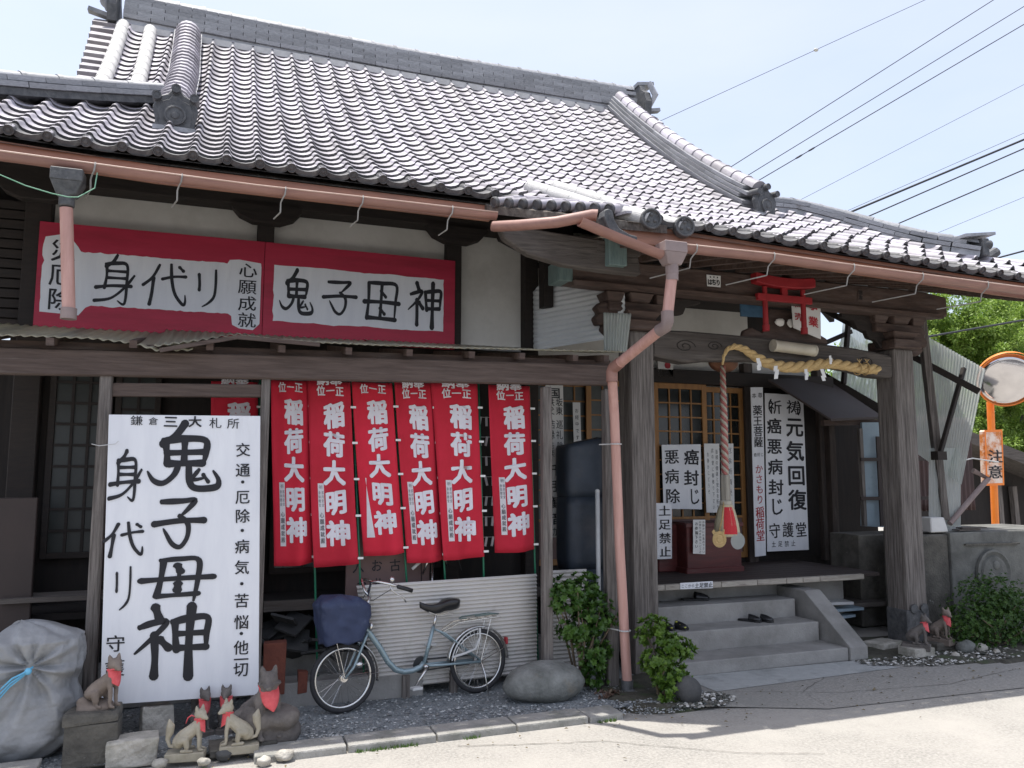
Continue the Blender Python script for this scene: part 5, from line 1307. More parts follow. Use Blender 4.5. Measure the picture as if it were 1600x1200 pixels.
# ------------------------------------------------------------------ bicycle
def bicycle(label, M, full=True):
    t = bpy.data.objects.new('bicycle', None); link(t, None, Matrix.Identity(4)); tag(t, label, 'bicycle')
    def V(s, z, y=0): return Vector((s, y, z))
    def wheel(cx, R=.262):
        w = MB(); w.tube([V(cx+math.cos(a)*(R-.019), R+math.sin(a)*(R-.019)) for a in np.linspace(0, 2*math.pi, 49)[:-1]], .019, 10, closed=True)
        o = w.build('wheel', M_RUB, t, smooth=True)
        w = MB(); w.tube([V(cx+math.cos(a)*(R-.042), R+math.sin(a)*(R-.042)) for a in np.linspace(0, 2*math.pi, 49)[:-1]], .0125, 8, closed=True); w.build('rim', M_CHROME, o, smooth=True)
        w = MB(); w.tube([V(cx, R, -.045), V(cx, R, .045)], .016, 10); w.tube([V(cx, R, -.03), V(cx, R, -.024)], .03, 12); w.tube([V(cx, R, .024), V(cx, R, .03)], .03, 12); tag(w.build('hub', M_CHROME, o, angle=50), None)
        for k in range(28):
            a = 2*math.pi*k/28; sd = .027 if k % 2 else -.027; w = MB(); b = a+(.55 if (k//2) % 2 else -.55)
            w.tube([V(cx+math.cos(b)*.028, R+math.sin(b)*.028, sd), V(cx+math.cos(a)*(R-.045), R+math.sin(a)*(R-.045), 0)], .0012, 4); w.build('spoke', M_CHROME, o)
        return o
    wheel(0); wheel(1.172)
    hb = .262
    f = MB(); f.tube([V(.165, .665), V(.195, .60), V(.235, .545), V(.30, .455), V(.365, .345), V(.43, .275), V(.50, .25), V(.58, .25), V(.645, .268), V(.675, .30)], [.021, .023, .024, .024, .024, .024, .024, .023, .022, .021], 14)
    f.build('frame_tube', M_BIKE, t, smooth=True)
    f = MB(); f.tube([V(.675, .28), V(.765, .575)], .016, 12); f.build('seat_tube', M_BIKE, t, smooth=True)
    f = MB(); f.tube([V(.165, .70), V(.19, .59)], .019, 12); f.build('head_tube', M_BIKE, t, smooth=True)
    for s_ in (-.05, .05):
        f = MB(); f.tube([V(.19, .585, s_*.5), V(.165, .55, s_*.9), V(.12, .45, s_), V(.07, .34, s_), V(0, hb, s_)], [.013, .013, .012, .010, .009], 8); f.build('fork_blade', M_BIKE, t, smooth=True)
        f = MB(); f.tube([V(.675, .28, s_*.6), V(.80, .275, s_), V(1.172, hb, s_)], .011, 8); f.build('chain_stay', M_BIKE, t, smooth=True)
        f = MB(); f.tube([V(.765, .56, s_*.4), V(.85, .52, s_), V(1.172, hb+.01, s_)], .008, 8); f.build('seat_stay', M_BIKE, t, smooth=True)
    f = MB(); f.tube([V(.765, .57), V(.79, .67)], .012, 10); f.build('seat_post', M_CHROME, t, smooth=True)
    # saddle
    sd = MB(); N = 14; prof = []
    for i in range(N+1):
        u = i/N; x = .645+.345*u; wdt = .017+.088*(1/(1+math.exp(-(u-.58)*12))) ; 
        if u > .9: wdt *= (1-(u-.9)*4.5)
        if u < .08: wdt *= .55+u*5.6
        zt = .768-.030*math.sin(min(1, u*1.5)*3.14)+.045*max(0, u-.5)*(1-max(0, u-.8)*4); th = .03+.075*u*(1-max(0, u-.8)*2.5)
        prof.append((x, wdt, zt, th))
    n = 12
    for x, wdt, zt, th in prof:
        for k in range(n):
            a = 2*math.pi*k/n; c_, s_ = math.cos(a), math.sin(a); sd.v.append((x, wdt*c_*(1 if s_ > 0 else .9), zt+(.018*s_ if s_ > 0 else th*s_)))
    for i in range(N):
        for k in range(n): sd.f.append((i*n+k, i*n+(k+1) % n, (i+1)*n+(k+1) % n, (i+1)*n+k))
    sd.f += [tuple(range(n)), tuple(range(N*n, N*n+n))]
    so_ = sd.build('saddle', M_SEAT, t, smooth=True)
    f = MB()
    for y_ in (-.05, .05): f.tube([V(.72, .70, y_*.3), V(.80, .665, y_*.5), V(.92, .675, y_)], .004, 6)
    f.build('saddle_rail', M_CHROME, so_)
    # handlebar: swept back
    f = MB(); f.tube([V(.165, .70), V(.215, .86)], .012, 10); f.build('stem', M_CHROME, t, smooth=True)
    for s_ in (-1, 1):
        f = MB(); f.tube([V(.213, .86, 0), V(.190, .90, .05*s_), V(.185, .985, .12*s_), V(.22, .985, .19*s_), V(.30, .965, .235*s_), V(.36, .945, .25*s_)], .0105, 8); f.build('handlebar', M_CHROME, t, smooth=True)
        f = MB(); f.tube([V(.355, .945, .25*s_), V(.42, .925, .255*s_), V(.475, .905, .258*s_)], [.016, .017, .0165], 10); f.build('grip', M_SEAT, t, smooth=True)
        f = MB(); f.tube([V(.30, .955, .235*s_), V(.31, .92, .24*s_), V(.35, .89, .245*s_), V(.40, .865, .25*s_), V(.425, .82, .25*s_)], .0055, 6); f.build('brake_lever', M_CHROME, t, smooth=True)
        f = MB(); f.tube([V(.31, .93, .24*s_), V(.20, .84, .12*s_), V(.12, .85, .05*s_), V(.10, .70, .02*s_), V(.16, .58, .01*s_)], .003, 5); f.build('brake_cable', M_RUB, t, smooth=True)
    f = MB(); f.ball(V(.315, 1.0, -.235), .022, 10, 6); f.build('bell', M_CHROME, t, smooth=True)
    # basket under a dark blue cover
    b = MB(); nz_ = 22
    for j in range(nz_+1):
        v = j/nz_; z = .535+.345*v
        for k in range(48):
            a = 2*math.pi*k/48; c_, s_ = math.cos(a), math.sin(a)
            hx = (.155+.045*v) if v < .8 else (.195-.05*((v-.8)/.2)**2); hy = (.14+.03*v) if v < .8 else .165-.04*((v-.8)/.2)**2
            sq = (abs(c_)**5+abs(s_)**5)**(-.2)
            rad = 1+.09*noise.noise(Vector((c_*2, s_*2, v*3)))+.030*math.sin(k*.9+v*9+2*noise.noise(Vector((c_, s_, v*2)))*3)
            bulge = .045*max(0, c_)*math.sin(v*3.0)
            b.v.append((-.025+hx*c_*sq*rad+bulge, hy*s_*sq*rad, z+(.012*math.sin(k*.8) if j in (0, nz_) else 0)-.03*v*max(0, c_)))
    for j in range(nz_):
        for k in range(48): b.f.append((j*48+k, j*48+(k+1) % 48, (j+1)*48+(k+1) % 48, (j+1)*48+k))
    c0 = len(b.v); b.v.append((-.02, 0, .895)); c1_ = len(b.v); b.v.append((-.02, 0, .53))
    for k in range(48): b.f.append((nz_*48+k, nz_*48+(k+1) % 48, c0)); b.f.append((k, c1_, (k+1) % 48))
    b.build('basket_cover', M_NAVY, t, smooth=True)
    f = MB(); f.tube([V(-.07, .54, .05), V(-.0, hb, .052)], .004, 6); f.tube([V(-.07, .54, -.05), V(0, hb, -.052)], .004, 6); f.build('basket_stay', M_CHROME, t)
    # mudguards
    def guard(cx, a0, a1, R=.292):
        g = MB(); A = np.linspace(a0, a1, 26)
        for a in A:
            for y_ in (-.028, -.018, 0, .018, .028):
                rr = R-(abs(y_)/.028)**2*.012; g.v.append((cx+math.cos(a)*rr, y_, hb+math.sin(a)*rr))
        for i in range(25):
            for k in range(4): g.f.append((i*5+k, i*5+k+1, (i+1)*5+k+1, (i+1)*5+k))
        o = g.build('mudguard', M_CHROME, t, smooth=True); md = o.modifiers.new('thickness', 'SOLIDIFY'); md.thickness = .0015
    guard(0, math.radians(-12), math.radians(118)); guard(1.172, math.radians(-2), math.radians(175))
    for s_ in (-.052, .052):
        for q in ([V(0, hb, s_), V(.285, .275, s_*.6)], [V(1.172, hb, s_), V(1.44, .36, s_*.6)]):
            f = MB(); f.tube(q, .003, 5); f.build('mudguard_stay', M_CHROME, t)
        f = MB(); f.tube([V(1.172, hb, s_), V(1.275, .60, s_)], .004, 5); f.build('carrier_stay', M_CHROME, t)
    # rear carrier
    f = MB(); 
    for s_ in (-.055, .055): f.tube([V(.83, .53, s_*.5), V(.97, .595, s_), V(1.02, .60, s_), V(1.36, .615, s_), V(1.385, .60, s_*.6)], .005, 6)
    for x in (1.03, 1.11, 1.19, 1.27, 1.345): f.tube([V(x, .603+.03*(x-1), -.055), V(x, .603+.03*(x-1), .055)], .004, 5)
    f.build('carrier', M_CHROME, t)
    f = MB(); f.tube([V(1.05, .625, -.05), V(1.0, .625, 0), V(1.05, .63, .05), V(1.3, .64, .04), V(1.38, .63, 0), V(1.3, .64, -.04), V(1.15, .63, 0)], .005, 6); f.build('carrier_strap', M_VERD, t, smooth=True)
    # dress guard: fan of thin bars
    f = MB(); 
    for y_ in (-.06,):
        A0 = [V(1.172+math.cos(a)*.27, hb+math.sin(a)*.27, y_) for a in np.linspace(math.radians(95), math.radians(172), 10)]
        f.tube(A0, .006, 6)
        c_ = V(1.10, .375, y_); e0 = V(1.165, .535, y_); e1_ = V(.905, .325, y_)
        f.tube([e0, V(1.165, .46, y_), V(1.12, .37, y_), V(1.02, .345, y_), e1_], .010, 6)
        for k in range(7):
            p = A0[k]; q = V(1.13-.008*k, .40-.006*k, y_) if k < 4 else V(1.06-.01*k, .36, y_)
            f.tube([p, q], .0025, 4)
    f.build('dress_guard', M_ALU, t)
    # crank, pedals, chain case
    f = MB(); f.tube([V(.675, .275, -.075), V(.675, .275, .075)], .018, 10); f.tube([V(.675, .275, -.078), V(.565, .140, -.085)], [.012, .009], 8); f.build('crank', M_CHROME, t, smooth=True)
    f = MB(); f.tube([V(.675, .275, .078), V(.785, .41, .085)], [.012, .009], 8); f.build('crank', M_CHROME, t, smooth=True)
    f = MB(); f.box((.56, -.125, .135), (.085, .07, .022)); f.build('pedal', M_ALU, t, bevel=.004)
    f = MB(); f.box((.79, .125, .415), (.085, .07, .022)); f.build('pedal', M_ALU, t, bevel=.004)
    f = MB(); f.lathe([(.05, .06), (.066, .062), (.066, .066), (.05, .068)], (.675, 0, .275), Matrix.Rotation(-math.pi/2, 3, 'X'), 24); f.beam((.68, .065, .315), (1.17, .065, .30), .012, .012); f.beam((.68, .065, .225), (1.17, .065, .235), .012, .012); f.build('chain_case', M_OLDTILE, t)
    # lamp, lock, reflector, kick-stand
    f = MB(); f.ball(V(.135, .335, .0)+Vector((-.02, -.045, .02)), .026, 10, 7, (1.3, 1, 1)); f.build('dynamo_lamp', M_CHROME, t, smooth=True)
    f = MB(); f.ball(V(.215, .63, -.03), .02, 8, 6, (1, 1, 1.6)); f.build('lamp_bracket', M_CHROME, t, smooth=True)
    f = MB(); f.box((1.447, 0, .40), (.02, .05, .06)); f.build('tail_reflector', M_INKR, t, bevel=.006)
    f = MB(); f.tube([V(1.172, hb, -.06), V(1.195, .16, -.085), V(1.185, .012, -.16)], [.008, .007, .006], 6); f.build('kick_stand', M_CHROME, t, smooth=True)
    f = MB(); f.box((.0, .0, 0), (.001, .001, .001)) if False else None
    t.matrix_basis = M
    return t
ang = math.atan2(.18, 1.13)
Mb = Matrix.Translation((.97, 6.45, .012)) @ Matrix.Rotation(ang, 4, 'Z') @ Matrix.Rotation(math.radians(-3), 4, 'X')
bike = bicycle('blue-green city bicycle with dark blue covered basket parked before the ribbed panel', Mb)
# handlebars of a second bicycle standing behind the panel
t = thing('bicycle', 'bicycle mostly hidden behind the ribbed panel, only bar and brake showing', 'bicycle', (1.75, 7.0, 0))
f = MB(); f.tube([(1.70, 6.92, .98), (1.75, 6.90, 1.10), (1.80, 6.90, 1.13), (1.9, 6.92, 1.10), (1.93, 6.93, 1.04)], .010, 8); f.build('handlebar', M_CHROME, t, smooth=True)
f = MB(); f.tube([(1.78, 6.95, .3), (1.80, 6.95, 1.12)], .012, 8); f.build('stem', M_CHROME, t, smooth=True)
f = MB(); f.tube([(1.60, 6.88, 1.03), (1.68, 6.88, 1.10)], .014, 8); f.build('grip', M_ALU, t, smooth=True)
f = MB(); f.tube([(1.90, 6.9, 1.12), (1.92, 6.88, 1.2), (2.0, 6.88, 1.14), (2.05, 6.9, 1.0)], .004, 5); f.tube([(1.66, 6.88, 1.1), (1.62, 6.88, 1.18), (1.68, 6.9, 1.2), (1.7, 6.95, .9)], .004, 5); f.build('brake_cable', M_RUB, t, smooth=True)
# ------------------------------------------------------------------ fox statues
def remesh(parts, voxel, name, mat, smooth_it=4):
    """fuse tapered limbs into one continuous skin"""
    mb = MB()
    for kind, *a in parts:
        if kind == 'cap':
            pts, rs = a; mb.tube(pts, rs, 12)
            mb.ball(pts[0], rs[0]*.99, 12, 8); mb.ball(pts[-1], rs[-1]*.99, 12, 8)
        else: mb.ball(a[0], a[1], 14, 10, a[2])
    me = bpy.data.meshes.new(name); me.from_pydata(mb.v, [], mb.f); me.update()
    o = bpy.data.objects.new(name, me); COL.objects.link(o)
    r = o.modifiers.new('r', 'REMESH'); r.mode = 'VOXEL'; r.voxel_size = voxel; r.use_smooth_shade = True
    s_ = o.modifiers.new('s', 'SMOOTH'); s_.factor = .5; s_.iterations = smooth_it
    dg = bpy.context.evaluated_depsgraph_get(); dg.update()
    m2 = bpy.data.meshes.new_from_object(o.evaluated_get(dg)); bpy.data.objects.remove(o)
    m2.name = name; m2.materials.clear(); m2.materials.append(mat); return m2
def foxmesh(name, mat, vox=.007, tailside=1, headturn=0, rear_tail=True):
    V = Vector
    q = []; _T = Matrix.Rotation(headturn, 3, 'Z'); H0 = lambda p: V((.135, 0, .375))+_T @ V(p)
    # sitting fox facing +x, unit height about .5
    for s_ in (-1, 1): q.append(('ball', H0((.045, .026*s_, .018)), .012, (1, .8, .7)))
    q.append(('cap', [V((-.07, 0, .10)), V((-.02, 0, .15)), V((.06, 0, .215)), V((.115, 0, .275)), V((.125, 0, .335))], [.075, .078, .066, .055, .042]))
    ht = Matrix.Rotation(headturn, 3, 'Z'); hc = V((.135, 0, .375))
    H_ = lambda p: hc+ht @ V(p)
    q.append(('ball', hc, .060, (1.08, .98, .95)))
    q.append(('cap', [H_((.03, 0, -.008)), H_((.075, 0, -.024)), H_((.100, 0, -.031))], [.042, .027, .018]))
    for s_ in (-1, 1):
        q.append(('cap', [H_((-.010, .034*s_, .038)), H_((-.014, .042*s_, .070)), H_((-.014, .046*s_, .092))], [.025, .017, .006]))
        q.append(('cap', [V((.115, .035*s_, .25)), V((.135, .042*s_, .15)), V((.135, .042*s_, .05)), V((.14, .042*s_, .02))], [.032, .022, .017, .016]))
        q.append(('cap', [V((.14, .042*s_, .016)), V((.175, .042*s_, .012))], [.017, .014]))
        q.append(('cap', [V((-.055, .055*s_, .12)), V((.01, .075*s_, .13)), V((.02, .075*s_, .06))], [.045, .042, .028]))
        q.append(('cap', [V((-.03, .075*s_, .02)), V((.07, .078*s_, .014))], [.020, .015]))
    if rear_tail:
        q.append(('cap', [V((-.11, 0, .045)), V((-.165, 0, .06)), V((-.19, 0, .13)), V((-.17, 0, .21)), V((-.165, 0, .27)), V((-.18, 0, .33))], [.018, .020, .025, .042, .045, .012]))
    me = remesh(q, vox, name, mat); return me
def fox(me, mat, loc, rz, s, label, group=None, bib=True, plinth='slab', ears=None, bibmat=None, ribbon=False, turn=0, bdx=0):
    t = thing('fox_statue', label, 'fox statue', loc, rz, group); t.scale = (s, s, s)
    t.matrix_basis = Matrix.Translation(loc) @ Matrix.Rotation(rz, 4, 'Z') @ Matrix.Scale(s, 4); WM[t.name] = Matrix.Identity(4)
    ph = {'slab': .045, 'block': .22, 'none': 0}[plinth]
    o = link(bpy.data.objects.new('body', me), t, Matrix.Translation((0, 0, ph)))
    if bib:
        m = MB(); R = 7; rows = 9; T_ = Matrix.Rotation(turn*.6, 3, 'Z')
        for j in range(rows+1):
            v = j/rows; hw = .068*math.sqrt(max(0, 1-(v*.98)**3.4)); z = .335-.150*v; x0 = .158+.020*v
            for i in range(-R, R+1):
                a = i/R; p = T_ @ Vector((.02+.018*v-.045*(a*a)*(hw/.06), hw*a, 0)); m.v.append((.145+bdx*min(1, v*2.5)+p.x+(0.012 if v > .1 else 0), p.y, z+.012*a*a))
        w_ = 2*R+1
        for j in range(rows):
            for i in range(w_-1): m.f.append((j*w_+i, j*w_+i+1, (j+1)*w_+i+1, (j+1)*w_+i))
        b = m.build('bib', bibmat or M_BIB, t, Matrix.Translation((0, 0, ph)), smooth=True); md = b.modifiers.new('thickness', 'SOLIDIFY'); md.thickness = .004
        m = MB(); m.tube([(.128+math.cos(a)*.052, math.sin(a)*.052, .335+.012*math.cos(a)) for a in np.linspace(0, 2*math.pi, 17)[:-1]], .008, 6, closed=True); m.build('bib_cord', bibmat or M_BIB, t, Matrix.Translation((0, 0, ph)), smooth=True)
        if ribbon:
            m = MB(); m.tube([(.08, .02, .34), (.04, .04, .355), (.0, .05, .33), (-.02, .05, .27)], [.006, .008, .008, .006], 6); m.build('ribbon_end', bibmat or M_BIB, t, Matrix.Translation((0, 0, ph)), smooth=True)
    if plinth == 'slab':
        m = MB(); m.box((0, 0, .0), (.40, .19, .090)); m.build('plinth', mat, t, bevel=.008)
    return t
FBt_ = foxmesh('body', M_FOXB, .009, headturn=-.5, rear_tail=False); FD = foxmesh('body', M_FOXD, .009); FL = foxmesh('body', M_FOXL, .006); FB = foxmesh('body', M_FOXB, .007, rear_tail=False); FLt = foxmesh('body', M_FOXL, .006, headturn=-.7); FDt = foxmesh('body', M_FOXD, .009, headturn=-.45, rear_tail=False)
FDf = FDt.copy()
for v in FDf.vertices:
    if v.co.z < .36: v.co.y *= 1.45; v.co.x = .03+(v.co.x-.03)*1.15
for me_, amp in ((FD, .002), (FDt, .003), (FDf, .006), (FBt_, .004), (FL, .0015)):
    for v in me_.vertices: v.co += v.normal*(amp*noise.noise(v.co*22)+amp*.6*noise.noise(v.co*55))
# two pale glazed foxes at the kerb, facing each other, with two dark ones behind them
G = 'small fox statues grouped at the foot of the white signboard'
p = at(290, 1180, Z=.04); fox(FLt, M_FOXL, (p.x, p.y, .04), -.15, .60, 'pale glazed fox statue with raised tail on the left, a red bib round its neck', G, ribbon=True, turn=-.7)
FLm = foxmesh('body', M_FOXL, .006, headturn=.7)
p = at(374, 1168, Z=.05); fox(FLm, M_FOXL, (p.x, p.y, .05), math.pi-.05, .62, 'pale glazed fox statue on a slab facing left, red bib, just right of its twin', G, turn=.7)
p = at(316, 1135, Z=.10); fox(FD, M_FOXD, (p.x-.02, p.y+.16, .02), -1.2, .64, 'dark grey little fox statue peering over the left pale fox', G, ribbon=True)
p = at(358, 1130, Z=.10); fox(FD, M_FOXD, (p.x-.01, p.y+.16, .02), -1.75, .64, 'dark grey little fox statue standing behind the right pale fox', G)
# large dark fox on rockwork, right of them
def rockwork(name, c, sz, mat, parent, seed, n=9):
    r = random.Random(seed); q = []
    for i in range(n): q.append(('ball', Vector((c[0]+r.uniform(-.6, .6)*sz[0], c[1]+r.uniform(-.6, .6)*sz[1], c[2]+r.uniform(.2, .75)*sz[2])), r.uniform(.45, .75)*min(sz)*.8, (r.uniform(.8, 1.4), r.uniform(.8, 1.3), r.uniform(.7, 1.1))))
    q.append(('ball', Vector((c[0], c[1], c[2]+sz[2]*.3)), 1, (sz[0]*.8, sz[1]*.8, sz[2]*.55)))
    me = remesh(q, .014, name, mat, 2)
    for v in me.vertices:
        d = noise.noise(v.co*9)*.012+noise.noise(v.co*26)*.006; v.co += v.normal*d; v.co.z = max(v.co.z, c[2])
    return link(bpy.data.objects.new(name, me), parent)
p = at(409, 1165, Z=0)
t = fox(FDf, M_FOXD, (p.x-.03, 5.98, .07), -1.15, 1.02, 'large dark stone fox with red bib sitting on rockwork by the bicycle wheel', None, plinth='none', turn=-.1, bdx=.025)
rw = rockwork('rock_base', (p.x+.05, 5.98, -.01), (.27, .20, .27), M_FOXD, None, 5); tag(rw, 'lumpy dark rockwork base under the large dark fox', 'rock base')
# brown fox on a dark block at the far left
p = at(155, 1165, Z=0)
blk = thing('stone_pedestal', 'mossy dark stone pedestal with white lichen spots under the brown fox', 'pedestal', (p.x, 5.98, 0))
m = MB(); m.box((p.x, 6.0, .13), (.31, .26, .27), jit=.008); m.build('block', M_STONE, blk, bevel=.012, seg=2)
m = MB(); m.box((p.x+.0, 6.0, .29), (.33, .27, .07), jit=.016); m.build('upper_slab', M_STONE, blk, bevel=.02, seg=2)
rockwork('rock_lump', (p.x+.0, 6.02, .31), (.15, .12, .09), M_FOXB, blk, 8, 7)
FBt = FBt_
fox(FBt, M_FOXB, (p.x+.02, 6.0, .34), -.50, .72, 'brown fox statue with red bib seated high on the mossy dark pedestal', None, plinth='none', turn=-.5)
# two foxes at the foot of the right porch pillar
p = at(1440, 1028, Z=0)
m = MB(); m.box((p.x, p.y+.06, .05), (.27, .22, .10)); sb1 = m
t = fox(FDt, M_FOXD, (p.x, p.y+.06, .10), -.9, .66, 'grey fox statue with red bib on a pale base at the right porch pillar', 'pair of fox statues beside the right porch pillar', turn=-.4)
b_ = sb1.build('stone_base', M_LIT, None, bevel=.006); b_.parent = t; b_.matrix_parent_inverse = t.matrix_basis.inverted()
p = at(1478, 1018, Z=0)
m = MB(); m.box((p.x+.02, p.y+.08, .045), (.30, .2, .10), jit=.008); sb1 = m
t = fox(FBt, M_FOXB, (p.x, p.y+.08, .095), -1.3, .70, 'slim brown fox statue with red bib standing in front of the round bush', 'pair of fox statues beside the right porch pillar', turn=-.4)

b_ = sb1.build('stone_base', M_STONE, None, bevel=.01); b_.parent = t; b_.matrix_parent_inverse = t.matrix_basis.inverted()
# ------------------------------------------------------------------ stones
def boulder(name, c, r, mat, label, cat='boulder', seed=1, nz=.25, n=28, group=None, sink=.2):
    m = MB(); rr = Vector(r)
    N, Mx = n, n//2+4; b = []
    for i in range(Mx+1):
        t = math.pi*i/Mx
        for k in range(N):
            a = 2*math.pi*k/N; p = Vector((math.sin(t)*math.cos(a), math.sin(t)*math.sin(a), math.cos(t)))
            q = 1+nz*noise.noise(p*1.3+Vector((seed, seed*2, 0)))+nz*.3*noise.noise(p*3.6+Vector((seed, 0, 1)))
            m.v.append((c[0]+p.x*rr.x*q, c[1]+p.y*rr.y*q, max(c[2]-.02, c[2]+rr.z*(1-sink)+p.z*rr.z*q)))
    for i in range(Mx):
        for k in range(N): m.f.append((i*N+k, (i+1)*N+k, (i+1)*N+(k+1) % N, i*N+(k+1) % N))
    o = m.build(name, mat, smooth=True); return tag(o, label, cat, group)
p = at(860, 1105, Z=0)
boulder('boulder', (p.x+.03, 6.28, 0), (.36, .22, .165), M_ROCK, 'wide smooth grey boulder lying between bicycle and shrub', seed=3, nz=.10, sink=.12)
p = at(1086, 1103, Z=0)
boulder('round_stone', (p.x, p.y+.10, 0), (.112, .11, .112), M_BALLR, 'dark round stone ball set in white pebbles by the entrance', 'stone', seed=5, nz=.03, sink=.15)
# cut stones at the left foreground
def cutstone(name, c, d, rz, mat, label, tilt=0, jit=.01, bev=.015, cat='stone block', seed=0):
    random.seed(seed+11); R = (Matrix.Rotation(rz, 3, 'Z') @ Matrix.Rotation(tilt, 3, 'X')); m = MB(); m.box(c, d, R, jit=jit)
    me = m.mesh(name, mat, bevel=bev, seg=2); bm = bmesh.new(); bm.from_mesh(me); bmesh.ops.subdivide_edges(bm, edges=bm.edges, cuts=4, use_grid_fill=True)
    for v in bm.verts: v.co += v.normal*(.006*noise.noise(v.co*22)+.004*noise.noise(v.co*50))
    bm.to_mesh(me); bm.free(); return tag(link(bpy.data.objects.new(name, me)), label, cat)
p = at(205, 1196, Z=0)
cutstone('stone_block', (p.x+.0, p.y+.085, .075), (.30, .20, .17), .02, M_LIT, 'rough pale granite block, half in sunlight, in the left foreground', seed=1)
p = at(240, 1165, Z=0)
cutstone('stone_block', (p.x-.0, p.y+.19, .09), (.20, .14, .25), .25, M_LIT, 'upright light grey granite stone with rounded top behind the sunlit block', tilt=-.12, seed=2)
for i, (x, y, r) in enumerate(((350, 1186, .045), (412, 1196, .04), (318, 1196, .035), (395, 1180, .03), (445, 1188, .05), (250, 1199, .04))):
    p = at(x, y, Z=0); boulder('stone', (p.x, p.y+.0, -.0), (r*1.2, r, r*.8), M_BALLR if i in (0, 3) else M_LIT, ['dark rounded stone between the two pale foxes', 'low rough stone at the kerb under the right pale fox', 'low rough stone at the kerb under the left pale fox', 'little dark pebble stone beside the slab of the right pale fox', 'rough stone before the large dark fox rockwork', 'rough stone right of the sunlit granite block'][i], 'stone', seed=20+i, nz=.3, n=14)
p0 = at(365, 1180, Z=0)
cutstone('stone_slab', (p0.x+.06, p0.y+.10, .025), (.44, .22, .06), .02, M_STONE, 'flat grey slab carrying the right pale fox', seed=4, bev=.01)
cutstone('stone_slab', (-1.45, 5.78, .03), (.95, .30, .10), .03, M_KERB, 'long grey edging stone in front of the silver tarp bundle', seed=5, bev=.012)
p = at(1400, 1018, Z=0); cutstone('stone_slab', (p.x+.0, p.y+.17, .03), (.34, .24, .08), .2, M_LIT, 'flat pale stone at the foot of the right porch pillar', seed=6)
for i, (x, y, r) in enumerate(((1515, 1022, .10), (1541, 1020, .07), (1565, 1024, .04), (1500, 1030, .045))):
    p = at(x, y, Z=0); boulder('stone', (p.x, p.y+.05, 0), (r, r*.8, r*.7), M_ROCK if i == 0 else M_LIT, ['brownish stone right of the slim brown fox', 'pale flat stone at the edge of the round bush', 'tiny pale stone at the right edge of the soil', 'small pale stone near the soil edge by the fox base'][i], 'stone', seed=40+i, nz=.3, n=14)

# ------------------------------------------------------------------ silver tarp bundle with blue cord
tb = thing('tarp_bundle', 'bulky bundle wrapped in a wrinkled silver tarp tied with light blue cord', 'tarp bundle', (-1.35, 6.25, 0))
def tarp():
    m = MB(); N, K = 170, 120; c = Vector((-1.46, 6.25, .0))
    for i in range(K+1):
        v = i/K; z = .86*(1-v)
        for k in range(N):
            a = 2*math.pi*k/N; ca, sa = math.cos(a), math.sin(a)
            rx = .52*(1-.05*abs(v-.5)); ry = .27
            if v < .12: s_ = (v/.12)**.5; rx *= s_*.97+.0; ry *= s_
            pinch = 1-.20*math.exp(-((v-.46)/.07)**2)*(.4+.6*max(0, -ca))
            low = 1+.10*math.sin(max(0, v-.5)*3.0)
            w = 1+.025*math.sin(k*.55+6*v+2*math.sin(v*7))*(.4+v)+.05*noise.noise(Vector((ca*1.6, sa*1.6, v*2.5)))+.022*noise.noise(Vector((ca*6+v*3, sa*6, v*7)))
            w += .03*math.exp(-((v-.46)/.14)**2)*math.sin(k*.42+3*noise.noise(Vector((ca*3, v*4, 1))))
            pz = Vector((ca*3.2+v*2.2, sa*3.2, v*4.5)); w += -.03*(1-abs(noise.noise(pz)*2.2))**3-.012*(1-abs(noise.noise(pz*2.3)*2.2))**3+.02
            sq = (abs(ca)**3+abs(sa)**3)**(-1/3)
            tuck = 1-.35*max(0, (v-.82)/.18)**1.5
            lo_ = 1/(1+math.exp(-(v-.50)*18)); cx = -1.20-.11*lo_; k_ = .74+.16*lo_
            cut = max(0, -ca*sq-.35)*.26*max(0, 1-v/.32)
            m.v.append((cx+rx*ca*sq*w*pinch*low*tuck*k_, c.y+ry*sa*sq*w*pinch*low*tuck, z-cut-(.03*noise.noise(Vector((ca*2, sa*2, 9))) if v < .1 else 0)+.01))
    for i in range(K):
        for k in range(N): m.f.append((i*N+k, (i+1)*N+k, (i+1)*N+(k+1) % N, i*N+(k+1) % N))
    _k = at(45, 1046, Y=5.98); kx, kz = _k.x, _k.z; nv = []
    for x, y, z in m.v:
        if y < 6.30:
            th = math.atan2(z-kz, x-kx); r_ = math.hypot(z-kz, x-kx); n_ = noise.noise(Vector((x*2, z*2, 4)))
            d = .034*math.sin(9*th+3*n_)*min(1, r_/.06)*math.exp(-r_/.38)+.012*math.sin(17*th+5*n_+r_*8)*math.exp(-r_/.5)*min(1, r_/.1)
            y = y+d+.05*math.exp(-(r_/.10)**2)
        nv.append((x, y, z))
    m.v = nv
    m.f.append(tuple(range(N)))
    m.build('tarp', M_TARP, tb, smooth=True)
tarp()
p = at(45, 1048, Y=5.97)
m = MB(); pts = [(p.x+.02, p.y+.0, p.z+.02), (p.x-.03, p.y-.03, p.z-.02), (p.x-.09, p.y-.03, p.z-.06), (p.x-.15, p.y-.02, p.z-.13), (p.x-.18, p.y-.0, p.z-.17)]
for d in (0, .012, -.012): m.tube([(a+d*.4*i, b-d, c+d*1.2*i) for i, (a, b, c) in enumerate(pts)], [.007, .006, .006, .005, .003], 6)
m.build('cord_ends', M_BLUET, tb, smooth=True)
m = MB(); m.ball((p.x, p.y-.02, p.z), .022, 8, 6); m.build('knot', M_BLUET, tb, smooth=True)

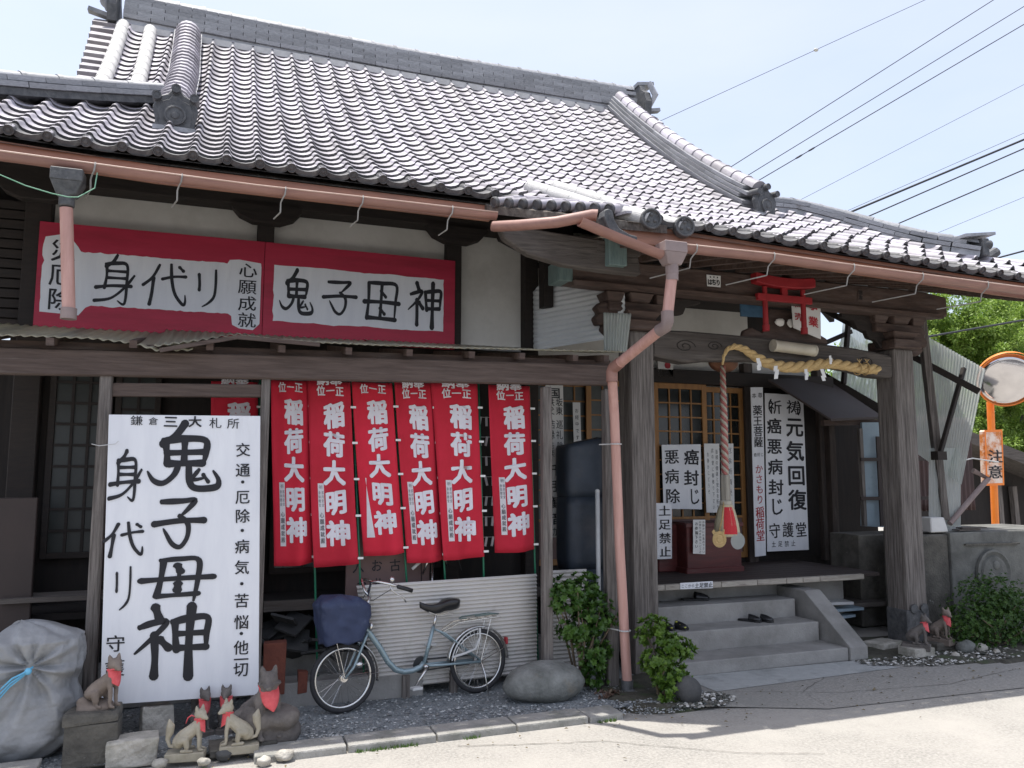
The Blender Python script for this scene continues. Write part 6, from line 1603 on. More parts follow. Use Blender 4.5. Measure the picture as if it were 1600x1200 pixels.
# ------------------------------------------------------------------ dim things under the lean-to
m = MB(); m.box((-1.75, 6.95, 1.02), (.95, .05, 1.30)); o = m.build('leaning_board', M_BOARDB, bevel=.006); tag(o, 'plain brown board standing in the shade at the far left', 'board')
bn = thing('work_bench', 'low wooden bench in the dark behind the silver tarp bundle', 'bench', (-1.15, 7.0, 0))
m = MB(); m.box((-1.12, 7.02, .92), (.7, .3, .035)); m.build('bench_top', M_GREYX, bn)
for x in (-1.42, -.84):
    m = MB(); m.box((x, 7.0, .45), (.06, .06, .9)); m.build('leg', M_GREYV, bn)
random.seed(5)
for i in range(16):
    x = .42+random.random()*.75; z = .34+random.random()*.30; m = MB(); R = Euler((random.uniform(-.6, .6), random.uniform(-.6, .6), random.uniform(-1.5, 1.5))).to_matrix()
    m.box((x, 6.98+random.random()*.12, z), (.26, .2, .02), R); o = m.build('salvaged_tile', M_OLDTILE); tag(o, 'old dark roof tile dumped in the heap under the veranda edge', 'roof tile', 'heap of old tiles under the veranda')
lab = ['upright dull red brick beside the large dark fox', 'orange broken brick standing next to the red brick', 'small orange brick piece lying on the tile heap']
for i, (c, d) in enumerate((((.47, 6.74, .33), (.17, .10, .40)), ((.69, 6.76, .20), (.07, .08, .17)), ((.90, 6.93, .66), (.07, .05, .08)))):
    m = MB(); m.box(c, d, jit=.006); o = m.build('brick', M_BRICK, bevel=.004); tag(o, lab[i], 'brick')
m = MB(); m.box((1.0, 6.86, .10), (1.35, .26, .20)); o = m.build('concrete_ledge', M_CONC, bevel=.01); tag(o, 'low concrete ledge behind the front bicycle wheel', 'ledge')
# stack wrapped in dark blue vinyl, with a galvanised pole
vb = thing('vinyl_bundle', 'tall stack wrapped in dark blue vinyl beside the left porch pillar', 'wrapped stack', (3.35, 7.3, 0))
def vin(z0, z1, dx):
    m = MB(); N = 24; K = 8
    for i in range(K+1):
        v = i/K; 
        for k in range(N):
            a = 2*math.pi*k/N; ca, sa = math.cos(a), math.sin(a); sq = (abs(ca)**8+abs(sa)**8)**(-1/8)
            w = 1-.05*(2*v-1)**6+.012*noise.noise(Vector((ca*3, sa*3, v*4+z0)))
            m.v.append((3.42+dx+.205*ca*sq*w, 7.36+.18*sa*sq*w, z0+(z1-z0)*v+(.05*ca if i == K and z1 > 2 else 0)))
    for i in range(K):
        for k in range(N): m.f.append((i*N+k, (i)*N+(k+1) % N, (i+1)*N+(k+1) % N, (i+1)*N+k))
    m.f.append(tuple(range(K*N, K*N+N))); m.f.append(tuple(range(N))[::-1]); m.build('wrapped_box', M_VINYL, vb, smooth=True)
vin(.02, .92, .01); vin(.92, 1.62, 0); vin(1.62, 2.17, 0)
gp = MB(); gp.tube([(3.44, 7.0, 0), (3.44, 7.0, 1.68)], .022, 12); gp.ball((3.44, 7.0, 1.68), .024, 10, 6); o = gp.build('steel_pole', M_ALU, smooth=True); tag(o, 'short galvanised pole standing in front of the dark vinyl stack', 'pole')
m = MB(); m.box((3.62, 7.2, 1.35), (.02, .04, 1.8)); o = m.build('white_batten', M_PAPER); tag(o, 'thin white batten along the edge of the dark vinyl stack', 'batten')
# hanging charms dimly seen between the last two banners
rk = thing('charm_rack', 'dim rack of knotted paper slips between the last two banners', 'rack', (2.22, 7.3, .9))
for j in range(7):
    z = 1.25+j*.19
    m = MB(); m.tube([(2.05, 7.3, z), (2.75, 7.3, z)], .003, 5); w_ = m.build('rack_wire', M_ALU, rk)
    for i in range(10):
        x = 2.08+i*.065; m = MB(); m.box((x, 7.29, z-.04), (.022, .006, .09), Matrix.Rotation(random.uniform(-.25, .25), 3, 'Y')); m.build('knotted_slip', M_SLIP, w_)

# ------------------------------------------------------------------ porch furnishings
# offertory box
ob = thing('offertory_box', 'dark red offertory box on the porch floor under the bell rope', 'offertory box', (5.4, 8.15, ZP))
m = MB(); m.box((5.42, 8.20, ZP+.30), (.74, .42, .50)); m.build('box_body', M_BOXR, ob, bevel=.01)
m = MB(); m.box((5.42, 8.20, ZP+.025), (.78, .46, .07)); m.build('box_foot', M_BOXR, ob, bevel=.008)
m = MB(); m.box((5.42, 7.985, ZP+.54), (.78, .04, .05)); m.box((5.42, 8.415, ZP+.54), (.78, .04, .05)); m.build('box_rim', M_BOXR, ob, bevel=.005)
for i in range(9):
    m = MB(); m.box((5.10+i*.08, 8.2, ZP+.55), (.035, .40, .03)); m.build('slat', M_BOXR, ob)
m = MB(); m.box((4.95, 8.35, ZP+.27), (.3, .3, .54)); o = m.build('dark_cabinet', M_BOXR, bevel=.01); tag(o, 'plain dark cabinet standing left of the offertory box', 'cabinet')
Bd = Board('paper_notice', [at(1083, 812, Y=7.945), at(1102, 812, Y=7.945), at(1102, 866, Y=7.945), at(1083, 865, Y=7.945)], .003, M_PAPER, 'white paper notice with three written columns stuck on the offertory box', 'notice', bevel=0)
w, h = Bd.W, Bd.Hh
Bd.write(col('お静かにお進み下さい', w*.84, h*.07, h*.93, w*.20, h*.08, .0)+col('お参りの方は中へどうぞ', w*.56, h*.07, h*.95, w*.20, h*.075, .0)+col('お参詣下さい', w*.26, h*.12, h*.78, w*.26, h*.11, .008))
# bell rope
M_GRIP = pm('bleached_grip_wood', (.26, .24, .20), (.40, .37, .31), 5, .8, .3, (8, 8, 1))
br = thing('bell_rope', 'thick twisted red and cream bell rope with wooden grip and tassel', 'bell rope', tuple(at(1131, 600, Y=7.3)))
top = at(1129, 572, Y=7.3); mid = at(1133, 742, Y=7.3); bot = at(1134, 788, Y=7.3)
for k in range(4):
    pts = []; rs = []
    for i in range(150):
        t = i/149; c = top.lerp(mid, t); a = t*44+k*math.pi/2; R_ = .018+.006*min(1, t*2); pts.append(c+Vector((math.cos(a)*R_, math.sin(a)*R_, 0))); rs.append(.013+.005*min(1, t*2))
    m = MB(); m.tube(pts, rs, 7); m.build('strand', M_ROSE if k % 2 else M_CREAM, br, smooth=True)
m = MB(); m.lathe([(.052, 0), (.056, -.03), (.055, -.28), (.050, -.29)][::-1], mid, None, 6); m.build('wooden_grip', M_GRIP, br, bevel=.004)
tz = mid-Vector((0, 0, .29))
m = MB(); m.lathe([(.125, -.36), (.135, -.34), (.12, -.22), (.085, -.08), (.062, -.03), (.06, 0), (.03, .01)], tz, None, 40); o = m.build('tassel', M_TUFT, br, smooth=True)
for v in o.data.vertices:
    a = math.atan2(v.co.y-tz.y, v.co.x-tz.x); v.co.x += math.cos(a)*.006*math.sin(a*17); v.co.y += math.sin(a)*.006*math.sin(a*17)
m = MB(); P_ = []
for j in range(8):
    z = -.05-.28*j/7; r = float(np.interp(-z, [.03, .08, .22, .34], [.066, .09, .125, .142]))
    for i in range(9):
        a = -math.pi/2-.85+1.15*i/8; P_.append((tz.x+math.cos(a)*r, tz.y+math.sin(a)*r, tz.z+z))
m.v = P_; m.f = [(j*9+i, j*9+i+1, (j+1)*9+i+1, (j+1)*9+i) for j in range(7) for i in range(8)]; m.build('red_tassel_band', M_TUFTR, br, smooth=True)
m = MB(); m.lathe([(.066, -.03), (.069, -.02), (.066, .0), (.069, .01), (.060, .02)], tz, None, 18); m.build('tassel_binding', M_CREAM, br, smooth=True)
m = MB(); a = tz+Vector((-.05, -.03, -.0)); m.tube([a, a+Vector((-.05, -.04, -.16)), a+Vector((-.10, -.05, -.30))], .008, 6); m.build('side_cord', M_STRAW, br, smooth=True)
# charm medallion and round clear fan
ch_ = a+Vector((-.11, -.06, -.38)); RXm = Matrix.Rotation(math.pi/2, 3, 'X')
m = MB(); m.lathe([(.085, 0), (.085, .008), (.055, .012), (.05, .006), (.035, .007), (.03, .012), (.004, .012)], ch_, RXm, 22); cm = m.build('round_charm', M_STRAW, br, angle=40)
for sx in (-1, 1):
    m = MB(); m.prism([(0, 0), (.03, .045), (.055, .02), (.04, -.01)], ch_+Vector((sx*.03-(0 if sx > 0 else .0), .0, .06)), (sx, 0, 0), (0, 0, 1), .006); m.build('charm_ear', M_STRAW, cm)
m = MB(); c = tz+Vector((.04, -.13, -.40)); m.lathe([(.085, 0), (.088, .004), (.07, .004), (.02, .005)], c, RXm, 22); m.build('round_fan', M_CLEAR, br, angle=40)
# bronze gong behind the rope
gg_ = at(1130, 566, Y=7.45); m = MB(); m.lathe([(.02, .09), (.06, .085), (.10, .06), (.15, .05), (.185, .02), (.19, 0), (.185, -.02), (.15, -.05), (.06, -.085), (.02, -.09)][::-1], gg_, Matrix.Rotation(math.pi/2, 3, 'X'), 24)
o = m.build('gong', M_BRASS, smooth=True); tag(o, 'flat round bronze gong hanging under the porch beam behind the rope', 'gong')
for v in o.data.vertices: v.co.z = gg_.z+(v.co.z-gg_.z)*.62
# straw festoon
sm = thing('straw_rope', 'thick tapering twisted straw rope tied along the porch beam', 'straw rope', tuple(at(1250, 575, Y=6.6)))
ctrl = [(1129, 570, .012), (1131, 556, .018), (1137, 545, .026), (1148, 541, .034), (1162, 545, .042), (1178, 556, .052), (1196, 566, .060), (1215, 572, .064), (1235, 574, .066), (1258, 573, .066), (1280, 569, .064), (1300, 568, .062), (1320, 571, .060), (1345, 576, .060), (1371, 577, .062)]
CP = []; 
for x, y, r in ctrl: CP.append((at(x, y, Y=6.62), r*.88))
den = []
for i in range(len(CP)-1):
    for j in range(12): t = j/12; den.append((CP[i][0].lerp(CP[i+1][0], t), CP[i][1]*(1-t)+CP[i+1][1]*t))
den.append(CP[-1])
for k in range(3):
    pts = []; rs = []; acc = 0
    for i, (c, r) in enumerate(den):
        if i: acc += (c-den[i-1][0]).length/(max(r, .03)*2.0)
        d = (den[min(i+1, len(den)-1)][0]-den[max(i-1, 0)][0]).normalized(); u = d.cross(Vector((0, 1, 0))).normalized(); w_ = d.cross(u)
        a = -acc*1.9+k*2.094; pts.append(c+(u*math.cos(a)+w_*math.sin(a))*r*.50); rs.append(r*.56)
    m = MB(); m.tube(pts, rs, 9); m.build('strand', M_STRAW, sm, smooth=True)
for x in (1340, 1352):
    c = at(x, 576, Y=6.62); m = MB(); m.tube([c+Vector((0, math.cos(a)*.066, math.sin(a)*.066)) for a in np.linspace(0, 6.283, 17)[:-1]], .006, 5, closed=True)
    for q in (-1, 0, 1): m.tube([c+Vector((0, -.03, .064)), c+Vector((.03*q, -.03, .10))], .004, 4)
    m.build('binding', M_STRAW, sm)
def shide(x, y, s=1, tilt=0):
    c = at(x, y, Y=6.53); m = MB()
    for i in range(3): m.add([(c.x+(.012*(i % 2)-.02)*s, c.y-.002*i, c.z-.035*i*s), (c.x+(.012*(i % 2)+.022)*s, c.y-.002*i, c.z-.035*i*s+.006), (c.x+(.012*(i % 2)+.018+tilt)*s, c.y-.004-.002*i, c.z-.035*(i+1)*s-.012), (c.x+(.012*(i % 2)-.024+tilt)*s, c.y-.004-.002*i, c.z-.035*(i+1)*s-.018)], [(0, 1, 2, 3)])
    o = m.build('paper_streamer', M_PAPER, sm); md = o.modifiers.new('t', 'SOLIDIFY'); md.thickness = .001
shide(1184, 560, 1.0, .01); shide(1212, 572, 1.1, -.005); shide(1259, 577, .9); shide(1284, 577, 1.0, .02); shide(1297, 556, .7)
# little red torii on the rainbow beam
to = thing('small_torii', 'little bright red wooden torii gate set on the porch beam', 'torii', tuple(at(1227, 522, Y=6.50)))
zl = at(1197, 517, Y=6.52).z; x0_ = at(1197, 517, Y=6.52).x; x1_ = at(1257, 524, Y=6.52).x; zt_ = at(1197, 448, Y=6.52).z
for x in (x0_, x1_):
    m = MB(); m.lathe([(.036, 0), (.036, .06), (.028, .065), (.025, zt_-zl)], (x, 6.52, zl), None, 14); m.build('pillar', M_TORII, to, angle=40)
m = MB(); N_ = 12
X_ = np.linspace(x0_-.13, x1_+.13, N_+1); xc = (x0_+x1_)/2
poly = [(float(x), zt_+.0+.09*((x-xc)/.37)**2*.35) for x in X_]; poly2 = [(a, b+.10) for a, b in poly][::-1]
m.prism(poly+poly2, (0, 6.57, 0), (1, 0, 0), (0, 0, 1), .10); m.build('top_lintel', M_TORII, to, bevel=.006)
m = MB(); m.box((xc, 6.52, zt_-.11), (x1_-x0_+.20, .05, .07)); m.build('tie_beam', M_TORII, to, bevel=.004)
m = MB(); m.box((xc, 6.52, zt_-.03), (.07, .03, .10)); m.build('centre_strut', M_TORII, to)
# tube lamp on the beam
a = at(1209, 540, Y=6.64); b = at(1271, 548, Y=6.64); lt = thing('tube_lamp', 'dusty cylindrical lamp fixed along the carved porch beam', 'lamp', tuple(a))
m = MB(); m.tube([a, b], .060, 20); m.build('lamp_tube', M_LAMP, lt, angle=50)
for p, q in ((a, -1), (b, 1)):
    m = MB(); d = (b-a).normalized(); m.tube([p-d*.012, p+d*.02 if q < 0 else p+d*.012], .0635, 20); m.build('end_ring', M_CREAM, lt, angle=50)
# carved strut and plaques over the beam
m = MB(); pr = [(-.55, 0), (-.52, .09), (-.42, .13), (-.30, .08), (-.22, .14), (-.18, .34), (.30, .34), (.36, .16), (.46, .10), (.55, .06), (.55, 0)]
m.prism(pr, (5.55, 6.78, 3.23), (1, 0, 0), (0, 0, 1), -.06); m.build('frog_leg_strut', M_WOOD, temple, bevel=.012)
m = MB(); p = at(1220, 503, Y=6.70); m.ball((p.x, 6.715, p.z), .05, 10, 6, (1.3, .3, .8), .3); m.ball((p.x+.13, 6.71, p.z+.0), .045, 10, 6, (1, .3, 1), .3); m.build('strut_patch', M_PLASTER, temple, smooth=True)
Bd = Board('plaque', [at(1236, 464, Y=6.66), at(1282, 468, Y=6.66), at(1283, 530, Y=6.66), at(1240, 512, Y=6.66)], .01, M_WHITE2, 'peeling white plaque with red characters beside the small torii', 'plaque')
w, h = Bd.W, Bd.Hh; Bd.write(col('事業', w*.72, h*.18, h*.62, w*.36, h*.28, .03)+col('商売', w*.22, h*.2, h*.6, w*.34, h*.26, .02), M_INKR)
Bd = Board('plaque', [at(1157, 468, Y=6.85), at(1196, 471, Y=6.85), at(1196, 496, Y=6.85), at(1158, 494, Y=6.85)], .02, M_BLUEP, 'dark blue weathered plaque just left of the small torii', 'plaque')

# shoes on the steps: each its own
def shoe(loc, rz, s, mat, label, group, kind='slip'):
    t = thing('slipper', label, 'slipper', loc, rz, group)
    L = .25*s; pr = [(0, -.035), (.05, -.042), (.14, -.036), (.20, -.045), (.245, -.030), (.255, 0), (.245, .030), (.20, .045), (.14, .036), (.05, .042), (0, .035), (-.01, 0)]
    m = MB(); m.prism([(a*s, b*s) for a, b in pr], loc, Matrix.Rotation(rz, 3, 'Z') @ Vector((1, 0, 0)), Matrix.Rotation(rz, 3, 'Z') @ Vector((0, 1, 0)), .022); m.build('sole', mat, t, bevel=.005)
    m = MB(); R = Matrix.Rotation(rz, 3, 'Z'); n = 10; rows = 7
    for j in range(rows+1):
        u = (.115+.135*j/rows)*s; hw = float(np.interp(u/s, [.11, .2, .235, .25], [.040, .046, .034, .012]))*s; hh = float(np.interp(u/s, [.11, .17, .235, .25], [.062, .052, .030, .016]))*s
        for k in range(n+1):
            a = math.pi*k/n; m.v.append(tuple(Vector(loc)+Vector((0, 0, .020))+R @ Vector((u, math.cos(a)*hw, math.sin(a)*hh))))
    for j in range(rows):
        for k in range(n): q = n+1; m.f.append((j*q+k, j*q+k+1, (j+1)*q+k+1, (j+1)*q+k))
    o = m.build('upper', mat, t, smooth=True); md = o.modifiers.new('t', 'SOLIDIFY'); md.thickness = .005
    if kind == 'camo':
        for k in range(5):
            u = .13+.025*k; m = MB(); m.ball(Vector(loc)+R @ Vector((u*s, (.02 if k % 2 else -.02)*s, .07*s-.01*k*s)), .016*s, 7, 5, (1, 1, .5)); m.build('yellow_patch', M_LIME, o, smooth=True)
    return t
M_LIME = pm('lime_patch', (.45, .46, .05), (.55, .55, .10), 9, .6, 0)
zs1, zs2 = .325, .51
p = at(1044, 982, Z=zs1); shoe((p.x-.10, p.y+.10, zs1), -1.2, 1.0, M_SEAT, 'black and yellow patterned sandal nearest the left porch pillar', 'pair of black and yellow sandals on the middle step', 'camo')
p = at(1058, 982, Z=zs1); shoe((p.x-.06, p.y+.10, zs1), -1.15, 1.0, M_SEAT, 'black and yellow patterned sandal, the one toward the middle of the step', 'pair of black and yellow sandals on the middle step', 'camo')
p = at(1168, 972, Z=zs1); shoe((p.x-.02, p.y+.12, zs1), -.95, .95, M_SEAT, 'plain black clog on the middle step, left one of the pair', 'pair of black clogs on the middle step')
p = at(1184, 972, Z=zs1); shoe((p.x+.01, p.y+.12, zs1), -1.05, .95, M_SEAT, 'plain black clog on the middle step, right one of the pair', 'pair of black clogs on the middle step')
p = at(1085, 938, Z=zs2); shoe((p.x-.12, p.y+.05, zs2), -.35, 1.15, M_SEAT, 'black shoe lying on the top step below the strip sign', 'black shoes on the top step')
p = at(1070, 934, Z=zs2); shoe((p.x-.04, p.y+.12, zs2), -.45, 1.15, M_SEAT, 'black shoe tucked close under the porch floor edge', 'black shoes on the top step')

# ------------------------------------------------------------------ right side: hood, clear sheets, basin, mirror
hd = thing('tin_hood', 'dark sloping sheet-metal hood over the side doorway beyond the porch', 'hood', (7.6, 8.4, 2.8))
A = at(1200, 592, Y=8.50); Bp = at(1288, 590, Y=8.9); Cc = at(1380, 651, Y=8.3); Dd = at(1298, 654, Y=8.0)
m = MB(); m.add([A, Bp, Cc, Dd]+[v-Vector((0, 0, .03)) for v in (A, Bp, Cc, Dd)], [(0, 1, 2, 3), (7, 6, 5, 4), (0, 4, 5, 1), (1, 5, 6, 2), (2, 6, 7, 3), (3, 7, 4, 0)]); m.build('hood_sheet', M_BOARDB, hd)
m = MB(); m.beam(at(1285, 588, Y=8.95), at(1400, 655, Y=8.35), .10, .12); m.build('hood_edge_beam', M_WOODX, hd)
m = MB(); m.beam(at(1285, 661, Y=8.3), at(1385, 659, Y=8.3), .06, .07); m.build('hood_lintel', M_WOOD, hd)
# side annex: dark doorway and faded blue panel with brown battens
an = thing('side_annex', 'dark annex with faded blue panel door beyond the porch', 'annex', (8.3, 9.2, 0))
m = MB(); m.box((8.15, 9.3, 1.5), (1.9, .08, 3.0)); m.build('dark_wall', M_DARK, an)
m = MB(); m.box(tuple(at(1300, 760, Y=8.6)+Vector((0, 0, -.1))), (.10, .1, 2.4)); m.build('door_post', M_WOODV, an)
c0, c1_, c2_, c3_ = at(1347, 660, Y=8.2), at(1400, 660, Y=8.2), at(1400, 825, Y=8.2), at(1347, 822, Y=8.2)
Bd = Board('blue_panel', [c0, c1_, c2_, c3_], .03, M_LTBLUE, None, None, parent=an)
for (x_, y_, x2, y2) in ((1371, 682, 1378, 822), ):
    m = MB(); m.beam(at(x_, y_, Y=8.15), at(x2, y2, Y=8.15), .05, .02, up=(0, 1, 0)); m.build('batten', M_BOARDB, an)
for y_ in (718, 779):
    m = MB(); m.beam(at(1345, y_, Y=8.14), at(1470, y_-1, Y=8.14), .02, .045); m.build('batten', M_BOARDB, an)
m = MB(); m.box(tuple(at(1347, 745, Y=8.17)), (.05, .05, 1.25)); m.build('frame_post', M_GREYV, an)
corrugated(at(1430, 650, Y=8.4), (0, 0, -1.3), (1.0, .0, 0), 12, .012, 'brown_sheet', M_CORRB, an)
m = MB(); m.box((7.9, 8.1, .55), (1.0, .5, 1.1)); m.build('low_wall', M_STONE, an, bevel=.01)
m = MB(); m.box((7.3, 7.9, .3), (.9, .5, .05)); m.build('junk_plank', M_GREYX, an)
for i, (x, z) in enumerate(((6.55, .38), (6.7, .30), (6.6, .22))):
    m = MB(); m.box((x+.1, 7.6, z), (.5, .3, .03), Matrix.Rotation(.2*i-.2, 3, 'Z')); o = m.build('stacked_plank', M_LTBLUE if i else M_ALU); tag(o, ['topmost pale plank stacked behind the step cheek', 'middle blue-grey plank stacked behind the step cheek', 'lowest blue-grey plank stacked behind the step cheek'][i], 'plank')
# clear corrugated sheets on leaning timbers
cs_ = thing('sheet_shelter', 'lean-to shelter of cloudy clear corrugated sheets on dark leaning timbers', 'shelter', (8.3, 7.6, 0))
def sheet4(tl, tr, br_, bl, n, amp, name, mat):
    m = MB(); per = 6; N = n*per; K = 8; tl, tr, br_, bl = map(Vector, (tl, tr, br_, bl)); w_ = (tr-tl).cross(bl-tl).normalized()
    for i in range(N+1):
        u = i/N
        for k in range(K+1):
            v = k/K; m.v.append(tuple(tl.lerp(tr, u).lerp(bl.lerp(br_, u), v)+w_*amp*math.cos(u*n*6.2832)))
    for i in range(N):
        for k in range(K): q = K+1; m.f.append((i*q+k, i*q+k+1, (i+1)*q+k+1, (i+1)*q+k))
    return m.build(name, mat, cs_, smooth=True)
sheet4(at(1418, 508, Y=7.6), at(1540, 577, Y=7.3), at(1503, 758, Y=7.1), at(1432, 708, Y=7.6), 26, .010, 'clear_sheet', M_CLEAR)
sheet4(at(1318, 515, Y=8.9), at(1425, 600, Y=8.7), at(1425, 690, Y=8.7), at(1300, 590, Y=8.9), 22, .010, 'clear_sheet', M_CLEAR)
sheet4(at(1318, 498, Y=9.0), at(1400, 540, Y=8.8), at(1400, 600, Y=8.8), at(1312, 560, Y=9.0), 16, .010, 'clear_sheet', M_CLEAR)
sheet4(at(1452, 700, Y=7.25), at(1502, 700, Y=7.25), at(1502, 835, Y=7.25), at(1452, 835, Y=7.25), 10, .008, 'clear_sheet', M_CLEAR)
for (a, b, w_) in ((at(1436, 470, Y=7.3), at(1476, 812, Y=7.25), .09), (at(1280, 480, Y=8.4), at(1530, 612, Y=6.98), .075), (at(1506, 575, Y=7.22), at(1467, 715, Y=7.15), .05), (at(1280, 540, Y=8.8), at(1330, 518, Y=8.8), .06), (at(1328, 470, Y=8.7), at(1318, 600, Y=8.7), .06), (at(1262, 455, Y=8.2), at(1300, 500, Y=8.7), .07)):
    m = MB(); m.beam(a, b, w_, w_); m.build('timber', M_WOODX if w_ < .08 else M_GREYV, cs_, bevel=.006)
p = at(1467, 712, Y=7.10); m = MB(); m.box(tuple(p), (.14, .10, .10)); m.build('timber_block', M_WOODX, cs_)
m = MB(); m.tube([at(1520, 735, Y=7.3), at(1544, 748, Y=7.25), at(1484, 818, Y=7.2)], .032, 12); m.build('drain_pipe', M_PIPEG, cs_, angle=60)
m = MB(); m.tube([at(1495, 722, Y=7.3), at(1520, 716, Y=7.4), at(1560, 722, Y=7.6)], .008, 6); m.build('hose', M_ALU, cs_)
# stone basin with round relief
bs = thing('stone_basin', 'massive grey stone basin with a round carved crest on its front', 'basin', (8.7, 7.2, 0))
fl, fr_ = at(1484, 832, Y=7.05), at(1680, 832, Y=7.05); zt0 = fl.z
m = MB(); m.box(((fl.x+fr_.x)/2, 7.05+.5, zt0/2), (fr_.x-fl.x, 1.0, zt0)); m.build('basin_block', M_BASIN, bs, bevel=.02, seg=2)
m = MB(); m.box((fl.x-.22, 7.35, zt0/2-.01), (.44, .55, zt0-.02)); m.build('side_block', M_STONE, bs, bevel=.02)
cc = at(1552, 895, Y=7.03)
m = MB(); m.lathe([(.27, -.01), (.27, .025), (.245, .03), (.225, .012), (.20, .008), (.19, .03), (.12, .045), (.03, .05)], cc, Matrix.Rotation(math.pi/2, 3, 'X'), 32); cr_ = m.build('round_crest', M_BASIN, bs, angle=40)
for k in range(3):
    a = 1.57+k*2.094; m = MB(); m.ball(cc+Vector((math.cos(a)*.09, -.045, math.sin(a)*.09)), .055, 10, 6, (1, .35, 1)); m.build('crest_comma', M_BASIN, cr_, smooth=True)
m = MB(); m.beam(at(1508, 851, Y=7.03), at(1592, 849, Y=7.03), .03, .02); m.build('carved_line', M_STONE, bs)
# white footing and ladles
p = at(1467, 833, Y=7.12); m = MB(); m.box((p.x, 7.22, zt0+.085), (.27, .24, .17), taper=.78); o = m.build('footing_block', M_WHITE2, bevel=.01); tag(o, 'tapered white concrete footing standing on the stone basin', 'footing')
for i, (x, y, r) in enumerate(((1510, 827, .05), (1518, 829, -.06))):
    p = at(x, y, Y=7.12); m = MB(); m.box((p.x, 7.12, zt0+.02+.02*i), (.36, .10, .015), Matrix.Rotation(r, 3, 'Z')); o = m.build('bamboo_slat', M_GREYX); tag(o, ['upper grey slat lying on the basin rim', 'lower grey slat lying on the basin rim'][i], 'slat')
# traffic mirror
tm = thing('traffic_mirror', 'round convex traffic mirror on an orange pole beyond the basin', 'traffic mirror', (10.9, 8.5, 0))
YM = 8.5; mc = at(1574, 594, Y=YM); Rm = (at(1574, 549, Y=YM).z-mc.z)*.97
face = (EYE-mc); face.z = 0; face.normalize(); face = (face+Vector((.25, -.15, -.42))).normalized(); RR = face.to_track_quat('Z', 'Y').to_matrix()
m = MB(); m.lathe([(.001, .045), (Rm*.25, .043), (Rm*.5, .034), (Rm*.75, .019), (Rm*.93, .002), (Rm*.93, -.01)][::-1], mc, RR, 40); m.build('mirror_face', M_MIRROR, tm, smooth=True)
m = MB(); m.lathe([(Rm*.4, -.08), (Rm*.93, -.03), (Rm*.975, .0), (Rm*.975, .012), (Rm*.955, .010), (Rm*.93, .0), (.01, -.005)], mc, RR, 40); m.build('mirror_back', M_ORANGE, tm, angle=40)
# visor over the top
m = MB(); N_ = 20
for i in range(N_+1):
    a = math.radians(25+130*i/N_); x, y = math.cos(a)*Rm*1.04, math.sin(a)*Rm*1.04; k = math.sin((a-math.radians(25))/math.radians(130)*math.pi)
    m.v += [tuple(mc+RR @ Vector((x, y, -.02))), tuple(mc+RR @ Vector((x*1.0, y*1.02, .02+.05*k)))]
m.f = [(2*i, 2*i+1, 2*i+3, 2*i+2) for i in range(N_)]; o = m.build('visor', M_ORANGE, tm, smooth=True); md = o.modifiers.new('t', 'SOLIDIFY'); md.thickness = .004
pp = [at(1548, 640, Y=YM+.40), at(1552, 740, Y=YM+.40), at(1556, 835, Y=YM+.40)]; pb_ = pp[2].copy(); pb_.z = 0; pb_.x = pp[2].x+.02
m = MB(); m.tube([pp[0]+Vector((0, 0, .12)), pp[1], pp[2], pb_], .052, 16); m.build('pole', M_ORANGE, tm, angle=60)
m = MB(); m.beam(pp[0]+Vector((0, 0, .1)), mc-face*.08, .05, .05); m.build('bracket', M_ORANGE, tm)
Bd = Board('caution_plate', [at(1538, 672, Y=YM-.02), at(1566, 671, Y=YM-.02), at(1569, 758, Y=YM-.02), at(1541, 759, Y=YM-.02)], .10, M_RUST, 'rusty orange and white caution plate fixed to the mirror pole', 'sign', bevel=.02)
w, h = Bd.W, Bd.Hh; Bd.write(col('注意', w*.52, h*.48, h*.76, w*.85, h*.25, .018), M_INK)
m = MB()
for (u0, v0, u1, v1) in ((0, 0, 1, .04), (0, .96, 1, 1), (0, .04, .08, .96), (.92, .04, 1, .96)): m.add([Bd.fr(w*a, h*b, .003) for a, b in ((u0, v0), (u1, v0), (u1, v1), (u0, v1))], [(0, 1, 2, 3)])
tag(m.build('orange_border', M_ORANGE, Bd.o), kind=None)
# neighbouring dark roof and wall
nb = thing('neighbour_shed', 'long dark shed with sloping metal roof edge behind the mirror pole', 'shed', (14, 12, 0))
a = at(1440, 672, Y=12); b = at(1700, 788, Y=12); bz = at(1700, 770, Y=12)
m = MB(); A_, B_ = at(1420, 665, Y=12), at(1740, 790, Y=12); m.add([A_, B_, (B_.x, 12, 0), (A_.x, 12, 0), A_+Vector((0, .1, 0)), B_+Vector((0, .1, 0)), (B_.x, 12.1, 0), (A_.x, 12.1, 0)], [(0, 1, 2, 3), (7, 6, 5, 4), (0, 4, 5, 1), (1, 5, 6, 2), (2, 6, 7, 3), (3, 7, 4, 0)]); m.build('dark_wall', M_DARK, nb)
m = MB(); m.beam(at(1420, 658, Y=11.6), at(1740, 782, Y=11.6), .8, .22); m.build('roof_edge', M_GREYX, nb)
for x in (1557, 1582):
    m = MB(); m.beam(at(x, 740 if x < 1570 else 760, Y=11.9), at(x+8, 840, Y=11.9), .12, .10, up=(0, 1, 0)); m.build('wall_post', M_GREYV, nb)
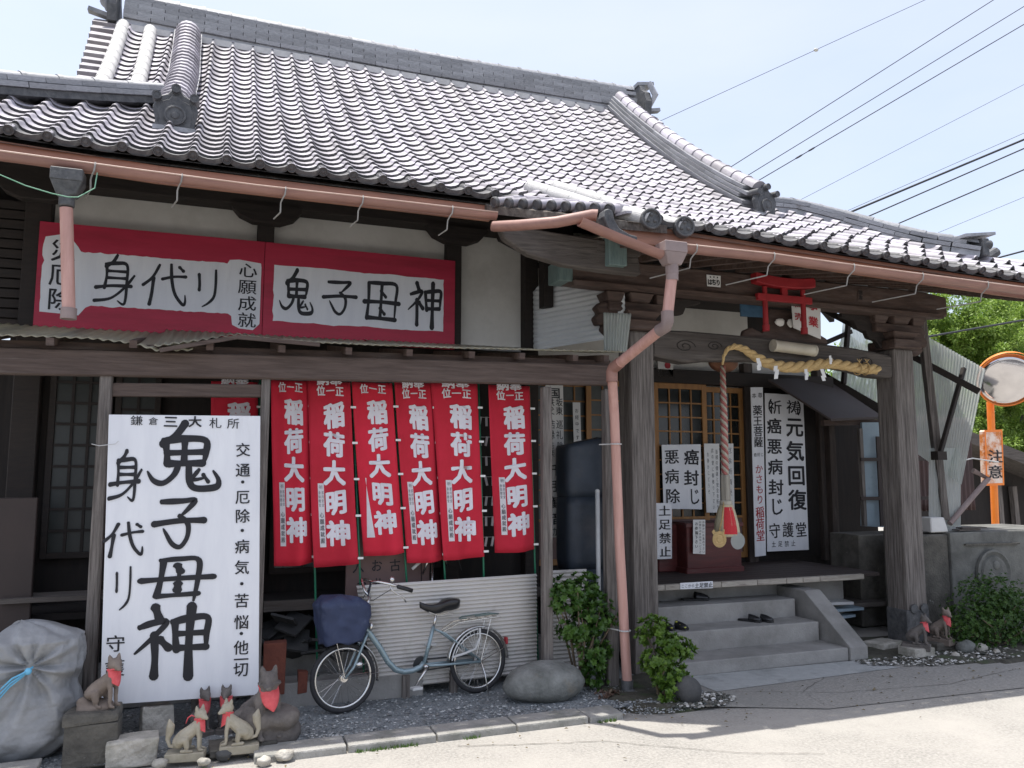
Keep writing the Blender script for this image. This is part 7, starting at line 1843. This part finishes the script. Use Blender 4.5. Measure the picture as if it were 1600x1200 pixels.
# ------------------------------------------------------------------ vegetation
def leafquad(mb, p, d, nrm, L, Wd_):
    d = d.normalized(); s_ = d.cross(nrm)
    if s_.length < 1e-4: s_ = Vector((1, 0, 0))
    s_.normalize(); n2 = s_.cross(d)
    mb.add([p, p+d*L*.45+s_*Wd_*.5+n2*L*.06, p+d*L, p+d*L*.45-s_*Wd_*.5+n2*L*.06], [(0, 1, 2), (0, 2, 3)])
def rv(r): 
    v = Vector((r.gauss(0, 1), r.gauss(0, 1), r.gauss(0, 1))); return v.normalized()
def shrub(name, label, base, blobs, nros, nl, L, Wd_, mat, seed, stems=6, stemmat=None, loose=.0, cat='shrub'):
    r = random.Random(seed); t = thing(name, label, cat, base); st = MB(); lf = MB(); ros = []
    tot = sum(b[1]**2 for b in blobs)
    for c, rad, sc in blobs:
        k = int(nros*rad**2/tot)
        for i in range(k):
            u = rv(r); rr = rad*(r.random()**.30)*(1+.25*noise.noise(u*2.5+Vector(c)*3))
            p = Vector((c[0]+u.x*rr*sc[0], c[1]+u.y*rr*sc[1], c[2]+u.z*rr*sc[2]))
            if p.z < .02: continue
            if noise.noise(p*9+Vector((seed, 0, 0))) < -.18-loose: continue
            ros.append((p, (u+Vector((0, 0, .55))).normalized()))
    B_ = Vector(base)
    for i in range(stems):
        e = ros[r.randrange(len(ros))][0]; mid = B_.lerp(e, .5)+Vector((r.uniform(-.05, .05), r.uniform(-.05, .05), .05))
        m = MB(); m.tube([B_+Vector((r.uniform(-.06, .06), r.uniform(-.04, .04), 0)), mid, e], [.012, .009, .004], 6); m.build('stem', stemmat or M_BARKP, t, smooth=True)
    for p, ax in ros:
        s_ = ax.orthogonal().normalized(); w_ = ax.cross(s_)
        for k in range(nl):
            a = 6.283*k/nl+r.uniform(-.4, .4); el = r.uniform(.1, .9); d = (s_*math.cos(a)+w_*math.sin(a))*math.cos(el)+ax*math.sin(el)
            leafquad(lf, p, d, ax, L*r.uniform(.7, 1.2), Wd_*r.uniform(.8, 1.1))
    o = lf.build('foliage', mat, t); return t
shrub('shrub', 'tall glossy dark green shrub between the post and the ribbed panel', (3.02, 6.52, 0),
      [((2.86, 6.45, .80), .19, (1, .8, .9)), ((3.05, 6.48, .84), .17, (1, .8, .9)), ((3.10, 6.42, .62), .20, (1, .8, 1)), ((2.93, 6.42, .55), .16, (1, .8, 1)), ((3.08, 6.40, .32), .17, (.9, .8, 1)), ((3.1, 6.38, .14), .12, (1, .8, 1))], 950, 9, .042, .026, M_LEAF1, 3, 14)
shrub('shrub', 'lighter yellow-green shrub right of the pink downpipe', (3.52, 6.02, 0),
      [((3.50, 6.1, .52), .15, (1, .8, .9)), ((3.62, 6.0, .40), .15, (1.1, .8, .7)), ((3.46, 5.98, .30), .14, (1, .8, .8)), ((3.74, 6.02, .36), .10, (1.3, .8, .6)), ((3.58, 5.95, .17), .15, (1.1, .8, .8)), ((3.50, 5.85, .08), .10, (1, .8, .8)), ((3.68, 5.95, .12), .09, (1, .8, .8))], 800, 9, .040, .026, M_LEAF2, 4, 12)
shrub('shrub', 'broad rounded azalea bush in front of the stone basin', (8.0, 6.55, 0),
      [((7.95, 6.60, .30), .46, (1.15, .75, .95)), ((8.45, 6.55, .28), .40, (1.2, .75, .85)), ((7.55, 6.50, .22), .30, (1.1, .75, .9)), ((8.0, 6.55, .50), .26, (1.2, .8, .9))], 3400, 6, .030, .015, M_LEAF3, 5, 8, loose=.12)
shrub('shrub', 'sunlit leafy sprig at the right edge of the picture beside the basin', (8.95, 6.45, 0),
      [((8.98, 6.35, .62), .10, (1, 1, 1)), ((9.15, 6.4, .5), .2, (1, 1, 1))], 160, 8, .045, .028, M_LEAF2, 6, 3)
# dry rosette plant at the foot of the lean-to post
shrub('ground_plant', 'small dull brown rosette plant at the foot of the lean-to post', (3.1, 6.15, 0), [((3.08, 6.15, .03), .09, (1.4, .8, .45))], 60, 7, .03, .014, leafmat('brown_rosette', (.08, .045, .035), (.16, .10, .07)), 9, 2, cat='plant')

def tree(label, base, height, blobs, nleaf, L, mat, seed, trunk_r=.16, group='trees beyond the neighbouring shed'):
    r = random.Random(seed); t = thing('broadleaf_tree', label, 'tree', base, 0, group); B_ = Vector(base)
    tr = MB(); top = B_+Vector((r.uniform(-.5, .5), r.uniform(-.3, .3), height*.75))
    tr.tube([B_, B_.lerp(top, .3)+Vector((.1, 0, 0)), B_.lerp(top, .65), top], [trunk_r, trunk_r*.8, trunk_r*.55, .03], 10); tk = tr.build('trunk', M_BARK, t, smooth=True)
    PP, DD, QQ = [], [], []; rs = np.random.RandomState(seed); tot = sum(b[1]**2 for b in blobs)
    for c, rad, sc in blobs:
        cv = Vector(c); m = MB(); m.tube([B_.lerp(top, r.uniform(.3, .7)), B_.lerp(top, .6).lerp(cv, .5)+Vector((0, 0, -.1)), cv], [.07, .05, .015], 6); m.build('limb', M_BARK, t, smooth=True)
        k = int(nleaf*rad**2/tot)
        # clumps through the blob
        ncl = max(12, int(rad*rad*34))
        for i in range(ncl):
            u = rv(r); rr = rad*r.random()**.42; cc = cv+Vector((u.x*rr*sc[0], u.y*rr*sc[1], u.z*rr*sc[2])); cr = rad*r.uniform(.12, .26)
            nj = k//ncl; q = unit(rs, nj); PP.append(np.array(cc)+q*cr*rs.random((nj, 1))**.5); DD.append(q+unit(rs, nj)*.8+np.array((0, 0, -.25))); QQ.append(q+np.array((0, 0, 1.)))
    PP, DD, QQ = map(np.concatenate, (PP, DD, QQ)); np_leaves('crown', mat, t, PP, DD, QQ, L*rs.uniform(.6, 1.2, len(PP)), L*.5); return t
def np_leaves(name, mat, parent, P, D, Q, L, Wd_):
    D = D/np.linalg.norm(D, axis=1, keepdims=True); s_ = np.cross(D, Q); s_ /= np.linalg.norm(s_, axis=1, keepdims=True)+1e-9; n2 = np.cross(s_, D); L = L[:, None]
    a = P; b = P+D*L*.45+s_*Wd_*.5+n2*L*.06; c = P+D*L; d = P+D*L*.45-s_*Wd_*.5+n2*L*.06
    V = np.stack([a, b, c, d], 1).reshape(-1, 3); n = len(P); i = np.arange(n)*4
    F = np.stack([np.stack([i, i+1, i+2], 1), np.stack([i, i+2, i+3], 1)], 1).reshape(-1, 3)
    me = bpy.data.meshes.new(name); me.vertices.add(len(V)); me.vertices.foreach_set('co', V.ravel()); me.loops.add(len(F)*3); me.loops.foreach_set('vertex_index', F.ravel().astype(np.int32))
    me.polygons.add(len(F)); me.polygons.foreach_set('loop_start', (np.arange(len(F))*3).astype(np.int32)); me.update(calc_edges=True); me.materials.append(mat)
    return link(bpy.data.objects.new(name, me), parent)
def unit(rs, n): v = rs.normal(size=(n, 3)); return v/np.linalg.norm(v, axis=1, keepdims=True)
def TP_(x, y, Y): p = at(x, y, Y=Y); return (p.x, p.y, p.z)
def tr_at(label, bx, Y, H_, blobs, n, L, mat, seed):
    b = at(bx, 740, Y=Y); tree(label, (b.x, Y, 0), H_, [(TP_(x, y, Y+dy), rad, (1, 1, .85)) for x, y, rad, dy in blobs], n, L, mat, seed)
tr_at('bright green tree just above the clear sheets', 1470, 14, 5.2, [(1450, 500, 1.1, 0), (1500, 520, 1.2, 0), (1470, 580, 1.3, .3), (1530, 560, 1.1, -.3), (1420, 560, 1.0, .2), (1560, 520, 1.1, 0), (1600, 500, 1.0, 0)], 60000, .09, M_TREE1, 21)
tr_at('deep green tree standing behind the round mirror', 1600, 16, 6.0, [(1590, 500, 1.5, 0), (1540, 500, 1.2, 0), (1570, 560, 1.4, .2), (1640, 560, 1.6, 0), (1600, 620, 1.5, 0), (1690, 520, 1.6, 0), (1540, 640, 1.3, .2), (1480, 520, 1.2, .2)], 60000, .095, M_TREE2, 22)
tr_at('lower bright tree beside the orange mirror pole', 1560, 13.2, 3.6, [(1520, 650, .7, 0), (1570, 680, .8, 0), (1600, 640, .7, 0), (1535, 690, .7, 0), (1610, 700, .8, 0), (1490, 680, .7, .1)], 30000, .08, M_TREE1, 23)
tr_at('small tree glimpsed through the gap under the straw rope', 1290, 17, 4.0, [(1300, 590, 1.0, 0), (1250, 620, 1.3, 0), (1350, 640, 1.5, 0), (1400, 620, 1.4, 0), (1200, 640, 1.3, 0)], 16000, .12, M_TREE1, 24)
# far hedge of woodland that closes the horizon
def woods():
    rs = np.random.RandomState(9); n = 40000; a = rs.uniform(-1.35, 1.62, n); D = rs.uniform(40, 52, n); z = rs.random(n)**.7*(5+1.2*np.sin(a*9)+.8*np.sin(a*23))
    tag(np_leaves('woodland', M_TREE2, None, np.stack([np.sin(a)*D, np.cos(a)*D, z], 1), unit(rs, n), np.tile((0, 0, 1.), (n, 1)), rs.uniform(.6, 1.3, n), .6), kind='stuff')
woods()
# glimpse of garden beyond the left side of the hall
shrub('shrub', 'sunlit garden shrub glimpsed past the dark left corner of the hall', (-3.6, 12.0, 0), [((-3.6, 12, 1.0), .8, (1, .6, 1.2)), ((-4.2, 12.4, 1.8), .8, (1, .6, 1))], 700, 6, .10, .06, M_TREE1, 12, 4)

# ------------------------------------------------------------------ overhead wires
def wire(x0, y0, x1, y1, Ya, Yb, r, label, sag=0, parent=None):
    a = at(x0, y0, Y=Ya); b = at(x1, y1, Y=Yb); d = b-a; b2 = b+d*1.2; a2 = a-d*.6 if parent is None else a
    pts = [a2.lerp(b2, t)-Vector((0, 0, sag*math.sin(t*math.pi))) for t in np.linspace(0, 1, 14)]
    m = MB(); m.tube(pts, r, 6); o = m.build('overhead_wire', M_WIRE, parent, smooth=True)
    if label: tag(o, label, 'wire', 'overhead wires in the upper right sky')
    return o
wire(1140, 262, 1552, 0, 15, 13, .010, 'uppermost plain dark wire rising steeply from the corner ridge to the top edge')
wire(1165, 276, 1600, 10, 15, 13, .010, 'second dark wire running just below and parallel to the uppermost one')
wc = wire(1180, 285, 1600, 38, 14.6, 12.8, .011, 'dark wire with two small lumps and a short branch near the ridge tile')
_a, _b = at(1180, 285, Y=14.6), at(1600, 38, Y=12.8)
for t_ in (.155, .20):
    p = _a.lerp(_b, t_); d = (at(1600, 38, Y=12.8)-at(1180, 285, Y=14.6)).normalized(); m = MB(); m.tube([p-d*.10, p-d*.04, p+d*.05, p+d*.11], [.012, .022, .022, .012], 8); m.build('wire_joint', M_WIRE, wc, smooth=True)
wire(1058, 177, 1445, 0, 17, 15, .007, 'thin pale wire with a small insulator that ends at the main ridge')
p = at(1275, 78, Y=15.9); m = MB(); m.ball(p, .055, 10, 7, (1.3, 1, .8)); o = m.build('insulator', M_WHITE2, smooth=True); tag(o, 'small whitish insulator lump on the thin upper wire', 'insulator')
wire(1255, 310, 1600, 132, 18, 16, .006, 'hair-thin wire crossing the sky between the two wire bundles')
wire(1325, 333, 1600, 218, 16, 14, .028, 'thick dark telephone cable with thin lashing loops above it')
wire(1327, 328, 1600, 208, 16, 14, .006, 'thin messenger wire riding just above the thick telephone cable')
wire(1350, 341, 1600, 232, 16.2, 14.2, .018, 'medium dark cable running below the thick telephone cable')
wire(1395, 353, 1600, 265, 16.4, 14.4, .018, 'lowest medium cable ending behind the right corner ridge')
wire(1465, 364, 1600, 308, 18, 16, .006, 'hair-thin lowest wire above the porch roof at the right')
wire(1555, 404, 1600, 392, 16, 15.5, .025, 'short thick cable end at the right edge over the eaves')
wire(1450, 526, 1600, 500, 11, 10.6, .018, 'dark cable passing low across the green trees under the eaves')
print('objects', len(S.objects))
